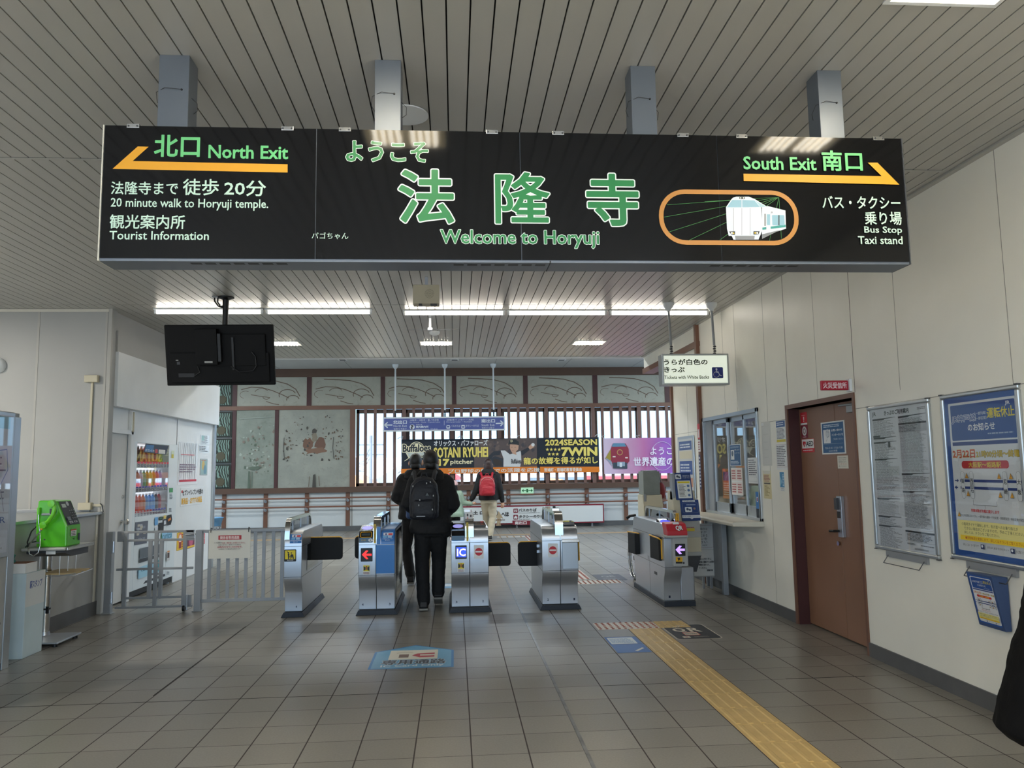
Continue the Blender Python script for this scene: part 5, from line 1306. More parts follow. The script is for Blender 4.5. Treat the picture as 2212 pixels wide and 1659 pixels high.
m = MB(); m.tube([(xL + 0.02, 9.66, 0.88), (xL - 0.03, 9.72, 0.87), (xL - 0.07, 9.74, 0.84)], 0.018, BLACK, 10); m.build('tail_handle', g, smooth=50)

# intercom terminal standing behind the fifth gate
it = thing('intercom_terminal', 'beige intercom terminal with blue instruction panel beside the ticket window', 'terminal', (2.62, 8.85, 0))
IY = 8.72
ix0, ix1 = ony(1470, 1150, IY)[0], ony(1514, 1150, IY)[0]
iz = lambda py: ony(1490, py, IY)[2]
m = MB(); m.box(ix0 + 0.02, ix1 - 0.0, IY, IY + 0.3, iz(1199), iz(1147), CREAM); m.box(ix0 + 0.02, ix1, IY - 0.006, IY + 0.3, iz(1161), iz(1148), GREYP); m.box(ix0 + 0.02, ix1, IY - 0.006, IY + 0.3, iz(1201), iz(1192), GREYP); m.build('body', it, bevel=0.006)
m = MB(); m.prism([(ix0 + 0.05, iz(1236)), (ix1 - 0.06, iz(1236)), (ix1, iz(1201)), (ix0 + 0.03, iz(1201))], 'y', IY + 0.02, IY + 0.28, DGREY); m.build('tapered_underside', it)
m = MB(); m.box(ix0 + 0.04, ix1 - 0.07, IY + 0.08, IY + 0.24, 0, iz(1236), GREYM); m.build('pedestal', it, bevel=0.004)
m = MB(); m.prism([(IY + 0.02, iz(1147)), (IY + 0.0, iz(1125)), (IY + 0.08, iz(1060)), (IY + 0.28, iz(1060)), (IY + 0.3, iz(1147))], 'x', ix0 - 0.06, ix1 - 0.03, CREAM); m.build('rear_hood', it, bevel=0.01)
m = MB(); m.box(ix0 + 0.03, ix1 - 0.01, IY - 0.002, IY + 0.02, iz(1147), iz(1126), GREYP); m.build('leaflet_slot', it)
f = fy(ix0 + 0.02, ix1 - 0.01, IY - 0.0035, iz(1147), iz(1138), eps=0.0004); f.rect(0, 0.35, 0.7, 1, (206, 184, 50)); f.lines(0, 0, 0.7, 0.3, 1, (150, 40, 40), ragged=0.1); f.build('yellow_strip', it)
BLU = mat('deep_blue_panel', (30, 62, 122), rough=0.35)
py0, pz0, py1, pz1 = IY - 0.03, iz(1125), IY + 0.03, iz(1080)
m = MB(); m.prism([(py0, pz0), (py1, pz1), (py1 + 0.06, pz1), (py0 + 0.06, pz0)], 'x', ix0 + 0.02, ix1 - 0.004, BLU); o = m.build('call_panel', it, bevel=0.005)
f = sface(ix0 + 0.02, ix1 - 0.004, py0 - 0.001, pz0, py1 - 0.001, pz1, eps=0.0005)
f.rect(0.1, 0.02, 0.8, 0.1, (206, 210, 214)); f.text('インターホン', 0.2, 0.03, 0.7, 0.095, (40, 44, 60)); f.ring(0.08, 0.14, 0.92, 0.62, (120, 132, 150), 0.01, 0.003); f.rect(0.2, 0.34, 0.58, 0.58, (226, 230, 232), r=0.01); f.disc(0.34, 0.44, 0.07, (60, 76, 110)); f.disc(0.46, 0.47, 0.06, (60, 76, 110)); f.disc(0.72, 0.42, 0.06, (150, 120, 100)); f.lines(0.3, 0.2, 0.8, 0.28, 1, (170, 186, 210), ragged=0.1)
f.rect(0.0, 0.73, 1, 0.86, (222, 226, 230)); f.poly([(0.42, 0.86), (0.62, 0.86), (0.52, 0.93)], (222, 226, 230)); f.text('ボタンを押してください', 0.04, 0.76, 0.96, 0.83, (40, 52, 84)); f.build('call_print', o)
qy, qz = IY + 0.12, iz(1021)
m = MB(); m.prism([(py1, pz1), (qy, qz), (qy + 0.03, qz), (py1 + 0.03, pz1)], 'x', ix0 - 0.02, ix1 - 0.06, BLU); o = m.build('instruction_board', it, bevel=0.004)
f = sface(ix0 - 0.02, ix1 - 0.06, py1 - 0.001, pz1 + 0.003, qy - 0.001, qz, eps=0.0005)
f.rect(0.06, 0.06, 0.42, 0.24, (226, 230, 232), r=0.01); f.disc(0.2, 0.14, 0.07, (70, 80, 96)); f.disc(0.3, 0.17, 0.06, (70, 80, 96)); f.text('係員呼出', 0.5, 0.1, 0.92, 0.15, (220, 226, 232)); f.text('インターホン', 0.5, 0.17, 0.92, 0.22, (220, 226, 232))
f.rect(0.12, 0.3, 0.93, 0.95, (226, 228, 224)); f.rect(0.16, 0.33, 0.88, 0.4, (222, 200, 50)); f.lines(0.2, 0.44, 0.62, 0.9, 9, (110, 110, 110)); 
for q in (0.5, 0.66, 0.84): f.disc(0.77, q, 0.08, (90, 120, 160))
f.build('instruction_print', o)
m = MB(); m.box(ix0 - 0.06, ix0 - 0.025, IY + 0.06, IY + 0.16, iz(1080), iz(1022), GREYM); m.build('board_side', it, bevel=0.004)

# covered fare machine behind the gate
cm = thing('covered_machine', 'machine under a grey padded cover behind the QR gate, in front of the handrails', 'machine', (2.5, 11.3, 0))
CY = 11.2
cx0, cx1 = ony(1390, 1050, CY)[0], ony(1426, 1050, CY)[0]; cz = lambda py: ony(1408, py, CY)[2]
m = MB(); m.box(cx0, cx1, CY, CY + 0.3, cz(1069), cz(1018), mat('grey_padded_cloth', (128, 134, 130), rough=0.8, var=0.08, vs=8, bump=0.4, bs=14)); m.box(cx0 + 0.02, cx1 - 0.02, CY + 0.05, CY + 0.25, cz(1018), cz(1016), DGREY); m.build('padded_cover', cm, bevel=0.015)
m = MB(); m.prism([(CY, cz(1069)), (CY - 0.05, cz(1092)), (CY - 0.05, 0), (CY + 0.3, 0), (CY + 0.3, cz(1069))], 'x', cx0 - 0.02, cx1 + 0.02, CREAM); m.build('cabinet', cm, bevel=0.006)
m = MB(); m.box(cx0 - 0.004, cx0 + 0.03, CY - 0.03, CY, cz(1088), cz(1068), GREYM); m.build('side_bracket', cm)
bag = thing('red_pouch', 'small red bag hanging behind the grey covered machine', 'bag', (2.8, 11.4, 0.9))
p = ony(1429, 1060, 11.4)
m = MB(); m.lathe([(0.0, -0.12), (0.05, -0.1), (0.06, 0), (0.045, 0.08), (0.02, 0.12), (0, 0.12)], (p[0], 11.4, p[2]), mat('red_brown_cloth', (140, 52, 46), rough=0.7, var=0.15, vs=20), 12); m.build('pouch', bag, smooth=50)
m = MB(); m.tube([(p[0], 11.4, p[2] + 0.1), (p[0] - 0.03, 11.38, p[2] + 0.22), (cx1 - 0.02, 11.3, cz(1030))], 0.006, DGREY, 6); m.build('strap', bag)

# wheelchair parked behind
wc = thing('wheelchair', 'folded wheelchair parked behind the QR gate, only its wheel showing', 'wheelchair', (2.32, 10.25, 0))
WX, WYc, WR = ony(1372, 1200, 10.3)[0], 10.3, 0.0
m = MB(); cz_ = 0.285; R_ = 0.28
ringp = [(WX + 0.0 * k, WYc + R_ * cos(2 * PI * k / 36), cz_ + R_ * sin(2 * PI * k / 36)) for k in range(37)]
for side, nm in ((0.0, 'wheel'), (0.42, 'wheel')):
    m = MB(); m.tube([(x + side, y, z) for x, y, z in ringp], 0.016, RUBBER, 8, cap=False); m.tube([(x + side, WYc + (y - WYc) * 0.93, cz_ + (z - cz_) * 0.93) for x, y, z in ringp], 0.009, STEEL_P, 8, cap=False)
    o = m.build(nm, wc, smooth=60)
    m = MB()
    for k in range(18): m.tube([(WX + side, WYc, cz_), (WX + side, WYc + 0.26 * cos(2 * PI * k / 18), cz_ + 0.26 * sin(2 * PI * k / 18))], 0.0016, STEEL, 5)
    m.lathe([(0.03, -0.02), (0.03, 0.02), (0, 0.02)], (WX + side, WYc, cz_), DGREY, 12, 'x'); m.build('spokes', o)
    m = MB(); m.tube([(x + side - 0.035, WYc + (y - WYc) * 0.92, cz_ + (z - cz_) * 0.92) for x, y, z in ringp], 0.008, STEEL_P, 8, cap=False); m.build('hand_rim', o, smooth=60)
m = MB(); m.box(WX + 0.03, WX + 0.4, 9.98, 10.36, 0.42, 0.45, mat('black_seat_cloth', (24, 26, 34), rough=0.7)); m.build('seat', wc)
m = MB(); m.tube([(WX + 0.03, 10.36, 0.3), (WX + 0.03, 10.38, 0.8), (WX + 0.03, 10.46, 0.84)], 0.012, STEEL_P, 8); m.tube([(WX + 0.4, 10.36, 0.3), (WX + 0.4, 10.38, 0.8), (WX + 0.4, 10.46, 0.84)], 0.012, STEEL_P, 8); m.tube([(WX + 0.03, 9.98, 0.44), (WX + 0.03, 9.8, 0.2), (WX + 0.03, 9.78, 0.08)], 0.012, STEEL_P, 8); m.tube([(WX + 0.03, 10.2, 0.285), (WX + 0.4, 10.2, 0.285)], 0.014, STEEL_P, 8); m.build('frame', wc, smooth=60)

# notice stand and side gate by the ticket window
NS = thing('notice_stand', 'white notice board on a grey stand under the ticket window shelf', 'notice stand', (3.0, 9.45, 0))
NY = 9.4
nx0, nx1 = ony(1496, 1200, NY)[0], ony(1550, 1200, NY)[0]; nz = lambda py: ony(1525, py, NY)[2]
m = MB(); m.box(nx0, nx1 - 0.0, NY + 0.01, NY + 0.03, nz(1246), nz(1131), GREYP); m.build('board', NS)
f = fy(nx0, nx1, NY + 0.009, nz(1246), nz(1131), eps=0.0004).crop(1420, 980, 5.929)
f.poly([(450, 895), (742, 895), (752, 1225), (450, 1222)], (228, 230, 230)); f.poly([(450, 1226), (752, 1228), (764, 1560), (450, 1566)], (222, 222, 218)); f.ring(460, 915, 712, 1205, (190, 160, 164), 0.02, 0.003)
for i, t_ in enumerate(('場合は', 'すが', 'にある', 'ンを', 'さい')): f.text(t_, 548, 948 + 42 * i, 640 if i != 1 else 628, 980 + 42 * i, (60, 62, 64))
f.text('法隆寺駅', 574, 1164, 638, 1180, (60, 62, 64))
for i, t_ in enumerate(('購入されずに', '駅員に確認する必要が', '時間を頂きます。', 'てください。')): f.text(t_, 530, 1334 + 38 * i, (690, 728, 672, 632)[i], 1360 + 38 * i, (50, 50, 50), bold=0.0006)
f.text('法隆寺駅', 632, 1480, 710, 1504, (50, 50, 50), bold=0.0006)
f.build('notice_print', NS)
m = MB()
for px in (1520, 1537): q = ony(px, 1255, NY + 0.04); m.box(q[0] - 0.012, q[0] + 0.012, NY + 0.03, NY + 0.055, 0, nz(1200), GREYM)
m.build('stand_legs', NS)
sg = thing('side_gate', 'low grey swing gate folded against the wall under the ticket window', 'gate', (3.1, 9.2, 0))
m = MB(); m.box(3.07, 3.13, 8.93, 8.99, 0, 0.86, GREYM); m.build('post', sg, bevel=0.004)
m = MB(); m.box(3.125, 3.15, 9.0, 9.62, 0.12, 0.80, GREYM); m.box(3.10, 3.15, 9.62, 9.66, 0, 0.84, GREYM); m.build('gate_leaf', sg, bevel=0.003)
m = MB()
for z in (0.22, 0.68): m.tube([(3.11, 9.0, z), (3.11, 9.0, z + 0.12)], 0.014, DGREY, 10)
m.build('hinge', sg)

# ================================================================== RIGHT WALL: posters, notices, signs
def snap_frame(name, label, y0, y1, z0, z1):
    t = thing(name, label, 'poster frame', (XR, (y0 + y1) / 2, z0))
    m = MB(); w_ = 0.028; xo, xi = XR - 0.026, XR - 0.004
    for a in ((y0, y1, z1 - w_, z1), (y0, y1, z0, z0 + w_), (y0, y0 + w_, z0 + w_, z1 - w_), (y1 - w_, y1, z0 + w_, z1 - w_)): m.box(xo, xi + 0.004, a[0], a[1], a[2], a[3], ALU)
    m.build('aluminium_frame', t, bevel=0.008)
    m = MB()
    for y, z in ((y0, z0), (y1, z0), (y0, z1), (y1, z1)): m.box(xo - 0.002, xi, y - 0.004, y + 0.022 if y == y0 else y + 0.004, z - 0.003, z + 0.003, DGREY) if y == y0 else m.box(xo - 0.002, xi, y - 0.022, y + 0.004, z - 0.003, z + 0.003, DGREY)
    m.build('corner_cap', t)
    m = MB(); m.box(XR - 0.010, XR, y0 + 0.01, y1 - 0.01, z0 + 0.01, z1 - 0.01, mat('grey_back_board', (206, 206, 204), rough=0.5)); m.build('back_board', t)
    m = MB(); m.box(XR - 0.0165, XR - 0.0155, y0 + 0.02, y1 - 0.02, z0 + 0.02, z1 - 0.02, GLASS); m.build('clear_cover', t)
    m = MB(); m.box(XR - 0.02, XR, y0 + 0.14, y1 - 0.14, z0 - 0.045, z0, GREYM)
    for a in (y0 + 0.17, y1 - 0.17): m.tube([(XR - 0.02, a, z0 - 0.03), (XR - 0.06, a, z0 - 0.085)], 0.003, DGREY, 6)
    m.tube([(XR - 0.06, y0 + 0.17, z0 - 0.085), (XR - 0.06, y1 - 0.17, z0 - 0.085)], 0.003, DGREY, 6); m.build('leaflet_hook', t)
    return t, fxr(XR - 0.0105, y0 + 0.028, y1 - 0.028, z0 + 0.028, z1 - 0.028, eps=0.00012)
K1, K2, K3 = (44, 46, 50), (118, 120, 122), (160, 162, 164)
t, f = snap_frame('ticket_guide_poster', 'tall framed white poster dense with small print between the brown door and the blue poster', 4.987, 5.768, 0.84, 1.911)
f.rect(0, 0, 1, 1, (214, 216, 222))
f.text('JR', 0.04, 0.02, 0.11, 0.055, K1, bold=0.0012); f.text('きっぷのご利用案内', 0.27, 0.018, 0.7, 0.052, K1, bold=0.0014); f.lines(0.84, 0.02, 0.98, 0.04, 2, K2, ragged=0.1)
random.seed(11)
y = 0.075
for h_ in (0.13, 0.025, 0.115, 0.18, 0.09, 0.12, 0.06, 0.18):
    f.poly([(0.04, y - 0.004), (0.46, y - 0.006), (0.46, y - 0.003), (0.28, y + 0.002), (0.24, y + 0.009), (0.04, y + 0.009)], K1)
    n = max(1, int(h_ / 0.0085)); f.lines(0.05, y + 0.012, 0.47, y + h_, n, K2 if n % 2 else K3, th=0.42, ragged=0.45); y += h_ + 0.008
f.rect(0.04, 0.195, 0.17, 0.208, K1); f.rect(0.31, 0.24, 0.35, 0.285, K1); f.rect(0.29, 0.42, 0.48, 0.485, (190, 192, 196)); f.line([(0.3, 0.44), (0.36, 0.45), (0.4, 0.47), (0.46, 0.44)], 0.002, K2); f.line([(0.32, 0.48), (0.38, 0.44), (0.46, 0.47)], 0.002, K2); f.rect(0.04, 0.555, 0.47, 0.6, (198, 200, 206)); f.lines(0.05, 0.56, 0.46, 0.595, 4, K1, th=0.4)
y = 0.075
for h_ in (0.045, 0.33, 0.11, 0.245):
    f.poly([(0.52, y - 0.004), (0.98, y - 0.008), (0.98, y - 0.005), (0.72, y + 0.001), (0.68, y + 0.008), (0.52, y + 0.009)], K1)
    n = max(1, int(h_ / 0.0082)); f.lines(0.53, y + 0.012, 0.97, y + h_, n, K2 if n % 2 else K3, th=0.42, ragged=0.3); y += h_ + 0.012
f.rect(0.52, 0.125, 0.98, 0.185, (172, 174, 180)); f.rect(0.52, 0.12, 0.98, 0.132, K1); f.lines(0.53, 0.137, 0.9, 0.182, 5, K1, th=0.35)
f.ring(0.52, 0.862, 0.985, 0.935, K1, 0.001, 0.0012); f.rect(0.52, 0.862, 0.985, 0.874, K1); f.lines(0.54, 0.878, 0.97, 0.93, 6, K1, th=0.4); f.lines(0.54, 0.945, 0.68, 0.958, 2, K1); f.lines(0.76, 0.95, 0.98, 0.958, 1, K1, ragged=0.1)
f.text('西日本旅客鉄道株式会社', 0.66, 0.975, 0.88, 0.988, K1); f.build('printed_sheet', t)

def service_poster(f, small=False):
    NB, YE, RE, DB = (34, 78, 150), (226, 206, 52), (196, 44, 50), (36, 60, 128)
    B = 0.0 if small else 0.0014
    f.rect(0, 0, 1, 1, (36, 84, 158)); f.rect(0.055, 0.035, 0.985, 0.965, (222, 224, 228), r=0.01)
    f.rect(0.085, 0.05, 0.97, 0.275, NB, r=0.008); f.text('JR', 0.85, 0.06, 0.91, 0.085, (230, 232, 236), bold=B * 0.6)
    f.text('JR神戸線', 0.1, 0.115, 0.45, 0.165, NB, bold=B * 0.6, outline=(228, 230, 236), ow=0.0026 if not small else 0.0006); f.text('（一部列車）', 0.44, 0.105, 0.6, 0.125, (226, 230, 236)); f.text('（一部区間）', 0.44, 0.135, 0.6, 0.155, (226, 230, 236))
    f.text('運転休止', 0.61, 0.09, 0.96, 0.15, YE, bold=B); f.text('のお知らせ', 0.33, 0.175, 0.7, 0.22, (230, 232, 236), bold=B); f.lines(0.6, 0.235, 0.95, 0.25, 1, (170, 184, 210))
    f.rect(0.085, 0.285, 0.97, 0.308, DB)
    f.text('2月22日', 0.08, 0.335, 0.4, 0.385, RE, bold=B, outline=YE, ow=0.0016 if not small else 0.0003); f.text('21時00分頃～終電', 0.42, 0.345, 0.98, 0.385, (208, 178, 48), bold=B, outline=(90, 84, 40), ow=0.0012 if not small else 0.0002)
    f.rect(0.2, 0.405, 0.84, 0.452, RE, r=0.02); f.text('大阪駅～姫路駅', 0.3, 0.412, 0.74, 0.446, YE, bold=B * 0.5)
    for yy_, sgn in ((0.528, 1), (0.572, -1)):
        f.rect(0.16, yy_ - 0.008, 0.98, yy_ + 0.008, DB)
        f.rect(0.08, yy_ - 0.003, 0.12, yy_ + 0.003, DB); f.poly([(0.14, yy_), (0.115, yy_ - 0.012), (0.115, yy_ + 0.012)] if sgn > 0 else [(0.07, yy_), (0.1, yy_ - 0.012), (0.1, yy_ + 0.012)], DB)
    for cx, top, bot in ((0.2, '姫', '路'), (0.33, '西', '石'), (0.78, '尼', '崎'), (0.95, '大', '阪')):
        f.rect(cx - 0.028, 0.47, cx + 0.028, 0.64, (222, 224, 228), r=0.016); f.ring(cx - 0.028, 0.47, cx + 0.028, 0.64, K1, 0.016, 0.0012)
        f.text(top, cx - 0.02, 0.515, cx + 0.02, 0.545, K1, bold=B * 0.4); f.text(bot, cx - 0.02, 0.572, cx + 0.02, 0.602, K1, bold=B * 0.4)
    f.text('明', 0.31, 0.546, 0.35, 0.572, K1)
    def warn(cx, cy, r):
        f.poly([(cx, cy - r), (cx - r * 1.15, cy + r * 0.62), (cx + r * 1.15, cy + r * 0.62)], K1); f.poly([(cx, cy - r * 0.8), (cx - r * 0.95, cy + r * 0.5), (cx + r * 0.95, cy + r * 0.5)], (224, 160, 40)); f.rect(cx - r * 0.1, cy - r * 0.4, cx + r * 0.1, cy + r * 0.12, K1); f.rect(cx - r * 0.1, cy + r * 0.22, cx + r * 0.1, cy + r * 0.38, K1)
    for cx, cy in ((0.265, 0.5), (0.27, 0.61), (0.71, 0.5), (0.86, 0.5), (0.71, 0.61), (0.86, 0.61)): warn(cx, cy, 0.022)
    f.line([(0.34, 0.645), (0.34, 0.675), (0.66, 0.675), (0.66, 0.648)], 0.002, K1); f.line([(0.5, 0.675), (0.5, 0.695)], 0.002, K1)
    f.text('列車本数が大幅に減少します', 0.3, 0.7, 0.68, 0.72, RE, bold=B * 0.3); warn(0.12, 0.742, 0.02)
    f.text('＝この区間においても、一部列車の運休・行先変更・停車駅変更・時刻変更が発生', 0.15, 0.736, 0.98, 0.752, K1)
    f.rect(0.09, 0.775, 0.975, 0.9, (222, 214, 140)); f.text('①臨時ダイヤで運転します。各方面へのお乗り換えが', 0.15, 0.788, 0.9, 0.808, K1); f.text('できない場合がございますので、予めご了承ください。', 0.18, 0.814, 0.97, 0.834, K1); f.text('詳しくは、チラシをご覧ください。', 0.18, 0.84, 0.66, 0.858, K1)
    f.rect(0.12, 0.868, 0.975, 0.897, (234, 200, 40)); f.text('●振替輸送を実施します。詳しくはチラシをご覧ください。', 0.19, 0.873, 0.96, 0.892, (170, 60, 30))
    f.text('詳しくは  マイダイヤ', 0.15, 0.918, 0.37, 0.934, K1); f.rect(0.4, 0.912, 0.45, 0.94, (36, 50, 90)); f.disc(0.42, 0.923, 0.013, (220, 224, 230), ry=0.008); f.text('または  JRおでかけネット', 0.49, 0.918, 0.77, 0.934, K1); f.rect(0.79, 0.912, 0.84, 0.94, (36, 50, 90)); f.disc(0.81, 0.923, 0.013, (220, 224, 230), ry=0.008); f.text('をご覧ください', 0.86, 0.918, 0.985, 0.934, K1)
t, f = snap_frame('service_notice_poster', 'large framed blue and yellow train notice poster nearest the visitor on the wall', 4.144, 4.855, 0.868, 1.915)
service_poster(f); f.build('printed_sheet', t)
# leaflet rack hanging under it
lr = thing('leaflet_holder', 'blue leaflet holder hanging under the large blue and yellow poster', 'leaflet holder', (XR, 4.48, 0.5))
ly0, ly1, lz0, lz1, tl = 4.372, 4.60, 0.505, 0.822, 0.06
HB = mat('blue_holder_plastic', (52, 76, 120), rough=0.35)
m = MB(); m.prism([(XR - 0.005, lz0), (XR - 0.045, lz0), (XR - 0.045 - tl, lz1), (XR - 0.005, lz1 - 0.01)], 'y', ly0, ly1, HB); m.build('holder', lr, bevel=0.004)
L_ = math.hypot(tl, lz1 - lz0)
f = Face((XR - 0.0456, ly1, lz0), (0, -1, 0), (-tl / L_, 0, (lz1 - lz0) / L_), ly1 - ly0, L_, eps=0.0001)
g2 = Face(f.W3(np.array((0.014, 0.02))), f.U, f.V, f.w - 0.028, f.h - 0.034, eps=0.0001); service_poster(g2, True); g2.build('leaflet', lr)

# small notices by the ticket window
def sheet(label, cat, y0, y1, z0, z1, draw, name='paper_notice', x=None, base_=(228, 229, 226), group=None):
    x = XR - 0.002 if x is None else x
    t = thing(name, label, cat, (x, (y0 + y1) / 2, z0), group)
    m = MB(); m.box(x, x + 0.0018, y0, y1, z0, z1, ink(base_, rough=0.3)); m.build('sheet', t)
    f = fxr(x - 0.0002, y0, y1, z0, z1, eps=0.0001); draw(f); f.build('print', t)
    return t
def d1(f):
    f.rect(0.02, 0.02, 0.98, 0.3, (52, 92, 150)); f.lines(0.06, 0.34, 0.94, 0.84, 9, (90, 96, 110), ragged=0.2); f.rect(0.02, 0.86, 0.98, 0.98, (214, 196, 60)); f.lines(0.1, 0.06, 0.9, 0.24, 2, (220, 226, 236))
sheet('wrinkled plastic-covered notice with blue heading and yellow foot, upper of two beside the door', 'notice', 7.31, 7.525, 1.695, 1.91, d1)
def d2(f):
    f.lines(0.06, 0.06, 0.94, 0.86, 12, (96, 96, 100), ragged=0.3); f.ring(0.02, 0.02, 0.98, 0.9, (170, 110, 110), 0.002, 0.002)
sheet('wrinkled plastic-covered notice with dense print, lower of two beside the door', 'notice', 7.305, 7.55, 1.43, 1.68, d2)
def d3(f):
    f.rect(0, 0, 1, 0.8, (64, 140, 186)); f.poly([(0, 0.2), (0.6, 0.5), (0, 0.75)], (130, 186, 214)); f.lines(0.6, 0.1, 0.95, 0.75, 8, (214, 230, 240)); f.text('JR西日本', 0.2, 0.84, 0.8, 0.9, (60, 80, 110)); f.text('らくらく', 0.2, 0.92, 0.8, 0.98, (60, 80, 110))
sheet('narrow light blue sticker below the two wrinkled notices', 'sticker', 7.395, 7.495, 1.222, 1.406, d3, 'wall_sticker')
def d4(f):
    f.rect(0.05, 0, 0.95, 0.12, (222, 218, 204)); f.lines(0.1, 0.14, 0.9, 0.4, 5, (150, 60, 60)); f.rect(0.1, 0.43, 0.9, 0.48, (90, 84, 70)); f.line([(0.2, 0.55), (0.5, 0.6), (0.4, 0.75), (0.8, 0.8)], 0.003, (150, 130, 60)); f.lines(0.14, 0.52, 0.86, 0.9, 8, (168, 150, 90), ragged=0.5)
sheet('yellowish paper notice with a little map beside the ticket window frame', 'notice', 7.715, 7.915, 1.135, 1.42, d4, base_=(220, 208, 158))
def d5(f): f.rect(0.02, 0.02, 0.3, 0.08, (226, 226, 222)); f.ring(0.1, 0.1, 0.9, 0.98, (188, 184, 174), 0.002, 0.002); f.lines(0.2, 0.2, 0.8, 0.9, 4, (200, 197, 188), th=0.1)
sheet('clear empty plastic sleeve taped to the wall beside the ticket window', 'plastic sleeve', 7.67, 7.9, 1.47, 1.92, d5, 'plastic_sleeve', base_=(208, 205, 194))
# bills behind and on the ticket window
xg = XR + 0.036
def d6(f):
    f.rect(0.04, 0.03, 0.96, 0.97, (38, 92, 140)); f.rect(0.12, 0.25, 0.42, 0.7, (222, 226, 228)); f.disc(0.27, 0.42, 0.09, (90, 110, 130)); f.text('お問い合わせ', 0.46, 0.22, 0.9, 0.3, (228, 232, 236)); f.text('インターホン', 0.46, 0.36, 0.92, 0.44, (228, 232, 236)); f.lines(0.1, 0.75, 0.9, 0.93, 3, (200, 214, 226), ragged=0.2); f.lines(0.1, 0.08, 0.9, 0.18, 2, (170, 190, 210))
sheet('blue intercom poster stuck on the middle sash of the ticket window', 'poster', 8.62, 8.98, 1.47, 1.72, d6, 'window_poster', xg)
def d7(f):
    for i in range(2):
        for j in range(2):
            f.rect(0.03 + 0.5 * i, 0.03 + 0.5 * j, 0.47 + 0.5 * i, 0.47 + 0.5 * j, (226, 214, 206)); f.lines(0.06 + 0.5 * i, 0.07 + 0.5 * j, 0.44 + 0.5 * i, 0.43 + 0.5 * j, 4, (170, 60, 60), ragged=0.15)
sheet('white sheet with four red printed boxes on the middle sash of the ticket window', 'poster', 8.6, 8.96, 1.14, 1.45, d7, 'window_poster', xg)
def d8(f): f.lines(0.08, 0.06, 0.92, 0.7, 8, (110, 110, 116), ragged=0.3); f.ring(0.1, 0.74, 0.9, 0.92, (150, 150, 154), 0.001, 0.002)
sheet('white form taped on the near sash of the ticket window', 'notice', 8.14, 8.42, 1.28, 1.56, d8, 'window_poster', xg - 0.001)
def d9(f): f.rect(0, 0, 1, 1, (62, 130, 180)); f.lines(0.1, 0.1, 0.9, 0.9, 7, (200, 220, 234), ragged=0.2)
sheet('small light blue bill high on the near sash of the ticket window', 'notice', 8.0, 8.12, 1.62, 1.78, d9, 'window_poster', xg - 0.001)
def d10(f): f.rect(0, 0, 1, 0.65, (50, 120, 190)); f.rect(0, 0.65, 1, 1, (30, 36, 46)); f.rect(0.3, 0.2, 0.7, 0.4, (226, 230, 232)); f.rect(0.38, 0.24, 0.62, 0.36, (190, 50, 60))
sheet('tall blue and black card leaning at the corner of the ticket window', 'card', 7.99, 8.07, 0.93, 1.2, d10, 'leaning_card', XR - 0.03)
def d11(f): f.rect(0, 0, 1, 1, (206, 128, 60)); f.rect(0.1, 0.1, 0.9, 0.4, (60, 90, 130)); f.lines(0.1, 0.45, 0.9, 0.9, 6, (236, 220, 190))
sheet('orange poster standing behind the far sash of the ticket window', 'poster', 9.1, 9.42, 1.08, 1.44, d11, 'window_poster', XR + 0.09, (206, 128, 60))
# things inside the office
cab = thing('office_shelf', 'grey office shelving with boxes behind the ticket window glass', 'shelf', (4.6, 9, 0))
m = MB()
for z in (0.5, 0.95, 1.4, 1.85, 2.25): m.box(4.4, 4.9, 7.4, 10.8, z, z + 0.03, GREYM)
for y in (7.4, 8.5, 9.6, 10.77): m.box(4.4, 4.9, y, y + 0.03, 0, 2.3, GREYM)
m.build('frame', cab)
random.seed(21)
for i in range(12):
    y = 7.5 + 0.27 * i; z = (0.53, 0.98, 1.43, 1.88)[i % 4]
    m = MB(); m.box(4.45, 4.85, y, y + 0.22, z, z + random.uniform(0.2, 0.32), ink(((120, 116, 108), (92, 98, 106), (150, 140, 120), (160, 96, 50))[i % 4])); o = m.build('storage_box'); tag(o, ('grey brown', 'slate grey', 'beige', 'orange')[i % 4] + ' storage box on the office shelf behind the ticket window', 'box', 'boxes on the office shelf')
area('office_fill_light', (4.0, 9.0, 2.65), 1.2, 0.3, 9, (1, 0.97, 0.9))  # unseen light added to brighten the office, no fixture built

# red fire-receiver flag sign
fs = thing('flag_sign', 'small red flag sign with white characters jutting from the wall above the brown door', 'sign', (XR, 6.03, 2.1))
fx0 = ony(1772, 832, 6.03)[0]; fz1, fz0 = ony(1803, 822, 6.03)[2], ony(1803, 843, 6.03)[2]
REDM = mat('red_sign_enamel', (176, 28, 52), rough=0.3)
m = MB(); m.box(fx0, XR - 0.02, 6.02, 6.04, fz0, fz1, REDM); m.build('red_plate', fs, bevel=0.006)
m = MB(); m.box(XR - 0.022, XR, 6.0, 6.06, fz0 - 0.012, fz1 + 0.012, WHITE); m.build('wall_bracket', fs, bevel=0.003)
f = fy(fx0, XR - 0.02, 6.0192, fz0, fz1, eps=0.0003); f.text('火災受信所', 0.08, 0.2, 0.93, 0.82, (238, 220, 224), bold=0.0008); f.build('printed_lettering', fs)
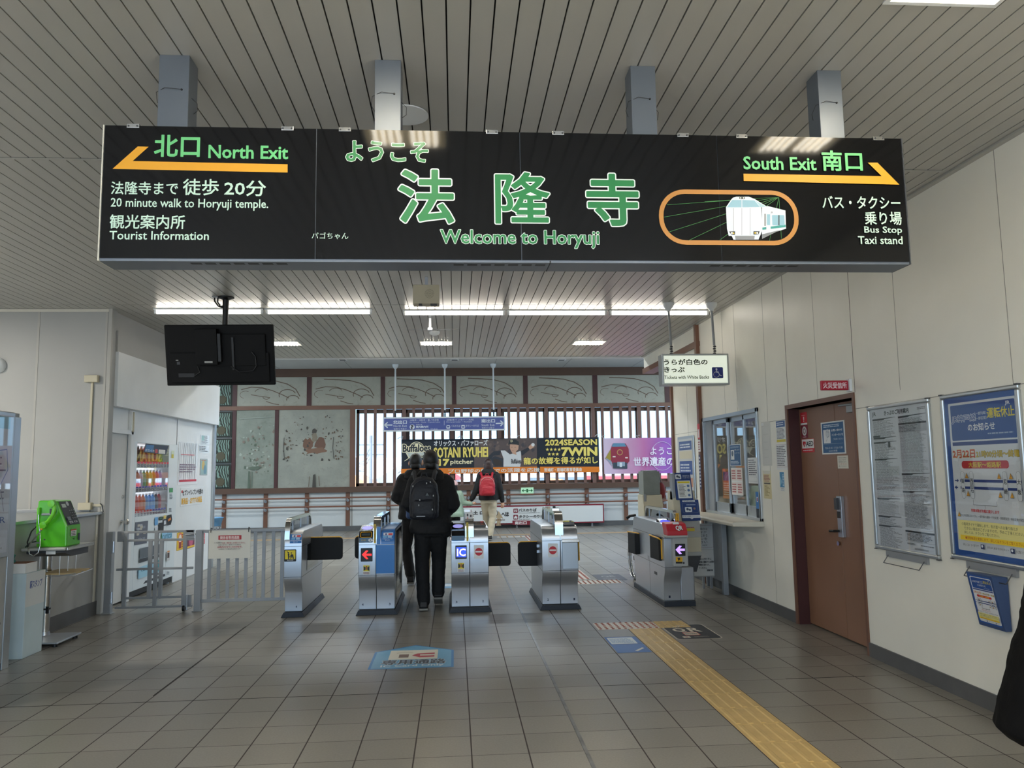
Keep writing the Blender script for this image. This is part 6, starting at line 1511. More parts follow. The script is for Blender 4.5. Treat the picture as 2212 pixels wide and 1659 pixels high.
# stickers on the brown door
def onleaf(name, label, cat, boxpx, draw, base_):
    x = XD - 0.0016
    f = Face((x, 0, 0), (0, -1, 0), ZP, eps=0.0002).crop(1720, 880, 6.346)
    a, b_ = f.c((boxpx[0], (boxpx[1] + boxpx[3]) / 2))[0], f.c((boxpx[2], (boxpx[1] + boxpx[3]) / 2))[0]
    tp, d = f.c(((boxpx[0] + boxpx[2]) / 2, boxpx[1]))[1], f.c(((boxpx[0] + boxpx[2]) / 2, boxpx[3]))[1]
    t = thing(name, label, cat, (x, -(a + b_) / 2, d))
    m = MB(); m.box(x, x + 0.0014, -b_, -a, d, tp, ink(base_, rough=0.35)); m.build('sheet', t)
    g_ = fxr(x - 0.0002, -b_, -a, d, tp, eps=0.00015); draw(g_); g_.build('print', t)
def e1(f): f.rect(0, 0.86, 1, 1, (226, 226, 224)); f.rect(0.42, 0.35, 0.58, 0.6, (236, 220, 220)); f.disc(0.5, 0.7, 0.06, (236, 220, 220)); f.lines(0.2, 0.2, 0.8, 0.28, 1, (236, 200, 200))
onleaf('red_sticker', 'red fire extinguisher sticker, topmost of three on the far door leaf', 'sticker', (58, 68, 146, 240), e1, (196, 30, 44))
def e2(f): f.disc(0.5, 0.45, 0.34, (206, 206, 204), ry=0.36); f.disc(0.5, 0.45, 0.2, (120, 40, 60), ry=0.2); f.disc(0.5, 0.45, 0.13, (220, 220, 218), ry=0.14); f.lines(0.2, 0.86, 0.8, 0.95, 1, (230, 214, 218))
onleaf('red_sticker', 'dark red sticker with a white hose ring on the far door leaf', 'sticker', (68, 244, 158, 424), e2, (128, 26, 52))
def e3(f):
    f.rect(0.02, 0.03, 0.98, 0.7, (236, 236, 234)); f.disc(0.16, 0.3, 0.07, (206, 34, 48), ry=0.13); f.disc(0.27, 0.3, 0.07, (206, 34, 48), ry=0.13); f.poly([(0.09, 0.34), (0.34, 0.34), (0.215, 0.62)], (206, 34, 48)); f.poly([(0.2, 0.26), (0.25, 0.38), (0.2, 0.4), (0.25, 0.54), (0.28, 0.4), (0.24, 0.38)], (236, 236, 234))
    f.text('AED', 0.36, 0.2, 0.94, 0.54, (28, 28, 30), bold=0.002); f.lines(0.36, 0.6, 0.95, 0.64, 1, (60, 60, 60), ragged=0.05); f.lines(0.1, 0.78, 0.9, 0.92, 1, (236, 214, 214), ragged=0.1)
onleaf('aed_sticker', 'white and red AED sticker, lowest of three on the far door leaf', 'sticker', (78, 430, 246, 616), e3, (200, 34, 46))
def e4(f):
    f.rect(0.05, 0.04, 0.95, 0.96, (34, 92, 140)); f.rect(0.1, 0.24, 0.4, 0.66, (226, 228, 230)); f.disc(0.28, 0.36, 0.09, (200, 206, 212)); f.line([(0.22, 0.3), (0.34, 0.32), (0.34, 0.44), (0.26, 0.48), (0.22, 0.6)], 0.003, (60, 80, 110))
    f.lines(0.12, 0.08, 0.88, 0.18, 2, (200, 214, 226), ragged=0.2); f.text('お問い合わせ', 0.45, 0.24, 0.9, 0.31, (232, 234, 236), bold=0.0006); f.text('インターホンを', 0.46, 0.38, 0.92, 0.45, (232, 234, 236), bold=0.0006); f.text('ご利用ください', 0.5, 0.52, 0.92, 0.58, (220, 226, 232)); f.rect(0.08, 0.68, 0.92, 0.685, (200, 214, 226)); f.text('7:00-12:10 / 17:30-19:30', 0.14, 0.78, 0.88, 0.84, (220, 226, 232)); f.text('23:30-終電', 0.3, 0.87, 0.66, 0.93, (220, 226, 232))
onleaf('door_poster', 'blue intercom poster in a white border on the near brown door leaf', 'poster', (345, 190, 672, 640), e4, (226, 228, 226))
def e5(f): f.text('改札内のお客様は', 0.12, 0.12, 0.88, 0.22, (70, 68, 60)); f.text('恐れ入りますが', 0.12, 0.28, 0.8, 0.38, (70, 68, 60)); f.text('精算窓口にある', 0.12, 0.44, 0.84, 0.54, (70, 68, 60)); f.text('インターホンを', 0.12, 0.6, 0.84, 0.7, (180, 60, 50)); f.text('押してください', 0.12, 0.77, 0.84, 0.87, (70, 68, 60))
onleaf('door_notice', 'small cream notice below the blue poster on the brown door', 'notice', (566, 660, 712, 838), e5, (222, 218, 202))
# things on the passage wall beyond the ticket window
t = thing('passage_poster', 'small framed blue poster on the wall beyond the ticket window', 'poster frame', (XR, 10.5, 1.1))
m = MB(); m.box(XR - 0.02, XR, 10.18, 10.92, 1.05, 1.89, ALU); m.build('frame', t, bevel=0.008)
f = fxr(XR - 0.0205, 10.22, 10.88, 1.09, 1.85, eps=0.0003); f.rect(0, 0, 1, 1, (206, 206, 204)); f.rect(0.06, 0.04, 0.94, 0.2, (70, 96, 150)); f.rect(0.06, 0.22, 0.94, 0.36, (214, 206, 180)); f.rect(0.06, 0.4, 0.94, 0.64, (52, 86, 156)); f.lines(0.12, 0.44, 0.88, 0.6, 3, (214, 220, 230), ragged=0.2); f.rect(0.06, 0.7, 0.94, 0.86, (206, 150, 120)); f.lines(0.12, 0.08, 0.88, 0.17, 2, (220, 226, 234)); f.build('printed_sheet', t)
t = thing('vertical_strip_sign', 'narrow vertical navy strip with white characters on the brown column', 'sign', (XR - 0.05, 9.86, 1.2))
f = fxr(XR - 0.0465, 9.822, 9.898, 1.18, 1.62, eps=0.0004); f.rect(0, 0, 1, 1, (42, 48, 92)); f.lines(0.2, 0.04, 0.8, 0.96, 9, (220, 224, 234), ragged=0.1); f.build('strip', t)
t = thing('column_notice', 'small white and red notice on the brown column above the navy strip', 'notice', (XR - 0.05, 9.86, 1.66))
f = fxr(XR - 0.0465, 9.8, 9.9, 1.66, 2.02, eps=0.0004); f.rect(0, 0, 1, 0.55, (206, 60, 70)); f.rect(0, 0.58, 1, 1, (226, 222, 220)); f.lines(0.1, 0.62, 0.9, 0.96, 4, (150, 60, 60)); f.rect(0.2, 0.2, 0.8, 0.5, (230, 220, 220)); f.build('sheet', t)

# ================================================================== FLOOR MARKINGS
def floor_thing(name, label, cat, loc, group=None): return thing(name, label, cat, loc, group)
FZ = 0.0012
def ffloor(x0, x1, y0, y1): return Face((x0, y0, FZ), XP, YP, x1 - x0, y1 - y0, eps=0.00025)
t = floor_thing('floor_sticker', 'house-shaped light blue floor sticker with white panel before the gates', 'floor sticker', (-0.34, 6.4, 0))
f = ffloor(-0.663, -0.02, 6.076, 6.853)
B1, B2 = (96, 160, 196), (40, 122, 184)
f.poly([(0, 1), (1, 1), (1, 0.28), (0.5, 0), (0, 0.28)], B2); f.poly([(0.03, 0.975), (0.97, 0.975), (0.97, 0.29), (0.5, 0.025), (0.03, 0.29)], B1)
f.rect(0.2, 0.24, 0.8, 0.64, (214, 208, 190), r=0.008); f.rect(0.32, 0.42, 0.44, 0.56, (110, 78, 56)); f.line([(0.29, 0.36), (0.38, 0.33), (0.48, 0.35)], 0.012, (170, 156, 130))
RDS = (176, 30, 52)
f.poly([(0.48, 0.48), (0.54, 0.4), (0.76, 0.38), (0.76, 0.44), (0.58, 0.44), (0.58, 0.5), (0.76, 0.5), (0.76, 0.56), (0.58, 0.57)], RDS)
f.text('専用通路', 0.14, 0.66, 0.9, 0.84, (28, 32, 48), bold=0.004, outline=(200, 214, 220), ow=0.004); f.text('IC Card Only', 0.14, 0.855, 0.88, 0.955, (214, 224, 226), bold=0.002)
f.build('printed_sheet', t)
t = floor_thing('floor_sticker', 'black QR floor sticker with white border beside the yellow tactile strip', 'floor sticker', (2.1, 7.05, 0))
f = ffloor(1.895, 2.3, 6.74, 7.37)
f.rect(0, 0, 1, 1, (206, 200, 184), r=0.05); f.rect(0.025, 0.02, 0.975, 0.98, (46, 48, 52), r=0.045)
CRM = (214, 206, 186)
f.text('Q', 0.17, 0.27, 0.43, 0.52, CRM, bold=0.005); f.text('R', 0.52, 0.27, 0.76, 0.52, CRM, bold=0.005)
for k in range(3): f.line([(0.24 + 0.06 * k, 0.2), (0.36 + 0.05 * k, 0.08), (0.45 + 0.05 * k, 0.09)], 0.012, CRM)
f.rect(0.28, 0.56, 0.62, 0.76, (190, 70, 66), r=0.01); f.rect(0.3, 0.58, 0.6, 0.74, CRM); f.lines(0.31, 0.6, 0.59, 0.72, 2, (60, 50, 46), ragged=0.05)
f.rect(0.17, 0.82, 0.33, 0.92, CRM, r=0.008); f.disc(0.25, 0.87, 0.03, (180, 60, 56), ry=0.02); f.lines(0.42, 0.83, 0.76, 0.91, 2, (140, 136, 126), ragged=0.1)
f.build('printed_sheet', t)
t = floor_thing('floor_sticker', 'blue and white floor sticker left of the yellow tactile strip', 'floor sticker', (1.42, 6.63, 0))
f = ffloor(1.288, 1.566, 6.337, 6.92)
f.rect(0, 0, 1, 1, (44, 104, 178)); f.rect(0.06, 0.05, 0.86, 0.46, (206, 216, 224), r=0.01); f.rect(0.02, 0.48, 0.98, 0.5, (30, 70, 130)); f.lines(0.1, 0.1, 0.8, 0.42, 5, (120, 156, 200), ragged=0.2); f.poly([(0.55, 0.9), (0.85, 0.72), (0.9, 0.76), (0.62, 0.93)], (210, 212, 206)); f.build('printed_sheet', t)
t = floor_thing('floor_sticker', 'dark grey floor sticker beyond the gates beside the wheelchair', 'floor sticker', (2.05, 10.6, 0))
f = ffloor(1.88, 2.26, 10.3, 10.9); f.rect(0, 0, 1, 1, (78, 82, 92), r=0.04); f.text('QR', 0.25, 0.25, 0.75, 0.5, (150, 150, 152), bold=0.004); f.lines(0.2, 0.6, 0.8, 0.85, 3, (130, 130, 134)); f.build('printed_sheet', t)
t = floor_thing('floor_sticker', 'pale blue floor sticker beyond the third gate lane', 'floor sticker', (-0.15, 10.3, 0))
f = ffloor(-0.22, 0.06, 10.0, 10.4); f.rect(0, 0, 1, 1, (110, 160, 200)); f.rect(0.1, 0.1, 0.7, 0.6, (190, 206, 216)); f.build('printed_sheet', t)
# tactile paving: guiding bars, warning dots
TAC = mat('yellow_tactile_tile', (198, 168, 110), rough=0.5, var=0.07, vs=10)
TACW = mat('white_tactile_tile', (206, 200, 190), rough=0.45, var=0.05, vs=10)
RDOT = mat('rust_red_tactile_dot', (150, 70, 44), rough=0.5, var=0.1)
def guide_run(name, label, x0, x1, ya, yb, mt, bar, along='y'):
    t = thing(name, label, 'tactile paving', ((x0 + x1) / 2, (ya + yb) / 2, 0))
    m = MB(); n = round((yb - ya) / 0.3)
    for i in range(n): m.box(x0 + 0.003, x1 - 0.003, ya + 0.3 * i + 0.002, ya + 0.3 * (i + 1) - 0.002, 0.0, 0.002, mt)
    m.build('tile', t)
    m = MB()
    for i in range(n):
        for k in range(4):
            xx = x0 + (x1 - x0) * (k + 0.5) / 4; y0, y1 = ya + 0.3 * i + 0.012, ya + 0.3 * (i + 1) - 0.012
            m.prism([(xx - 0.017, 0.002), (xx + 0.017, 0.002), (xx + 0.010, 0.007), (xx - 0.010, 0.007)], 'y', y0, y1, bar)
    m.build('guiding_bars', t)
    return t
def dot_run(name, label, x0, x1, ya, yb, mts, dots):
    t = thing(name, label, 'tactile paving', ((x0 + x1) / 2, (ya + yb) / 2, 0))
    n = max(1, round((x1 - x0) / 0.3)); m = MB(); d = MB()
    for i in range(n):
        xa, xb = x0 + (x1 - x0) * i / n, x0 + (x1 - x0) * (i + 1) / n
        m.box(xa + 0.002, xb - 0.002, ya + 0.002, yb - 0.002, 0, 0.002, mts[min(i, len(mts) - 1)])
        for a in range(5):
            for b_ in range(5): d.lathe([(0.014, 0), (0.012, 0.0045), (0, 0.005)], (xa + (xb - xa) * (a + 0.5) / 5, ya + (yb - ya) * (b_ + 0.5) / 5, 0.002), dots[min(i, len(dots) - 1)], 8)
    m.build('tile', t); d.build('warning_dots', t)
    return t
X5, X6 = 0.0768 + 1.5, 0.0768 + 1.8
guide_run('tactile_strip', 'long yellow tactile guiding strip running from the picture edge to the QR gate', X5, X6, 5.436 - 0.3 * 26, 5.436 + 0.3 * 6, TAC, TAC)
dot_run('tactile_dots', 'crossing row of white and yellow warning dot tiles at the end of the yellow strip', 1.297, X6 + 0.29, 7.24, 7.55, [TACW, TACW, TAC], [RDOT, RDOT, TAC])
guide_run('tactile_strip', 'white tactile strip with rust bars beyond the wide gate lane', 1.5, 1.8, 10.45, 17.3, TACW, RDOT)
dot_run('tactile_dots', 'crossing row of white warning dot tiles with rust dots beyond the wide gate', 1.5, 2.14, 10.05, 10.35, [TACW], [RDOT])
guide_run('tactile_strip', 'short white tactile strip before the white guide board in the hall', 0.9, 1.5, 17.0, 17.3, TACW, mat('tan_tactile_bar', (176, 140, 96), rough=0.5))
t = thing('tactile_line', 'thin tan tactile line across the hall floor before the far wall', 'tactile paving', (0, 17.7, 0))
m = MB(); m.box(-9, 8.5, 17.55, 17.85, 0, 0.002, mat('tan_tactile_tile', (176, 148, 112), rough=0.5, var=0.05)); m.build('tile', t)

# ================================================================== LEFT SIDE
GRN = mat('green_telephone_plastic', (84, 190, 36), rough=0.3, coat=0.3, var=0.03)
GRNL = mat('light_green_handset', (110, 206, 40), rough=0.28, coat=0.3)
ps = thing('telephone_stand', 'steel telephone stand with a single round post and a shelf', 'stand', (-3.66, 7.5, 0))
m = MB(); m.box(-3.84, -3.44, 7.2, 7.64, 0.028, 0.045, STEEL); o = m.build('base_plate', ps, bevel=0.006)
m = MB()
for x, y in ((-3.8, 7.24), (-3.48, 7.24), (-3.48, 7.6), (-3.8, 7.6)): m.lathe([(0.022, 0), (0.022, 0.03), (0, 0.03)], (x, y, 0), BLACK, 14)
m.build('levelling_feet', ps)
m = MB(); m.tube([(-3.73, 7.55, 0.04), (-3.73, 7.55, 0.79)], 0.042, STEEL_P, 24); m.lathe([(0.05, 0), (0.045, 0.03), (0.042, 0.03)], (-3.73, 7.55, 0.045), STEEL, 24); m.build('post', ps, smooth=50)
m = MB(); m.tube([(-3.73, 7.55, 0.27), (-3.73, 7.55, 0.285)], 0.046, BLACK, 20); m.box(-3.70, -3.68, 7.5, 7.52, 0.24, 0.3, BLACK); m.build('cable_clip', ps)
m = MB(); m.box(-3.80, -3.42, 7.22, 7.72, 0.822, 0.85, GREYP); m.build('shelf_top', ps, bevel=0.012)
m = MB(); m.box(-3.418, -3.40, 7.22, 7.73, 0.822, 0.852, STEEL_P); m.build('shelf_edge', ps, bevel=0.006)
m = MB(); m.prism([(7.26, 0.80), (7.26, 0.822), (7.7, 0.822), (7.7, 0.76), (7.4, 0.76)], 'x', -3.77, -3.44, DGREY); m.box(-3.6, -3.52, 7.255, 7.26, 0.79, 0.818, PAPER); m.build('shelf_bracket', ps)
m = MB()
for y in (7.3, 7.45, 7.6):
    m.tube([(-3.5, y, 0.77), (-3.5, y, 0.60), (-3.36, y, 0.615)], 0.004, STEEL, 6)
m.tube([(-3.66, 7.28, 0.77), (-3.66, 7.28, 0.6), (-3.36, 7.28, 0.6), (-3.36, 7.62, 0.615)], 0.004, STEEL, 6); m.build('wire_rack', ps)
m = MB(); m.box(-3.66, -3.38, 7.3, 7.62, 0.607, 0.622, mat('tan_magazine', (190, 166, 120), rough=0.6)); tag(m.build('magazine'), 'thin tan magazine lying in the wire rack under the telephone', 'magazine')
ph = thing('pay_telephone', 'bright green public telephone standing on the steel shelf', 'telephone', (-3.56, 7.4, 0.852))
px0, px1, px2, pyA, pyB = -3.70, -3.53, -3.435, 7.26, 7.52
m = MB(); m.prism([(px0 + 0.01, 0.852), (px2 + 0.003, 0.852), (px2, 1.03), (px1, 1.255), (px0 + 0.01, 1.262), (px0 - 0.012 + 0.01, 1.06)], 'y', pyA, pyB, GRN); m.build('body', ph, bevel=0.012)
ux, uz = px2 - px1, 1.03 - 1.255; UL = math.hypot(ux, uz)
f = Face((px1 + 0.001 - ux * 0 + ux, pyA + 0.02, 1.255 + uz + 0.001), YP, (-ux / UL, 0, -uz / UL), pyB - pyA - 0.04, UL, eps=0.0004)
f.O = f.O + f.N * 0.0006
f.rect(0, 0.04, 1, 0.97, (58, 62, 68)); f.rect(0.12, 0.14, 0.45, 0.28, (196, 206, 196)); f.disc(0.62, 0.14, 0.1, (200, 204, 206), ry=0.09); f.rect(0.8, 0.06, 0.95, 0.3, (40, 42, 48))
for i in range(3):
    for j in range(4): f.rect(0.55 + 0.13 * i, 0.38 + 0.1 * j, 0.65 + 0.13 * i, 0.45 + 0.1 * j, (20, 22, 24)); f.rect(0.575 + 0.13 * i, 0.395 + 0.1 * j, 0.625 + 0.13 * i, 0.435 + 0.1 * j, (190, 194, 196))
f.rect(0.08, 0.66, 0.34, 0.8, (126, 134, 140)); f.rect(0.12, 0.84, 0.4, 0.92, (206, 210, 212)); f.rect(0.16, 0.86, 0.36, 0.9, (20, 20, 22)); f.rect(0.5, 0.84, 0.75, 0.9, (206, 210, 212)); f.rect(0.54, 0.855, 0.7, 0.885, (20, 20, 22))
f.build('dial_panel', ph)
f = Face((px2 + 0.0035, pyA, 0.852), YP, ZP, pyB - pyA, 0.18, eps=0.0003); f.O = f.O + f.N * 0.002; f.rect(0.25, 0.18, 0.65, 0.52, (230, 228, 222)); f.rect(0.25, 0.18, 0.65, 0.25, (190, 50, 50)); f.lines(0.28, 0.28, 0.62, 0.5, 3, (60, 60, 60)); f.rect(0.78, 0.42, 0.9, 0.78, (24, 34, 60)); f.disc(0.5, 0.66, 0.04, (60, 120, 40)); f.build('front_sticker', ph)
m = MB(); m.box(-3.65, -3.55, pyA - 0.018, pyA, 1.13, 1.15, GREYM); m.box(-3.575, -3.54, pyA - 0.03, pyA, 1.145, 1.19, DGREY); m.build('handset_cradle', ph, bevel=0.004)
m = MB()
hs = [(-3.535, pyA - 0.045, 1.235), (-3.52, pyA - 0.055, 1.20), (-3.53, pyA - 0.055, 1.14), (-3.565, pyA - 0.055, 1.085), (-3.61, pyA - 0.045, 1.05)]
m.tube(hs, 0.017, GRNL, 12); m.lathe([(0.0, -0.03), (0.03, -0.028), (0.034, 0), (0.024, 0.018), (0, 0.02)], (-3.545, pyA - 0.045, 1.235), GRNL, 16, 'y'); m.lathe([(0.0, -0.03), (0.03, -0.028), (0.034, 0), (0.024, 0.018), (0, 0.02)], (-3.61, pyA - 0.04, 1.05), GRNL, 16, 'y'); m.build('handset', ph, smooth=60)
m = MB(); m.tube([(-3.61, pyA - 0.05, 1.03), (-3.65, pyA - 0.055, 0.97), (-3.705, pyA - 0.06, 0.90), (-3.728, pyA - 0.05, 0.85), (-3.715, pyA - 0.05, 0.80), (-3.68, pyA - 0.05, 0.785), (-3.645, pyA - 0.045, 0.81), (-3.64, pyA - 0.03, 0.87), (-3.65, pyA - 0.02, 0.97), (-3.672, pyA - 0.012, 1.08), (-3.675, pyA - 0.012, 1.15)], 0.006, STEEL_P, 8); m.tube([(-3.675, pyA - 0.012, 1.14), (-3.675, pyA - 0.012, 1.2)], 0.014, GRNL, 10); m.tube([(-3.61, pyA - 0.05, 1.035), (-3.625, pyA - 0.053, 1.01)], 0.01, YEL, 8); m.build('armoured_cord', ph, smooth=60)
m = MB(); m.tube([(-3.72, 7.4, 1.08), (-3.755, 7.3, 0.99), (-3.77, 7.27, 0.9), (-3.77, 7.29, 0.852)], 0.006, BLACK, 8); m.tube([(-3.71, 7.32, 0.90), (-3.75, 7.28, 0.895), (-3.785, 7.27, 0.855)], 0.005, BLACK, 8); m.build('power_cord', ph, smooth=60)
m = MB(); m.box(-3.69, -3.655, pyA - 0.001, pyA, 0.885, 0.9, GREYM); m.lathe([(0.008, 0), (0.006, -0.002), (0, -0.002)], (-3.62, pyA, 0.92), DGREY, 12, 'y'); m.build('side_plate', ph)
# stamp box
sbx = thing('stamp_box', 'pale blue station stamp box standing before the telephone stand', 'box', (-3.69, 6.95, 0))
PB = mat('pale_blue_laminate', (196, 214, 220), rough=0.45, var=0.04, vs=5)
m = MB(); m.box(-3.88, -3.52, 6.8, 7.1, 0, 0.68, PB); m.build('body', sbx, bevel=0.004)
f = fxl(-3.5195, 6.8, 7.1, 0, 0.68, eps=0.0004); f.rect(0, 0, 1, 0.4, (216, 220, 220)); f.text('駅スタンプ', 0.2, 0.1, 0.84, 0.19, (58, 80, 150), bold=0.001); f.build('printed_sheet', sbx)
tr = thing('stamp_tray', 'white paper tray on the stamp box', 'tray', (-3.7, 6.9, 0.68))
m = MB(); m.box(-3.78, -3.54, 6.82, 7.0, 0.681, 0.76, PAPER); m.box(-3.775, -3.545, 6.83, 6.99, 0.76, 0.763, mat('brown_pad', (120, 70, 50), rough=0.7)); m.build('tray', tr)
f = fy(-3.78, -3.54, 6.8195, 0.681, 0.76, eps=0.0003); f.lines(0.1, 0.2, 0.6, 0.5, 2, (80, 80, 84)); f.build('print', tr)
m = MB(); m.lathe([(0.022, 0), (0.026, 0.012), (0.014, 0.028), (0.018, 0.045), (0.024, 0.06), (0.014, 0.07), (0, 0.072)], (-3.69, 6.9, 0.764), mat('teal_stamp', (56, 128, 122), rough=0.4), 16); tag(m.build('rubber_stamp', smooth=60), 'teal rubber stamp standing on the white tray', 'stamp')
# route map board cut by the picture edge
rb = thing('route_map_board', 'standing route map board in an aluminium frame at the left picture edge', 'notice board', (-3.45, 6.0, 0))
m = MB(); m.box(-3.53, -3.49, 4.9, 6.52, 0.05, 1.98, GREYP); m.box(-3.54, -3.48, 6.44, 6.53, 0, 1.95, ALU); m.build('stand', rb, bevel=0.003)
m = MB(); m.box(-3.49, -3.455, 4.95, 6.4, 0.86, 1.98, ALU); m.build('frame', rb, bevel=0.008)
f = fxl(-3.4545, 4.98, 6.37, 0.9, 1.95, eps=0.0003); f.rect(0, 0, 1, 1, (210, 212, 222)); f.rect(0.3, 0.01, 0.97, 0.1, (150, 190, 206)); f.line([(0.6, 0.3), (0.95, 0.25), (0.97, 0.4), (0.85, 0.6)], 0.008, (90, 120, 180)); f.line([(0.5, 0.5), (0.9, 0.5), (0.95, 0.7)], 0.006, (120, 110, 140)); f.lines(0.5, 0.3, 0.97, 0.8, 22, (120, 120, 140), ragged=0.5); f.text('JR', 0.88, 0.74, 0.97, 0.8, (50, 80, 150)); f.lines(0.6, 0.84, 0.98, 0.98, 5, (120, 120, 120)); f.build('route_map', rb)
m = MB(); m.box(-3.45, -3.4455, 5.0, 6.36, 0.9, 1.94, GLASS); m.build('clear_cover', rb)
m = MB()
for z in (0.12, 0.24, 0.36): m.lathe([(0.014, 0), (0.012, 0.008), (0, 0.01)], (-3.489, 6.38, z), DGREY, 10, 'x')
m.build('bolt', rb)

# fence with swing gate
FY = YL
def fpx(x, y, ox, oy, k, Y=FY): return ony(ox + x / k, oy + y / k, Y)
swg = thing('fence_gate', 'grey bar swing gate on a castor between two posts before the vending machine', 'gate', (-3.25, FY, 0))
def post(x, label):
    t = thing('fence_post', label, 'post', (x, FY, 0), 'grey square fence posts')
    m = MB(); m.box(x - 0.035, x + 0.035, FY - 0.035, FY + 0.035, 0, 0.865, GREYM); m.box(x - 0.05, x + 0.05, FY - 0.05, FY + 0.05, 0, 0.008, GREYM); m.build('shaft', t, bevel=0.004)
post(-3.725, 'grey square post at the hinge side of the bar gate, by the white wall'); post(-2.785, 'grey square post at the latch side of the bar gate, by the white notice')
gx = lambda c: fpx(c, 700, 0, 1040, 3.95)[0]
gz = lambda c: fpx(1300, c, 0, 1040, 3.95)[2]
m = MB(); x0, x1 = gx(995), gx(1650)
for c in (430, 500, 745, 990, 1070): m.box(x0 if c != 990 else gx(1065), x1 if c != 990 else gx(1575), FY - 0.012, FY + 0.012, gz(c) - 0.012, gz(c) + 0.012, GREYM)
m.build('gate_rail', swg, bevel=0.003)
for c, a, b_ in ((1070, 430, 1070), (1330, 430, 1070), (1280, 500, 990), (1375, 500, 990), (1575, 430, 1070)):
    m = MB(); m.box(gx(c) - 0.02, gx(c) + 0.02, FY - 0.014, FY + 0.014, gz(b_), gz(a), GREYM); m.build('gate_bar', swg, bevel=0.003)
m = MB()
for c in (695, 790): m.box(gx(1280), gx(1375), FY - 0.01, FY + 0.01, gz(c) - 0.008, gz(c) + 0.008, GREYM)
m.build('cross_bar', swg)
m = MB(); m.box(gx(995), gx(1085), FY - 0.01, FY + 0.01, gz(505), gz(435), GREYM); m.box(gx(1580), gx(1650), FY - 0.012, FY + 0.012, gz(495), gz(420), GREYM); m.box(gx(1575), gx(1640), FY - 0.012, FY + 0.012, gz(1065), gz(975), GREYM); m.build('corner_plate', swg)
m = MB(); m.tube([(gx(1580), FY - 0.02, gz(460)), (gx(1680), FY - 0.02, gz(455))], 0.008, STEEL, 8); m.tube([(gx(1660), FY - 0.03, gz(420)), (gx(1660), FY - 0.03, gz(490))], 0.006, STEEL, 8); m.tube([(gx(1610), FY - 0.025, gz(970)), (gx(1610), FY - 0.025, gz(1100))], 0.007, STEEL, 8); m.build('latch', swg)
m = MB()
for c in (550, 980): m.tube([(-3.68, FY - 0.03, gz(c) - 0.06), (-3.68, FY - 0.03, gz(c) + 0.06)], 0.012, STEEL, 8)
m.build('hinge', swg)
m = MB(); m.lathe([(0.0, -0.014), (0.034, -0.012), (0.034, 0.012), (0, 0.014)], (gx(1580), FY, 0.036), BLACK, 16, 'x'); m.box(gx(1580) - 0.018, gx(1580) + 0.018, FY - 0.015, FY + 0.015, 0.06, gz(1060), STEEL); m.build('castor', swg)
fen = thing('bar_fence', 'grey fence of vertical bars between the gate post and the first ticket gate', 'fence', (-2.3, FY, 0))
fx2 = lambda c: ony(240 + c / 3.53, 1220, FY)[0]
m = MB(); x0, x1 = -2.75, -1.8
m.box(x0, x1, FY - 0.02, FY + 0.02, 0.835, 0.865, GREYM); m.build('fence_rail', fen, bevel=0.003); m = MB(); m.box(x0, x1, FY - 0.015, FY + 0.015, 0.09, 0.125, GREYM); m.build('fence_rail', fen, bevel=0.003)
for c in (750, 820, 890, 960, 1028, 1097, 1163, 1235, 1303):
    m = MB(); m.box(fx2(c) - 0.018, fx2(c) + 0.018, FY - 0.006, FY + 0.006, 0.11, 0.85, GREYM); m.build('fence_bar', fen)
ns = thing('fence_notice', 'white notice with a red heading hung on the grey bar fence', 'notice', (-2.47, FY - 0.03, 0.56))
nx0, nx1, nz0, nz1 = fpx(745, 1120, 240, 860, 3.53, FY - 0.03)[0], fpx(1062, 1120, 240, 860, 3.53, FY - 0.03)[0], fpx(900, 1222, 240, 860, 3.53, FY - 0.03)[2], fpx(900, 1008, 240, 860, 3.53, FY - 0.03)[2]
m = MB(); m.box(nx0, nx1, FY - 0.034, FY - 0.026, nz0, nz1, mat('cream_notice_board', (214, 212, 202), rough=0.4)); m.build('board', ns)
f = fy(nx0, nx1, FY - 0.0346, nz0, nz1, eps=0.0003).crop(240, 860, 3.53); RDN = (176, 44, 52)
f.rect(818, 1046, 994, 1080, RDN, r=0.005); f.text('関係者専用通路', 832, 1052, 978, 1075, (232, 220, 216), bold=0.0006)
f.text('この通路は', 786, 1096, 845, 1110, (80, 76, 72)); f.text('社員・関係者しか使用できません。', 846, 1096, 1026, 1110, (170, 60, 60)); f.text('係員の許可なく使用された場合は', 818, 1112, 990, 1124, (80, 76, 72)); f.text('お声がけさせていただきます。', 812, 1127, 1000, 1142, RDN, bold=0.0005); f.text('※災害などの緊急時は除きます', 820, 1145, 986, 1156, (80, 76, 72)); f.build('printed_lettering', ns)
m = MB()
for x in (nx0 + 0.02, nx1 - 0.02): m.tube([(x, FY - 0.04, nz1 - 0.02), (x, FY - 0.03, nz1 + 0.03), (x, FY + 0.025, 0.87)], 0.004, BLACK, 6)
m.build('cable_tie', ns)

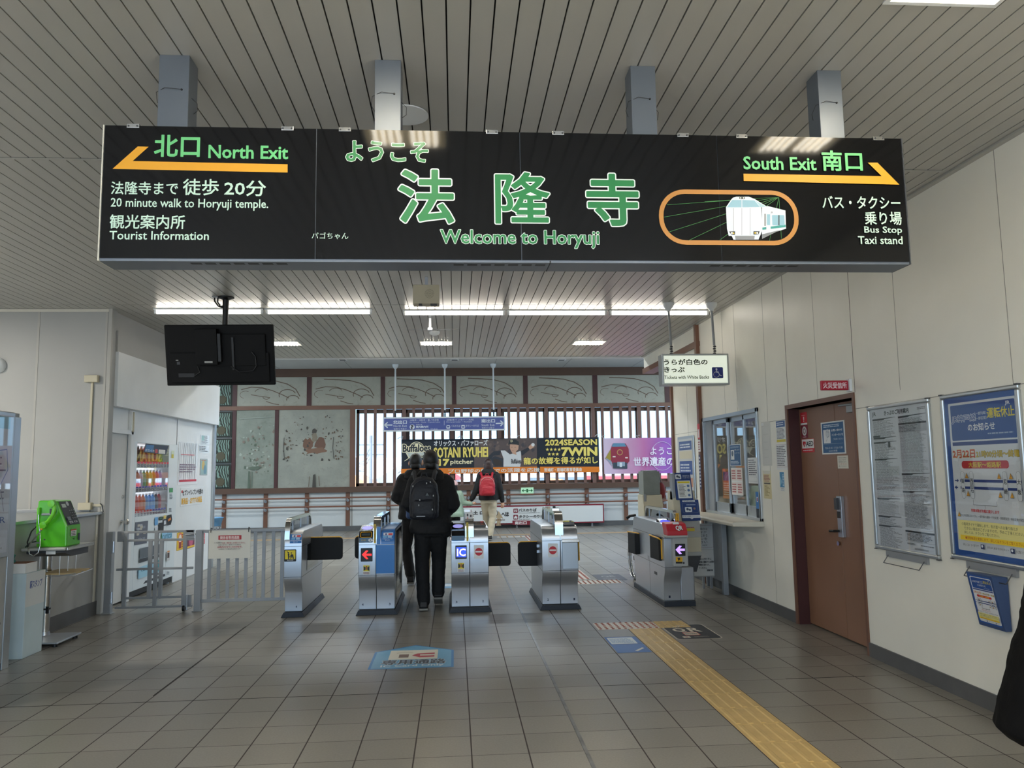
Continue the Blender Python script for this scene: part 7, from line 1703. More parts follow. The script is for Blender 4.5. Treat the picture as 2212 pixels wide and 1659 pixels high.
# ---- vending machine in its niche, with the bottles behind its window
vx = XL - 0.045
vm = thing('vending_machine', 'white drinks vending machine with a lit window of bottles in the left passage', 'vending machine', (vx - 0.3, 10.3, 0))
VF = Face((vx + 0.001, 0, 0), YP, ZP, eps=0.0003).crop(270, 940, 4.61)
vp = lambda x, y: VF.c((x, y))
VY0, VY1, VZ0, VZ1 = 9.64, vp(512, 600)[0], 0.09, vp(300, 75)[1]
DA, DB_ = vp(113, 450), vp(433, 450)
dy0, dy1 = max(VY0 + 0.05, DA[0]), DB_[0]
dz1, dz0 = vp(280, 90)[1], vp(260, 800)[1]
VMW = mat('white_vending_steel', (222, 230, 233), rough=0.3, coat=0.2)
m = MB()
m.box(vx - 0.65, vx, VY0, dy0, VZ0, VZ1, VMW); m.box(vx - 0.65, vx, dy1, VY1, VZ0, VZ1, VMW); m.box(vx - 0.65, vx, dy0, dy1, dz1, VZ1, VMW); m.box(vx - 0.65, vx, dy0, dy1, VZ0, dz0, VMW); m.box(vx - 0.65, vx - 0.2, dy0, dy1, dz0, dz1, VMW)
m.build('cabinet', vm, bevel=0.006)
m = MB(); m.box(vx - 0.199, vx - 0.195, dy0, dy1, dz0, dz1, mat('lit_display_back', (240, 244, 250), rough=0.4, emit=0.75)); m.build('lit_back_panel', vm)
hz = (dz1 - dz0) / 3
m = MB()
for i in range(3): m.box(vx - 0.19, vx - 0.02, dy0, dy1, dz0 + hz * i + 0.0, dz0 + hz * i + 0.07, WHITE)
m.build('display_shelf', vm)
m = MB(); m.box(vx - 0.008, vx - 0.004, dy0, dy1, dz0, dz1, GLASS); m.build('window_pane', vm)
f = Face((vx - 0.0195, dy0, dz0), YP, ZP, dy1 - dy0, dz1 - dz0, eps=0.0003)
for i in range(3):
    zb = 1 - i / 3
    cols = ((210, 40, 60), (60, 70, 170), (214, 60, 60))[2 - i] if i != 1 else (70, 76, 170)
    for k in range(11):
        a = 0.02 + 0.088 * k
        f.rect(a, zb - 0.085, a + 0.06, zb - 0.058, cols if (i or k < 6) else (60, 70, 190)); f.rect(a + 0.01, zb - 0.045, a + 0.06, zb - 0.012, (58, 62, 80)); f.rect(a + 0.025, zb - 0.036, a + 0.045, zb - 0.02, (200, 206, 214))
f.build('price_buttons', vm)
BCOL = [((120, 60, 30), (96, 150, 200), (30, 22, 20), (180, 40, 40)), ]
rows = [[(206, 110, 40), (220, 130, 50), (200, 60, 50), (216, 90, 40), (206, 110, 60), (80, 150, 220), (70, 140, 216), (90, 160, 226), (60, 50, 60), (180, 50, 70)],
        [(70, 120, 210), (80, 130, 216), (150, 70, 60), (190, 190, 210), (120, 170, 120), (200, 160, 70), (220, 200, 90), (230, 150, 60), (190, 90, 120), (150, 150, 220)],
        [(30, 26, 26), (34, 30, 28), (120, 70, 40), (210, 120, 50), (196, 60, 50), (222, 130, 60), (226, 160, 70), (210, 80, 40), (236, 190, 60), (160, 190, 60)]]
rown = ('lowest', 'middle', 'top')
cname = lambda c: 'dark' if max(c) < 70 else ('orange' if c[0] > 190 and 90 <= c[1] < 170 and c[2] < 90 else 'red' if c[0] > 140 and c[1] < 100 else 'blue' if c[2] > 190 and c[0] < 160 else 'yellow' if c[0] > 190 and c[1] > 170 else 'green' if c[1] > max(c[0], c[2]) else 'pale' if min(c) > 120 else 'brown')
ordn = ('first', 'second', 'third', 'fourth', 'fifth', 'sixth', 'seventh', 'eighth', 'ninth', 'last')
proto = {}
for i in range(3):
    for k in range(10):
        c = rows[i][k]; y = dy0 + (dy1 - dy0) * (0.05 + 0.1 * k); z = dz0 + hz * i + 0.071
        lab = '%s drink bottle, %s from the door side on the %s row of the vending machine' % (cname(c), ordn[k], rown[i])
        if c not in proto:
            t = thing('drink_bottle', lab, 'bottle', (vx - 0.1, y, z), 'bottles behind the vending machine window')
            m = MB(); m.lathe([(0.03, 0), (0.033, 0.01), (0.033, 0.12), (0.03, 0.14), (0.014, 0.18), (0.014, 0.19), (0, 0.19)], (0, 0, 0), ink(c, coat=0.3), 12); m.build('bottle_body', t, local=True, smooth=50)
            m = MB(); m.lathe([(0.016, 0.186), (0.016, 0.205), (0, 0.205)], (0, 0, 0), WHITE, 10); m.build('cap', t, local=True)
            m = MB(); m.lathe([(0.0336, 0.05), (0.0336, 0.10)], (0, 0, 0), ink(tuple(min(255, int(q * 0.5 + 110)) for q in c)), 12); m.build('label_band', t, local=True)
            proto[c] = t
        else:
            t = copy_tree(proto[c]); t.location = (vx - 0.1, y, z); t['label'] = lab
f = VF
f.poly([(205, 82), (435, 108), (405, 196), (185, 170)], (34, 44, 60)); f.poly([(215, 95), (290, 102), (278, 170), (196, 160)], (50, 110, 160)); f.rect(300, 140, 325, 180, (190, 60, 60), r=0.002); f.rect(335, 145, 400, 185, (206, 206, 200), r=0.002); f.text('ボスイカ', 200, 140, 290, 168, (230, 232, 236))
f.rect(460, 155, 488, 230, (200, 214, 190), r=0.002); f.rect(462, 190, 482, 228, (206, 190, 60), r=0.002); f.rect(440, 525, 476, 570, (70, 150, 90), r=0.002); f.lines(442, 580, 472, 640, 4, (90, 100, 110)); f.lines(436, 725, 466, 765, 3, (40, 44, 50))
f.poly([(100, 868), (228, 852), (215, 1075), (92, 1098)], (96, 100, 112)); 
random.seed(4)
for k in range(16): f.rect(*(lambda a, b: (a, b, a + 26, b + 24))(random.uniform(102, 190), random.uniform(870, 1045)), random.choice(((170, 176, 186), (60, 64, 74), (130, 136, 150), (190, 184, 170))), r=0.003)
f.rect(290, 818, 322, 896, (110, 170, 220), r=0.002); f.rect(292, 915, 322, 965, (200, 206, 214), r=0.002); f.rect(334, 812, 368, 846, (30, 36, 34), r=0.002); f.rect(340, 820, 362, 838, (60, 110, 80), r=0.001); f.rect(330, 872, 378, 962, (26, 28, 32), r=0.003); f.rect(378, 800, 402, 832, (216, 190, 90), r=0.001); f.rect(374, 838, 406, 900, (40, 42, 48), r=0.003); f.rect(380, 850, 402, 890, (200, 204, 210), r=0.002)
f.poly([(412, 800), (455, 788), (462, 840), (448, 892), (412, 898)], (24, 26, 28)); f.poly([(420, 840), (446, 818), (450, 840), (424, 862)], (226, 130, 40))
f.disc(372, 1010, 16, (90, 180, 120)); f.rect(360, 962, 460, 1040, (150, 196, 226), r=0.003); f.text('curico', 362, 972, 456, 1030, (40, 120, 150), bold=0.002)
f.poly([(140, 1130), (350, 1082), (360, 1170), (135, 1230)], (96, 104, 112)); f.poly([(135, 1236), (362, 1178), (362, 1205), (132, 1274)], (52, 56, 62)); f.rect(406, 1150, 438, 1250, (206, 206, 206), r=0.004); f.rect(412, 1172, 432, 1222, (60, 40, 40), r=0.003); f.rect(412, 1152, 434, 1166, (206, 140, 80), r=0.001)
f.poly([(125, 1320), (340, 1240), (340, 1360), (120, 1432)], (160, 206, 226)); f.text('curico', 150, 1310, 250, 1345, (40, 120, 150)); f.poly([(300, 1250), (345, 1236), (340, 1340), (305, 1360)], (60, 170, 180)); f.lines(405, 1355, 432, 1388, 4, (70, 80, 90), ragged=0.1)
f.build('front_print', vm)
m = MB(); m.box(vx - 0.6, vx - 0.02, VY0 + 0.03, VY1 - 0.03, 0.02, 0.09, BLACK)
for y in (VY0 + 0.08, VY1 - 0.08): m.lathe([(0.025, 0), (0.025, 0.02), (0.012, 0.03), (0.012, 0.09)], (vx - 0.06, y, 0.0), STEEL, 12)
m.build('adjustable_feet', vm)
m = MB(); m.prism([(VY0 + 0.5, 0.13), (VY0 + 0.56, 0.16), (VY1 - 0.35, 0.16), (VY1 - 0.33, 0.13)], 'x', vx - 0.002, vx + 0.002, DGREY); m.build('kick_slot', vm)
# posters on the white wall beyond the machine
wx = XL - 0.058
def wall_poster(label, x0, y0, x1, y1, draw, base_=(230, 234, 236), cat='poster'):
    q = Face((wx, 0, 0), YP, ZP, eps=0.0004).crop(270, 940, 4.61)
    a, b_ = q.c((x0, (y0 + y1) / 2))[0], q.c((x1, (y0 + y1) / 2))[0]; tp, d = q.c(((x0 + x1) / 2, y0))[1], q.c(((x0 + x1) / 2, y1))[1]
    t = thing('wall_poster', label, cat, (wx, (a + b_) / 2, d))
    m = MB(); m.box(wx - 0.001, wx + 0.002, a, b_, d, tp, ink(base_, rough=0.25, coat=0.3)); m.build('sheet', t)
    q = fxl(wx + 0.0024, a, b_, d, tp, eps=0.0003); draw(q); q.build('print', t)
def w1(f):
    random.seed(9)
    for k in range(9): f.line([(0.06 + 0.1 * k + 0.015 * sin(j * 1.3 + k), 0.02 + 0.1 * j) for j in range(10)], 0.012, ((150, 152, 160), (190, 190, 196), (120, 116, 126))[k % 3])  # crinkles drawn as lighter and darker grey lines
    f.rect(0.06, 0.88, 0.94, 0.93, (206, 60, 80)); f.rect(0.1, 0.28, 0.8, 0.3, (206, 110, 120)); f.lines(0.05, 0.5, 0.95, 0.72, 4, (130, 110, 130))
wall_poster('crinkled plastic-covered poster with red foot beside the vending machine', 530, 75, 722, 492, w1)
def w2(f): f.text('セブンイレブン今週の', 0.06, 0.12, 0.92, 0.42, (50, 48, 40), bold=0.004); f.text('新商品・おすすめ商品', 0.04, 0.56, 0.88, 0.9, (220, 166, 30), bold=0.004); f.disc(0.05, 0.2, 0.03, (200, 80, 80), ry=0.08)
wall_poster('white notice lettered in black and yellow below the crinkled poster', 552, 520, 790, 695, w2)
def w3(f): f.rect(0.06, 0.05, 0.94, 0.95, (150, 180, 180)); f.disc(0.4, 0.4, 0.2, (206, 180, 110)); f.disc(0.65, 0.65, 0.2, (110, 150, 170)); f.lines(0.1, 0.05, 0.9, 0.14, 1, (200, 120, 100))
wall_poster('small framed picture on the white wall right of the crinkled poster', 748, 235, 820, 400, w3, (150, 156, 150))
def w4(f): f.lines(0.1, 0.06, 0.9, 0.94, 8, (110, 120, 130)); f.rect(0.1, 0.1, 0.4, 0.6, (150, 190, 190))
wall_poster('plastic-covered sheet high on the white wall near its brown end', 752, 0, 838, 92, w4)
def w5(f): f.lines(0.04, 0.1, 0.96, 0.9, 4, (90, 92, 96), ragged=0.5)
wall_poster('pale handwritten note above the small framed picture', 735, 100, 835, 175, w5)
def w6(f): f.rect(0.03, 0.03, 0.97, 0.97, (232, 190, 50)); f.disc(0.4, 0.35, 0.26, (226, 120, 90)); f.disc(0.4, 0.36, 0.18, (236, 226, 210)); f.rect(0.25, 0.55, 0.55, 0.9, (150, 50, 60)); f.lines(0.6, 0.1, 0.95, 0.9, 6, (170, 70, 60))
wall_poster('yellow poster low on the white wall, seen through the bar gate', 516, 965, 592, 1142, w6, (232, 190, 50))
def w7(f): f.rect(0.03, 0.03, 0.97, 0.8, (120, 50, 80)); f.disc(0.5, 0.4, 0.25, (200, 100, 130)); f.rect(0.03, 0.8, 0.97, 0.97, (232, 190, 50))
wall_poster('purple and yellow poster low on the white wall behind the latch post', 618, 1010, 692, 1122, w7, (120, 50, 80))
def w8(f): f.rect(0.03, 0.03, 0.97, 0.97, (220, 120, 130)); f.lines(0.1, 0.1, 0.9, 0.9, 5, (236, 220, 210))
wall_poster('pink poster low on the white wall beyond the fence', 760, 980, 795, 1085, w8, (220, 120, 130))
# blue basin on a stool beyond the wall end
bt = thing('blue_basin', 'blue plastic basin beyond the end of the white wall', 'basin', (-5.4, 17.2, 0))
p = ony(466, 1136, 17.2)
m = MB(); m.lathe([(0.2, 0), (0.24, 0.16), (0.26, 0.17), (0.25, 0.175), (0.19, 0.02), (0, 0.02)], (p[0] - 0.1, 17.2, p[2]), mat('blue_plastic', (92, 140, 176), rough=0.4), 24); m.build('bowl', bt, smooth=50)
m = MB(); m.box(p[0] - 0.28, p[0] + 0.08, 17.05, 17.35, p[2] - 0.03, p[2], GREYM)
for a in (-0.26, 0.04):
    for b_ in (17.07, 17.31): m.box(p[0] + a, p[0] + a + 0.02, b_, b_ + 0.02, 0, p[2] - 0.03, GREYM)
m.build('stool', bt)

# ================================================================== PEOPLE
from mathutils import noise as mnoise
def limb(mb, pts, rad, seg=14, m=None, flat=None):
    """tapering limb through joints, rounded at both ends"""
    P = [Vector(p) for p in pts]; Q, R = [], []
    d0 = (P[1] - P[0]).normalized(); d1 = (P[-1] - P[-2]).normalized()
    for q in (0.95, 0.6): Q.append(P[0] - d0 * rad[0] * q); R.append(rad[0] * math.sqrt(1 - q * q))
    for i in range(len(P) - 1):
        for k in range(5): Q.append(P[i].lerp(P[i + 1], k / 5)); R.append(rad[i] + (rad[i + 1] - rad[i]) * (k / 5))
    Q.append(P[-1]); R.append(rad[-1])
    for q in (0.6, 0.95): Q.append(P[-1] + d1 * rad[-1] * q); R.append(rad[-1] * math.sqrt(1 - q * q))
    vs, fs, prev = [], [], None; n = len(Q)
    for i, p in enumerate(Q):
        d = (Q[min(i + 1, n - 1)] - Q[max(i - 1, 0)]).normalized()
        u = d.cross(Vector((0, 1, 0.02))).normalized() if prev is None else (prev - d * prev.dot(d)).normalized()
        prev = u; w = d.cross(u)
        vs += [p + (u * cos(2 * PI * k / seg) + w * sin(2 * PI * k / seg)) * R[i] for k in range(seg)]
    for i in range(n - 1):
        for k in range(seg): a, b_ = i * seg + k, i * seg + (k + 1) % seg; fs.append((a, b_, b_ + seg, a + seg))
    fs += [tuple(range(seg))[::-1], tuple((n - 1) * seg + k for k in range(seg))]
    mb.raw(vs, fs, m)
def loft(mb, rings, m, seg=24, p=2.2):
    """stack of super-ellipses (cx, cy, z, rx, ry)"""
    vs, fs = [], []
    for cx, cy, z, rx, ry in rings:
        for k in range(seg):
            a = 2 * PI * k / seg; c_, s_ = cos(a), sin(a)
            vs.append((cx + rx * math.copysign(abs(c_) ** (2 / p), c_), cy + ry * math.copysign(abs(s_) ** (2 / p), s_), z))
    n = len(rings)
    for i in range(n - 1):
        for k in range(seg): a, b_ = i * seg + k, i * seg + (k + 1) % seg; fs.append((a, b_, b_ + seg, a + seg))
    fs += [tuple(range(seg))[::-1], tuple((n - 1) * seg + k for k in range(seg))]
    if rings[0][2] > rings[-1][2]: fs = [f_[::-1] for f_ in fs]
    mb.raw(vs, fs, m)
def ball(mb, c, r, m, nu=18, nv=12, keep=None):
    vs, fs = [], []
    for j in range(nv + 1):
        t_ = PI * j / nv
        for i in range(nu): a = 2 * PI * i / nu; vs.append((c[0] + r[0] * sin(t_) * cos(a), c[1] + r[1] * sin(t_) * sin(a), c[2] + r[2] * cos(t_)))
    for j in range(nv):
        for i in range(nu): fs.append((j * nu + i, (j + 1) * nu + i, (j + 1) * nu + (i + 1) % nu, j * nu + (i + 1) % nu))
    if keep: fs = [f_ for f_ in fs if keep(sum((Vector(vs[k]) for k in f_), Vector()) / 4 - Vector(c))]
    mb.raw(vs, fs, m)
def fuse(mb, name, mt, parent, voxel=0.013, iters=5, wr=0.0, wf=9.0):
    """joins the shapes into one smooth continuous skin with cloth-like undulation"""
    o = mb.build(name, None)
    r = o.modifiers.new('r', 'REMESH'); r.mode = 'VOXEL'; r.voxel_size = voxel
    s_ = o.modifiers.new('s', 'SMOOTH'); s_.factor = 0.5; s_.iterations = iters
    dg = bpy.context.evaluated_depsgraph_get(); me = bpy.data.meshes.new_from_object(o.evaluated_get(dg))
    bpy.data.objects.remove(o)
    if wr:
        nn = [v.normal.copy() for v in me.vertices]
        for v, n in zip(me.vertices, nn):
            q = Vector((v.co.x * wf, v.co.y * wf, v.co.z * wf * 1.8)); v.co += n * wr * (mnoise.noise(q) + 0.5 * mnoise.noise(q * 2.3))
    me.materials.clear(); me.materials.append(mt)
    me.polygons.foreach_set('use_smooth', [True] * len(me.polygons)); me.polygons.foreach_set('material_index', [0] * len(me.polygons)); me.update()
    me.name = name
    o = bpy.data.objects.new(name, me); COL.objects.link(o); o.parent = parent
    return o
SKIN = mat('skin', (206, 160, 132), rough=0.5, var=0.03)
HAIR = mat('black_hair', (22, 18, 17), rough=0.42, bump=0.4, bs=60, stretch=(3, 3, 0.4))
HAIRB = mat('dark_brown_hair', (46, 28, 24), rough=0.4, bump=0.4, bs=60, stretch=(3, 3, 0.4))
CLOTHK = mat('black_cloth', (17, 17, 19), rough=0.82, var=0.2, vs=8, bump=0.3, bs=50)
CLOTHN = mat('near_black_trousers', (14, 14, 16), rough=0.85, var=0.2, vs=8, bump=0.25, bs=60)
SHOE = mat('black_shoe', (16, 16, 18), rough=0.55); SOLE = mat('pale_shoe_sole', (150, 146, 138), rough=0.6)
def hand(mb, w, d, m, s=1.0, side=1, curl=0.5):
    """palm and five separate bent fingers leaving the wrist along d"""
    w, d = Vector(w), Vector(d).normalized(); a = d.cross(Vector((0, 1, 0.3))).normalized(); n = d.cross(a).normalized()
    palm = w + d * 0.05 * s
    limb(mb, [w, palm, w + d * 0.085 * s], [0.022 * s, 0.033 * s, 0.03 * s], 10, m)
    for i, (o_, L) in enumerate(((-0.03, 0.062), (-0.01, 0.075), (0.01, 0.07), (0.028, 0.055))):
        k = w + d * 0.09 * s + a * o_ * s
        e = k + d * L * 0.5 * s; t_ = e + (d * (1 - curl) + n * curl * side).normalized() * L * 0.5 * s
        limb(mb, [k - d * 0.02 * s, e, t_], [0.0095 * s, 0.0088 * s, 0.007 * s], 7, m)
    k = palm - a * 0.03 * s * side; limb(mb, [palm - d * 0.02 * s, k + d * 0.01 * s - a * 0.01 * side * s, k + d * 0.05 * s + n * 0.015 * side], [0.012 * s, 0.0105 * s, 0.008 * s], 7, m)
def person(label, loc, H, J, top, legs, hairm, hairstyle='short', topm=CLOTHK, legm=CLOTHN, shoem=SHOE, face_up=0.0, puffy=1.0, hem=0.5, legr=1.0, turn=0.0, hood=False):
    """standing or walking figure seen from behind, built facing +Y; J gives hands, elbows, knees, feet in metres"""
    t = thing('person', label, 'person', loc, rz=turn)
    s = H / 1.72
    sh = 1.40 * s; hip = 0.90 * s; nk = 1.48 * s; hc = 1.605 * s
    b = MB()
    loft(b, [(0, 0, hip - 0.08 * s, 0.13 * s, 0.10 * s), (0, 0, hip, 0.155 * s, 0.115 * s), (0, 0, 1.06 * s, 0.13 * s, 0.10 * s), (0, 0.0, 1.26 * s, 0.16 * s, 0.115 * s), (0, -0.01, sh, 0.15 * s, 0.095 * s), (0, 0, 1.46 * s, 0.06 * s, 0.06 * s)], SKIN)
    limb(b, [(0, -0.005, 1.42 * s), (0, 0.005, 1.50 * s), (0, 0.01, 1.54 * s)], [0.055 * s, 0.052 * s, 0.055 * s], 12, SKIN)
    ball(b, (0, 0.0, hc + 0.015 * s), (0.076 * s, 0.093 * s, 0.098 * s), SKIN); ball(b, (0, 0.035 * s, hc - 0.055 * s), (0.055 * s, 0.06 * s, 0.065 * s), SKIN)
    limb(b, [(0, 0.09 * s, hc + 0.01 * s), (0, 0.112 * s, hc - 0.03 * s)], [0.008 * s, 0.014 * s], 8, SKIN)
    for q in (-1, 1): ball(b, (q * 0.088 * s, -0.002, hc - 0.01 * s), (0.012 * s, 0.02 * s, 0.033 * s), SKIN, 10, 8)
    for q, e in ((-1, 'l'), (1, 'r')):
        limb(b, [(q * 0.165 * s, 0, sh - 0.02 * s), J[e + 'elbow'], J[e + 'hand']], [0.05 * s, 0.04 * s, 0.027 * s], 10, SKIN)
        limb(b, [(q * 0.085 * s, 0, hip - 0.02 * s), J[e + 'knee'], J[e + 'foot']], [0.078 * s, 0.052 * s, 0.036 * s], 12, SKIN)
        hd = Vector(J[e + 'hand']) - Vector(J[e + 'elbow']); hand(b, J[e + 'hand'], hd if J.get(e + 'dir') is None else J[e + 'dir'], SKIN, s, -q, J.get('curl', 0.45))
    body = fuse(b, 'body', SKIN, t, 0.0075, 2)
    m = MB()
    for q in (-1, 1): ball(m, (q * 0.032 * s, 0.082 * s, hc + 0.005 * s), (0.011 * s, 0.009 * s, 0.008 * s), mat('eye_white', (226, 224, 220), rough=0.2), 10, 8); ball(m, (q * 0.032 * s, 0.0885 * s, hc + 0.005 * s), (0.005 * s, 0.004 * s, 0.005 * s), BLACK, 8, 6)
    m.build('eye', t, local=True, smooth=60)
    m = MB(); ball(m, (0, 0.088 * s, hc - 0.062 * s), (0.022 * s, 0.008 * s, 0.006 * s), mat('lips', (170, 96, 88), rough=0.4), 10, 6); m.build('mouth', t, local=True, smooth=60)
    c = MB(); P_ = puffy
    loft(c, top or [(0, 0, hem, 0.20 * P_ * s, 0.155 * P_ * s), (0, 0, hem + 0.06, 0.205 * P_ * s, 0.16 * P_ * s), (0, 0, 1.06 * s, 0.185 * P_ * s, 0.15 * P_ * s), (0, 0, 1.26 * s, 0.20 * P_ * s, 0.15 * P_ * s), (0, -0.005, 1.38 * s, 0.185 * P_ * s, 0.125 * P_ * s), (0, 0, 1.455 * s, 0.09 * s, 0.085 * s)], topm)
    for q, e in ((-1, 'l'), (1, 'r')):
        limb(c, [(q * 0.16 * s, -0.005, sh - 0.025 * s), J[e + 'elbow'], Vector(J[e + 'hand']).lerp(Vector(J[e + 'elbow']), 0.06)], [0.085 * s * P_, 0.07 * s * P_, 0.05 * s * P_], 14, topm)
    j = fuse(c, 'jacket', topm, t, 0.013, 4, 0.006, 8)
    if hood:
        h = MB(); loft(h, [(0, -0.06, 1.34 * s, 0.10 * s, 0.05 * s), (0, -0.08, 1.40 * s, 0.155 * s, 0.085 * s), (0, -0.05, 1.47 * s, 0.15 * s, 0.10 * s), (0, -0.02, 1.515 * s, 0.115 * s, 0.10 * s)], topm)
        fuse(h, 'hood', topm, t, 0.013, 4, 0.006, 10)
    l = MB()
    loft(l, [(0, 0, hip - 0.12 * s, 0.15 * s, 0.12 * s), (0, 0, hip, 0.165 * s, 0.13 * s), (0, 0, hip + 0.1 * s, 0.14 * s, 0.115 * s)], legm)
    for q, e in ((-1, 'l'), (1, 'r')):
        limb(l, [(q * 0.085 * s, 0, hip - 0.03 * s), J[e + 'knee'], Vector(J[e + 'foot']) + Vector((0, 0, 0.01))], [0.098 * s * legr, 0.075 * s * legr, 0.066 * s * legr], 14, legm)
    fuse(l, 'trousers', legm, t, 0.012, 4, 0.006, 9)
    for e in 'lr':
        fx_, fy_, fz_ = J[e + 'foot']; tz = J.get(e + 'toe', 0.0)
        def sp(y, z): return (fy_ + y * cos(tz) - z * sin(tz) * -1 * -1 + 0, fz_ - 0.075 * s + z * cos(tz) - y * sin(tz))
        m = MB()
        pr = [sp(-0.07 * s, 0.0), sp(0.19 * s, 0.0), sp(0.205 * s, 0.03 * s), sp(0.15 * s, 0.07 * s), (fy_ + 0.05 * s, fz_ + 0.02 * s), (fy_ - 0.06 * s, fz_ + 0.025 * s), sp(-0.08 * s, 0.04 * s)]
        m.prism(pr, 'x', fx_ - 0.045 * s, fx_ + 0.045 * s, shoem); sh_ = m.build('shoe', t, local=True, bevel=0.018 * s, seg=3)
        m = MB(); m.prism([sp(-0.075 * s, -0.002), sp(0.195 * s, -0.002), sp(0.2 * s, 0.02 * s), sp(-0.08 * s, 0.02 * s)], 'x', fx_ - 0.047 * s, fx_ + 0.047 * s, SOLE if shoem is SHOE else WHITE); m.build('sole', sh_, local=True, bevel=0.006)
    hr = MB()
    if hairstyle == 'short':
        ball(hr, (0, -0.006, hc + 0.024 * s), (0.086 * s, 0.103 * s, 0.108 * s), hairm, 22, 16, lambda d: d.y < 0.05 * s or d.z > 0.05 * s)
        ball(hr, (0, -0.03 * s, hc - 0.04 * s), (0.07 * s, 0.075 * s, 0.07 * s), hairm, 18, 12, lambda d: d.y < 0.0)
    else:
        ball(hr, (0, -0.006, hc + 0.022 * s), (0.09 * s, 0.105 * s, 0.108 * s), hairm, 22, 16, lambda d: d.y < 0.06 * s or d.z > 0.05 * s)
        loft(hr, [(0, -0.03, 1.46 * s, 0.092 * s, 0.06 * s), (0, -0.03, 1.50 * s, 0.105 * s, 0.075 * s), (0, -0.025, hc - 0.02, 0.098 * s, 0.085 * s), (0, -0.015, hc + 0.05, 0.08 * s, 0.08 * s)], hairm)
    o = hr.build('hair', t, local=True, smooth=70)
    so_ = o.modifiers.new('thick', 'SOLIDIFY'); so_.thickness = 0.008
    return t

# man with the big backpack, stepping through the gate
ML = (-0.265, 8.62, 0)
J = dict(lelbow=(-0.245, -0.02, 1.12), relbow=(0.245, -0.02, 1.10), lhand=(-0.17, 0.2, 1.02), rhand=(0.17, 0.2, 1.0), lknee=(-0.10, 0.02, 0.50), lfoot=(-0.075, -0.12, 0.085), rknee=(0.08, 0.12, 0.50), rfoot=(0.075, 0.02, 0.15), rtoe=0.35)
man = person('person in black hooded jacket and trousers stepping between the gates with a large dark backpack', ML, 1.685, J, None, None, HAIR, puffy=1.16, hem=0.80, legr=1.08, hood=True)
m = MB()
loft(m, [(0.12, 0.02, 0.74, 0.05, 0.05), (0.17, 0.0, 0.78, 0.09, 0.09), (0.12, 0, 0.92, 0.12, 0.12)], CLOTHK); fuse(m, 'jacket_tail', CLOTHK, man, 0.014, 4, 0.006)
def backpack(name, label, loc, w_, d_, h_, mt, trim, rz=0.0, pocket=True):
    t = thing(name, label, 'backpack', loc, rz=rz)
    m = MB(); loft(m, [(0, 0, 0, w_ * 0.40, d_ * 0.42), (0, 0, h_ * 0.06, w_ * 0.49, d_ * 0.5), (0, 0, h_ * 0.5, w_ * 0.5, d_ * 0.5), (0, 0.01, h_ * 0.8, w_ * 0.45, d_ * 0.42), (0, 0.02, h_ * 0.95, w_ * 0.3, d_ * 0.28), (0, 0.03, h_, w_ * 0.12, d_ * 0.12)], mt, 28, 3.2)
    fuse(m, 'main_bag', mt, t, 0.011, 4, 0.005, 11)
    if pocket:
        m = MB(); loft(m, [(0, -d_ * 0.42, h_ * 0.04, w_ * 0.34, d_ * 0.16), (0, -d_ * 0.46, h_ * 0.15, w_ * 0.39, d_ * 0.2), (0, -d_ * 0.44, h_ * 0.42, w_ * 0.37, d_ * 0.16), (0, -d_ * 0.4, h_ * 0.48, w_ * 0.3, d_ * 0.08)], mt, 24, 3); fuse(m, 'front_pocket', mt, t, 0.010, 3, 0.004, 12)
    m = MB(); m.tube([(-w_ * 0.44 * cos(q), -d_ * 0.3 - d_ * 0.18 * sin(q) * 0.5, h_ * 0.55 + h_ * 0.36 * sin(q)) for q in [PI * k / 14 for k in range(15)]], 0.004, trim, 6); m.build('zip_line', t, local=True, smooth=60)
    m = MB(); m.tube([(-0.03, 0.0, h_ * 0.98), (-0.02, -0.01, h_ + 0.03), (0.02, -0.01, h_ + 0.03), (0.03, 0.0, h_ * 0.98)], 0.008, mt, 8); m.build('grab_loop', t, local=True, smooth=60)
    for q in (-1, 1):
        m = MB(); m.tube([(q * w_ * 0.3, d_ * 0.35, h_ * 0.9), (q * w_ * 0.36, d_ * 0.7, h_ * 1.10), (q * w_ * 0.42, d_ * 1.5, h_ * 1.05), (q * w_ * 0.45, d_ * 2.0, h_ * 0.8)], 0.024, mt, 8); m.build('shoulder_strap', t, local=True, smooth=60)
    return t
NAVB = mat('dark_navy_nylon', (20, 23, 32), rough=0.6, var=0.15, vs=9, bump=0.2, bs=60)
bp = backpack('backpack', 'large dark navy backpack worn by the person at the gate', (-0.325, 8.30, 0.965), 0.31, 0.2, 0.45, NAVB, mat('dark_zip', (44, 48, 58), rough=0.5))
m = MB(); m.box(-0.075, 0.015, -0.128, -0.122, 0.035, 0.043, mat('reflective_strip', (170, 174, 180), rough=0.3)); m.build('reflective_strip', bp, local=True)
m = MB()
for x, z in ((0.07, 0.38), (0.03, 0.37), (-0.04, 0.2), (-0.05, 0.145), (0.1, 0.24), (0.09, 0.1), (-0.11, 0.34)): m.box(x - 0.005, x + 0.005, -0.135, -0.10, z, z + 0.016, GREYP)
m.build('zip_pulls', bp, local=True)
m = MB(); m.poly([(0.02, -0.128, 0.25), (0.055, -0.128, 0.25), (0.035, -0.125, 0.28)], ink((70, 80, 84))); m.build('small_emblem', bp, local=True)
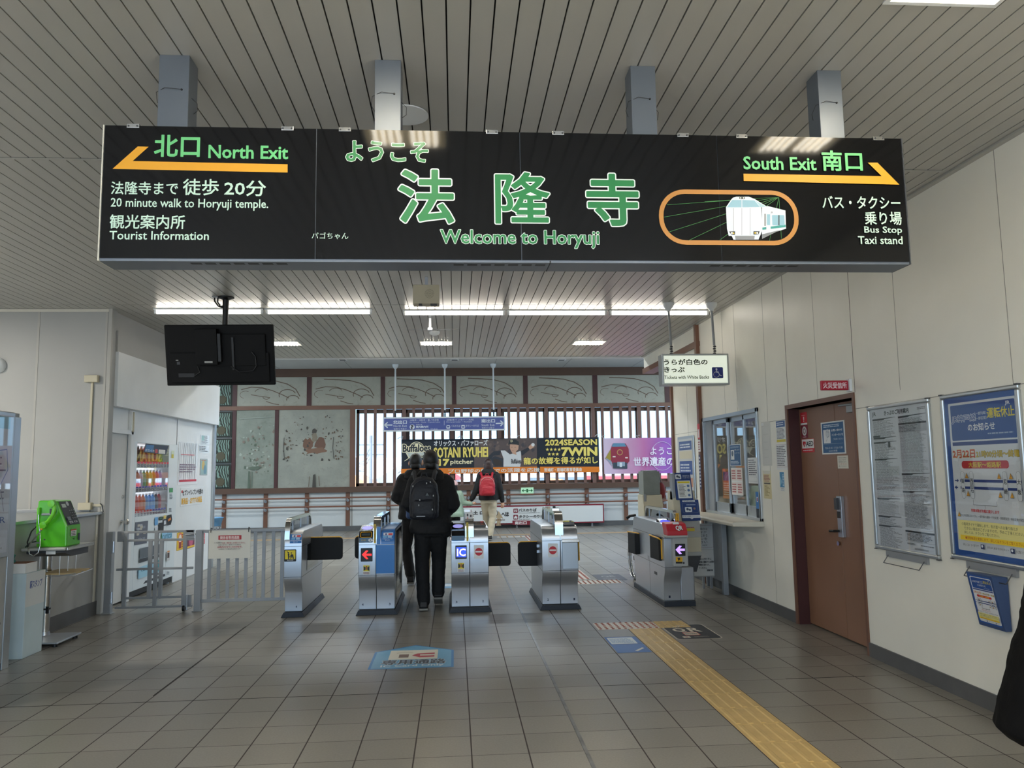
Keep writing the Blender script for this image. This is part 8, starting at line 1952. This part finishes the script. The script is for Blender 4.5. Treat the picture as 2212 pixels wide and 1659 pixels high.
# person ahead with the blue bag
J2 = dict(lelbow=(-0.25, -0.03, 1.12), relbow=(0.25, -0.02, 1.1), lhand=(-0.16, 0.2, 1.05), rhand=(0.17, 0.2, 1.0), lknee=(-0.13, 0.0, 0.47), lfoot=(-0.06, -0.1, 0.10), rknee=(0.08, 0.14, 0.5), rfoot=(0.09, 0.2, 0.08))
person('person in black hooded jacket and dark trousers walking ahead of the backpacker, partly hidden', (-0.52, 10.45, 0), 1.69, J2, None, None, HAIR, puffy=1.15, hem=0.84, hood=True)
backpack('backpack', 'blue backpack on the person walking ahead, mostly hidden', (-0.47, 10.12, 0.86), 0.32, 0.18, 0.42, mat('blue_nylon', (28, 62, 110), rough=0.6, var=0.1, bump=0.2), mat('dark_zip', (44, 48, 58)))
J3 = dict(lelbow=(-0.22, -0.02, 1.02), relbow=(0.22, -0.02, 1.02), lhand=(-0.15, 0.18, 0.95), rhand=(0.15, 0.18, 0.95), lknee=(-0.09, 0.1, 0.46), lfoot=(-0.1, 0.12, 0.08), rknee=(0.10, 0.0, 0.46), rfoot=(0.06, -0.06, 0.085))
person('person in beige trousers hidden in front of the backpacker, one leg showing', (-0.28, 9.72, 0), 1.58, J3, None, None, HAIR, legm=mat('beige_trousers', (178, 160, 130), rough=0.8, var=0.05, bump=0.2), puffy=1.0, hem=0.8)
# woman with the red rucksack holding the child's hand
JW = dict(lelbow=(-0.25, 0.0, 1.05), relbow=(0.24, -0.02, 1.04), lhand=(-0.36, 0.03, 0.84), rhand=(0.29, 0.02, 0.80), ldir=(-0.45, 0.1, -0.6), rdir=(0.0, 0.05, -1), lknee=(-0.05, 0.12, 0.48), lfoot=(-0.03, 0.2, 0.08), rknee=(0.08, -0.02, 0.47), rfoot=(0.01, -0.1, 0.09), curl=0.6)
person('person in black jacket and beige trousers wearing a red rucksack, leading a child', (0.70, 16.45, 0), 1.68, JW, None, None, HAIRB, 'long', legm=mat('khaki_trousers', (186, 174, 150), rough=0.8, var=0.05, bump=0.25), puffy=1.05, hem=0.83, hood=True, legr=1.05)
REDN = mat('red_nylon', (158, 24, 38), rough=0.55, var=0.08, bump=0.2, bs=40)
rp = backpack('rucksack', 'red rucksack with pale piping on the person leading the child', (0.66, 16.17, 0.93), 0.33, 0.17, 0.42, REDN, mat('pale_piping', (206, 170, 160), rough=0.6), rz=0.0)
JC = dict(lelbow=(-0.16, 0.0, 0.72), relbow=(0.2, 0.0, 0.78), lhand=(-0.2, 0.05, 0.58), rhand=(0.36, 0.02, 0.76), rdir=(0.6, 0, 0.1), lknee=(-0.06, 0.04, 0.32), lfoot=(-0.06, 0.02, 0.07), rknee=(0.07, 0.0, 0.32), rfoot=(0.06, -0.05, 0.07), curl=0.7)
MINT = mat('mint_padded_cloth', (150, 172, 152), rough=0.7, var=0.06, bump=0.3, bs=24)
ch = person('child in a mint padded coat and pink cap, led by the hand', (-0.02, 16.42, 0), 1.22, JC, [(0, 0, 0.50, 0.21, 0.17), (0, 0, 0.56, 0.22, 0.18), (0, 0, 0.72, 0.18, 0.15), (0, 0, 0.76, 0.165, 0.14), (0, 0, 0.9, 0.17, 0.14), (0, 0, 0.99, 0.14, 0.11), (0, 0, 1.04, 0.08, 0.075)], None, HAIR, 'long', topm=MINT, shoem=mat('pale_pink_shoe', (210, 190, 186), rough=0.6), puffy=1.2)
m = MB(); hc_ = 1.605 * 1.22 / 1.72
ball(m, (0, -0.004, hc_ + 0.03), (0.085, 0.098, 0.085), mat('pink_cap_cloth', (214, 178, 178), rough=0.8), 22, 14, lambda d: d.z > -0.012)
m.prism([(-0.06, 0.07), (0.06, 0.07), (0.045, 0.15), (-0.045, 0.15)], 'z', hc_ + 0.015, hc_ + 0.023, mat('pink_cap_cloth', (214, 178, 178)))
cp = thing('cap', 'pale pink cap on the child in the mint coat', 'cap', (-0.02, 16.42, 0)); o = m.build('crown_and_peak', cp, local=True, smooth=60)
sf = o.modifiers.new('thick', 'SOLIDIFY'); sf.thickness = 0.006
# person in the long black coat at the picture edge
JK = dict(lelbow=(-0.27, 0.02, 1.06), relbow=(0.27, 0.02, 1.06), lhand=(-0.24, 0.16, 0.86), rhand=(0.24, 0.16, 0.86), lknee=(-0.1, 0.02, 0.48), lfoot=(-0.1, 0, 0.08), rknee=(0.1, 0.02, 0.48), rfoot=(0.1, 0, 0.08))
BCOAT = mat('black_wool_coat', (9, 9, 10), rough=0.92, var=0.2, vs=12, bump=0.2, bs=70, spec=0.2)
person('person in a long flared black coat, only the coat side showing at the picture edge', (2.665, 3.02, 0), 1.66, JK, [(-0.10, 0, 0.37, 0.36, 0.27), (-0.12, 0, 0.42, 0.40, 0.30), (-0.09, 0, 0.62, 0.37, 0.27), (-0.04, 0, 0.95, 0.31, 0.2), (0, 0, 1.1, 0.24, 0.17), (0, 0, 1.28, 0.22, 0.16), (0, 0, 1.36, 0.18, 0.12), (0, 0, 1.43, 0.09, 0.085)], None, HAIR, topm=BCOAT, puffy=1.1)

# ================================================================== OUTSIDE THE WINDOWS
GZ = -6.0
g = MB(); g.poly([(-150, 21, GZ), (150, 21, GZ), (150, 320, GZ), (-150, 320, GZ)], mat('town_ground', (170, 166, 158), rough=0.9, var=0.1, vs=0.1)); struct(g, 'ground_outside')
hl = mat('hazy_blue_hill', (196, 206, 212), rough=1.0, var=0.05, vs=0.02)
m = MB(); vs, fs = [], []
NX = 48
for j, (yy, sc_) in enumerate(((255, 0.0), (275, 0.7), (300, 1.0), (340, 0.4))):
    for i in range(NX + 1):
        x = -140 + 300 * i / NX; vs.append((x, yy, GZ + sc_ * (13 + 5 * sin(x * 0.03 + 1) + 2.5 * sin(x * 0.09))))
for j in range(3):
    for i in range(NX): k = j * (NX + 1) + i; fs.append((k, k + 1, k + NX + 2, k + NX + 1))
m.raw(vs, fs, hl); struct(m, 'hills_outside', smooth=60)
def house(label, x, y, w_, d_, h_, wallc, roofc, rh=1.6, flat=False):
    t = thing('house', label, 'house', (x, y, GZ), 'houses seen through the lattice')
    m = MB(); m.box(x - w_ / 2, x + w_ / 2, y - d_ / 2, y + d_ / 2, GZ, GZ + h_, ink(wallc, rough=0.8)); m.build('wall', t)
    m = MB()
    if flat: m.box(x - w_ / 2 - 0.2, x + w_ / 2 + 0.2, y - d_ / 2 - 0.2, y + d_ / 2 + 0.2, GZ + h_, GZ + h_ + 0.3, ink(roofc, rough=0.8))
    else: m.prism([(x - w_ / 2 - 0.4, GZ + h_), (x + w_ / 2 + 0.4, GZ + h_), (x, GZ + h_ + rh)], 'y', y - d_ / 2 - 0.3, y + d_ / 2 + 0.3, ink(roofc, rough=0.8))
    m.build('roof', t)
    for q in (-0.28, 0.22):
        m = MB(); m.box(x + q * w_ - 0.5, x + q * w_ + 0.5, y - d_ / 2 - 0.05, y - d_ / 2, GZ + h_ - 1.9, GZ + h_ - 0.8, ink((150, 170, 186))); m.build('window', t)
for a in (('house with a tan gable roof behind the first lattice bay', -6.6, 55, 4.4, 6, 5.6, (226, 214, 200), (196, 150, 116)), ('grey gabled house right of the utility pole', -4.2, 62, 4.6, 6, 6.2, (206, 210, 214), (150, 156, 164)), ('house with a red roof edge behind the banner end', -1.6, 70, 4, 6, 6.6, (216, 216, 214), (206, 80, 84)), ('long pale shed roof low in the first lattice bay', -6.2, 40, 6.5, 5, 4.6, (220, 206, 180), (206, 190, 160)), ('white house low behind the middle windows', 1.5, 48, 5, 6, 5.4, (226, 226, 222), (170, 172, 176)), ('house with an orange roof under the baseball banner', 6.4, 50, 4.4, 6, 5.2, (226, 216, 200), (206, 140, 90)), ('pale flat-roofed building under the right end of the baseball banner', 3.4, 68, 4, 7, 6.0, (216, 220, 222), (180, 184, 188), 0, True), ('pink-red shed below the purple banner', 11.2, 50, 4.2, 6, 6.6, (216, 110, 112), (196, 80, 86), 0, True), ('pale blue house right of the pink-red shed', 17.4, 56, 5, 6, 6.4, (190, 206, 220), (150, 170, 190)), ('pale house left of the pink-red shed', 9.6, 74, 5, 6, 6.6, (206, 216, 222), (170, 178, 186))):
    house(*a)
for x, y, h_, l in ((-5.1, 48, 9.6, 'utility pole with crossarms behind the first lattice bay'), (-8.2, 66, 8.6, 'thin utility pole left of the tan roofed house'), (6.4, 60, 9.0, 'utility pole behind the middle of the baseball banner')):
    t = thing('utility_pole', l, 'utility pole', (x, y, GZ), 'utility poles outside')
    m = MB(); m.tube([(x, y, GZ), (x, y, GZ + h_)], 0.14, ink((130, 130, 134)), 8, r2=0.09); m.build('pole', t)
    m = MB()
    for z in (0.6, 1.2): m.box(x - 0.8, x + 0.8, y - 0.05, y + 0.05, GZ + h_ - z, GZ + h_ - z + 0.08, ink((120, 120, 124)))
    m.build('crossarm', t)
m = MB()
for k in range(3): m.tube([(-8.2, 66, GZ + 7.4 + 0.3 * k), (-6.5, 57, GZ + 7.6 + 0.3 * k), (-5.1, 48, GZ + 8.4 + 0.3 * k)], 0.025, ink((90, 92, 98)), 5)
tag(m.build('power_lines'), 'power lines strung between the two poles behind the first lattice bay', 'cable')
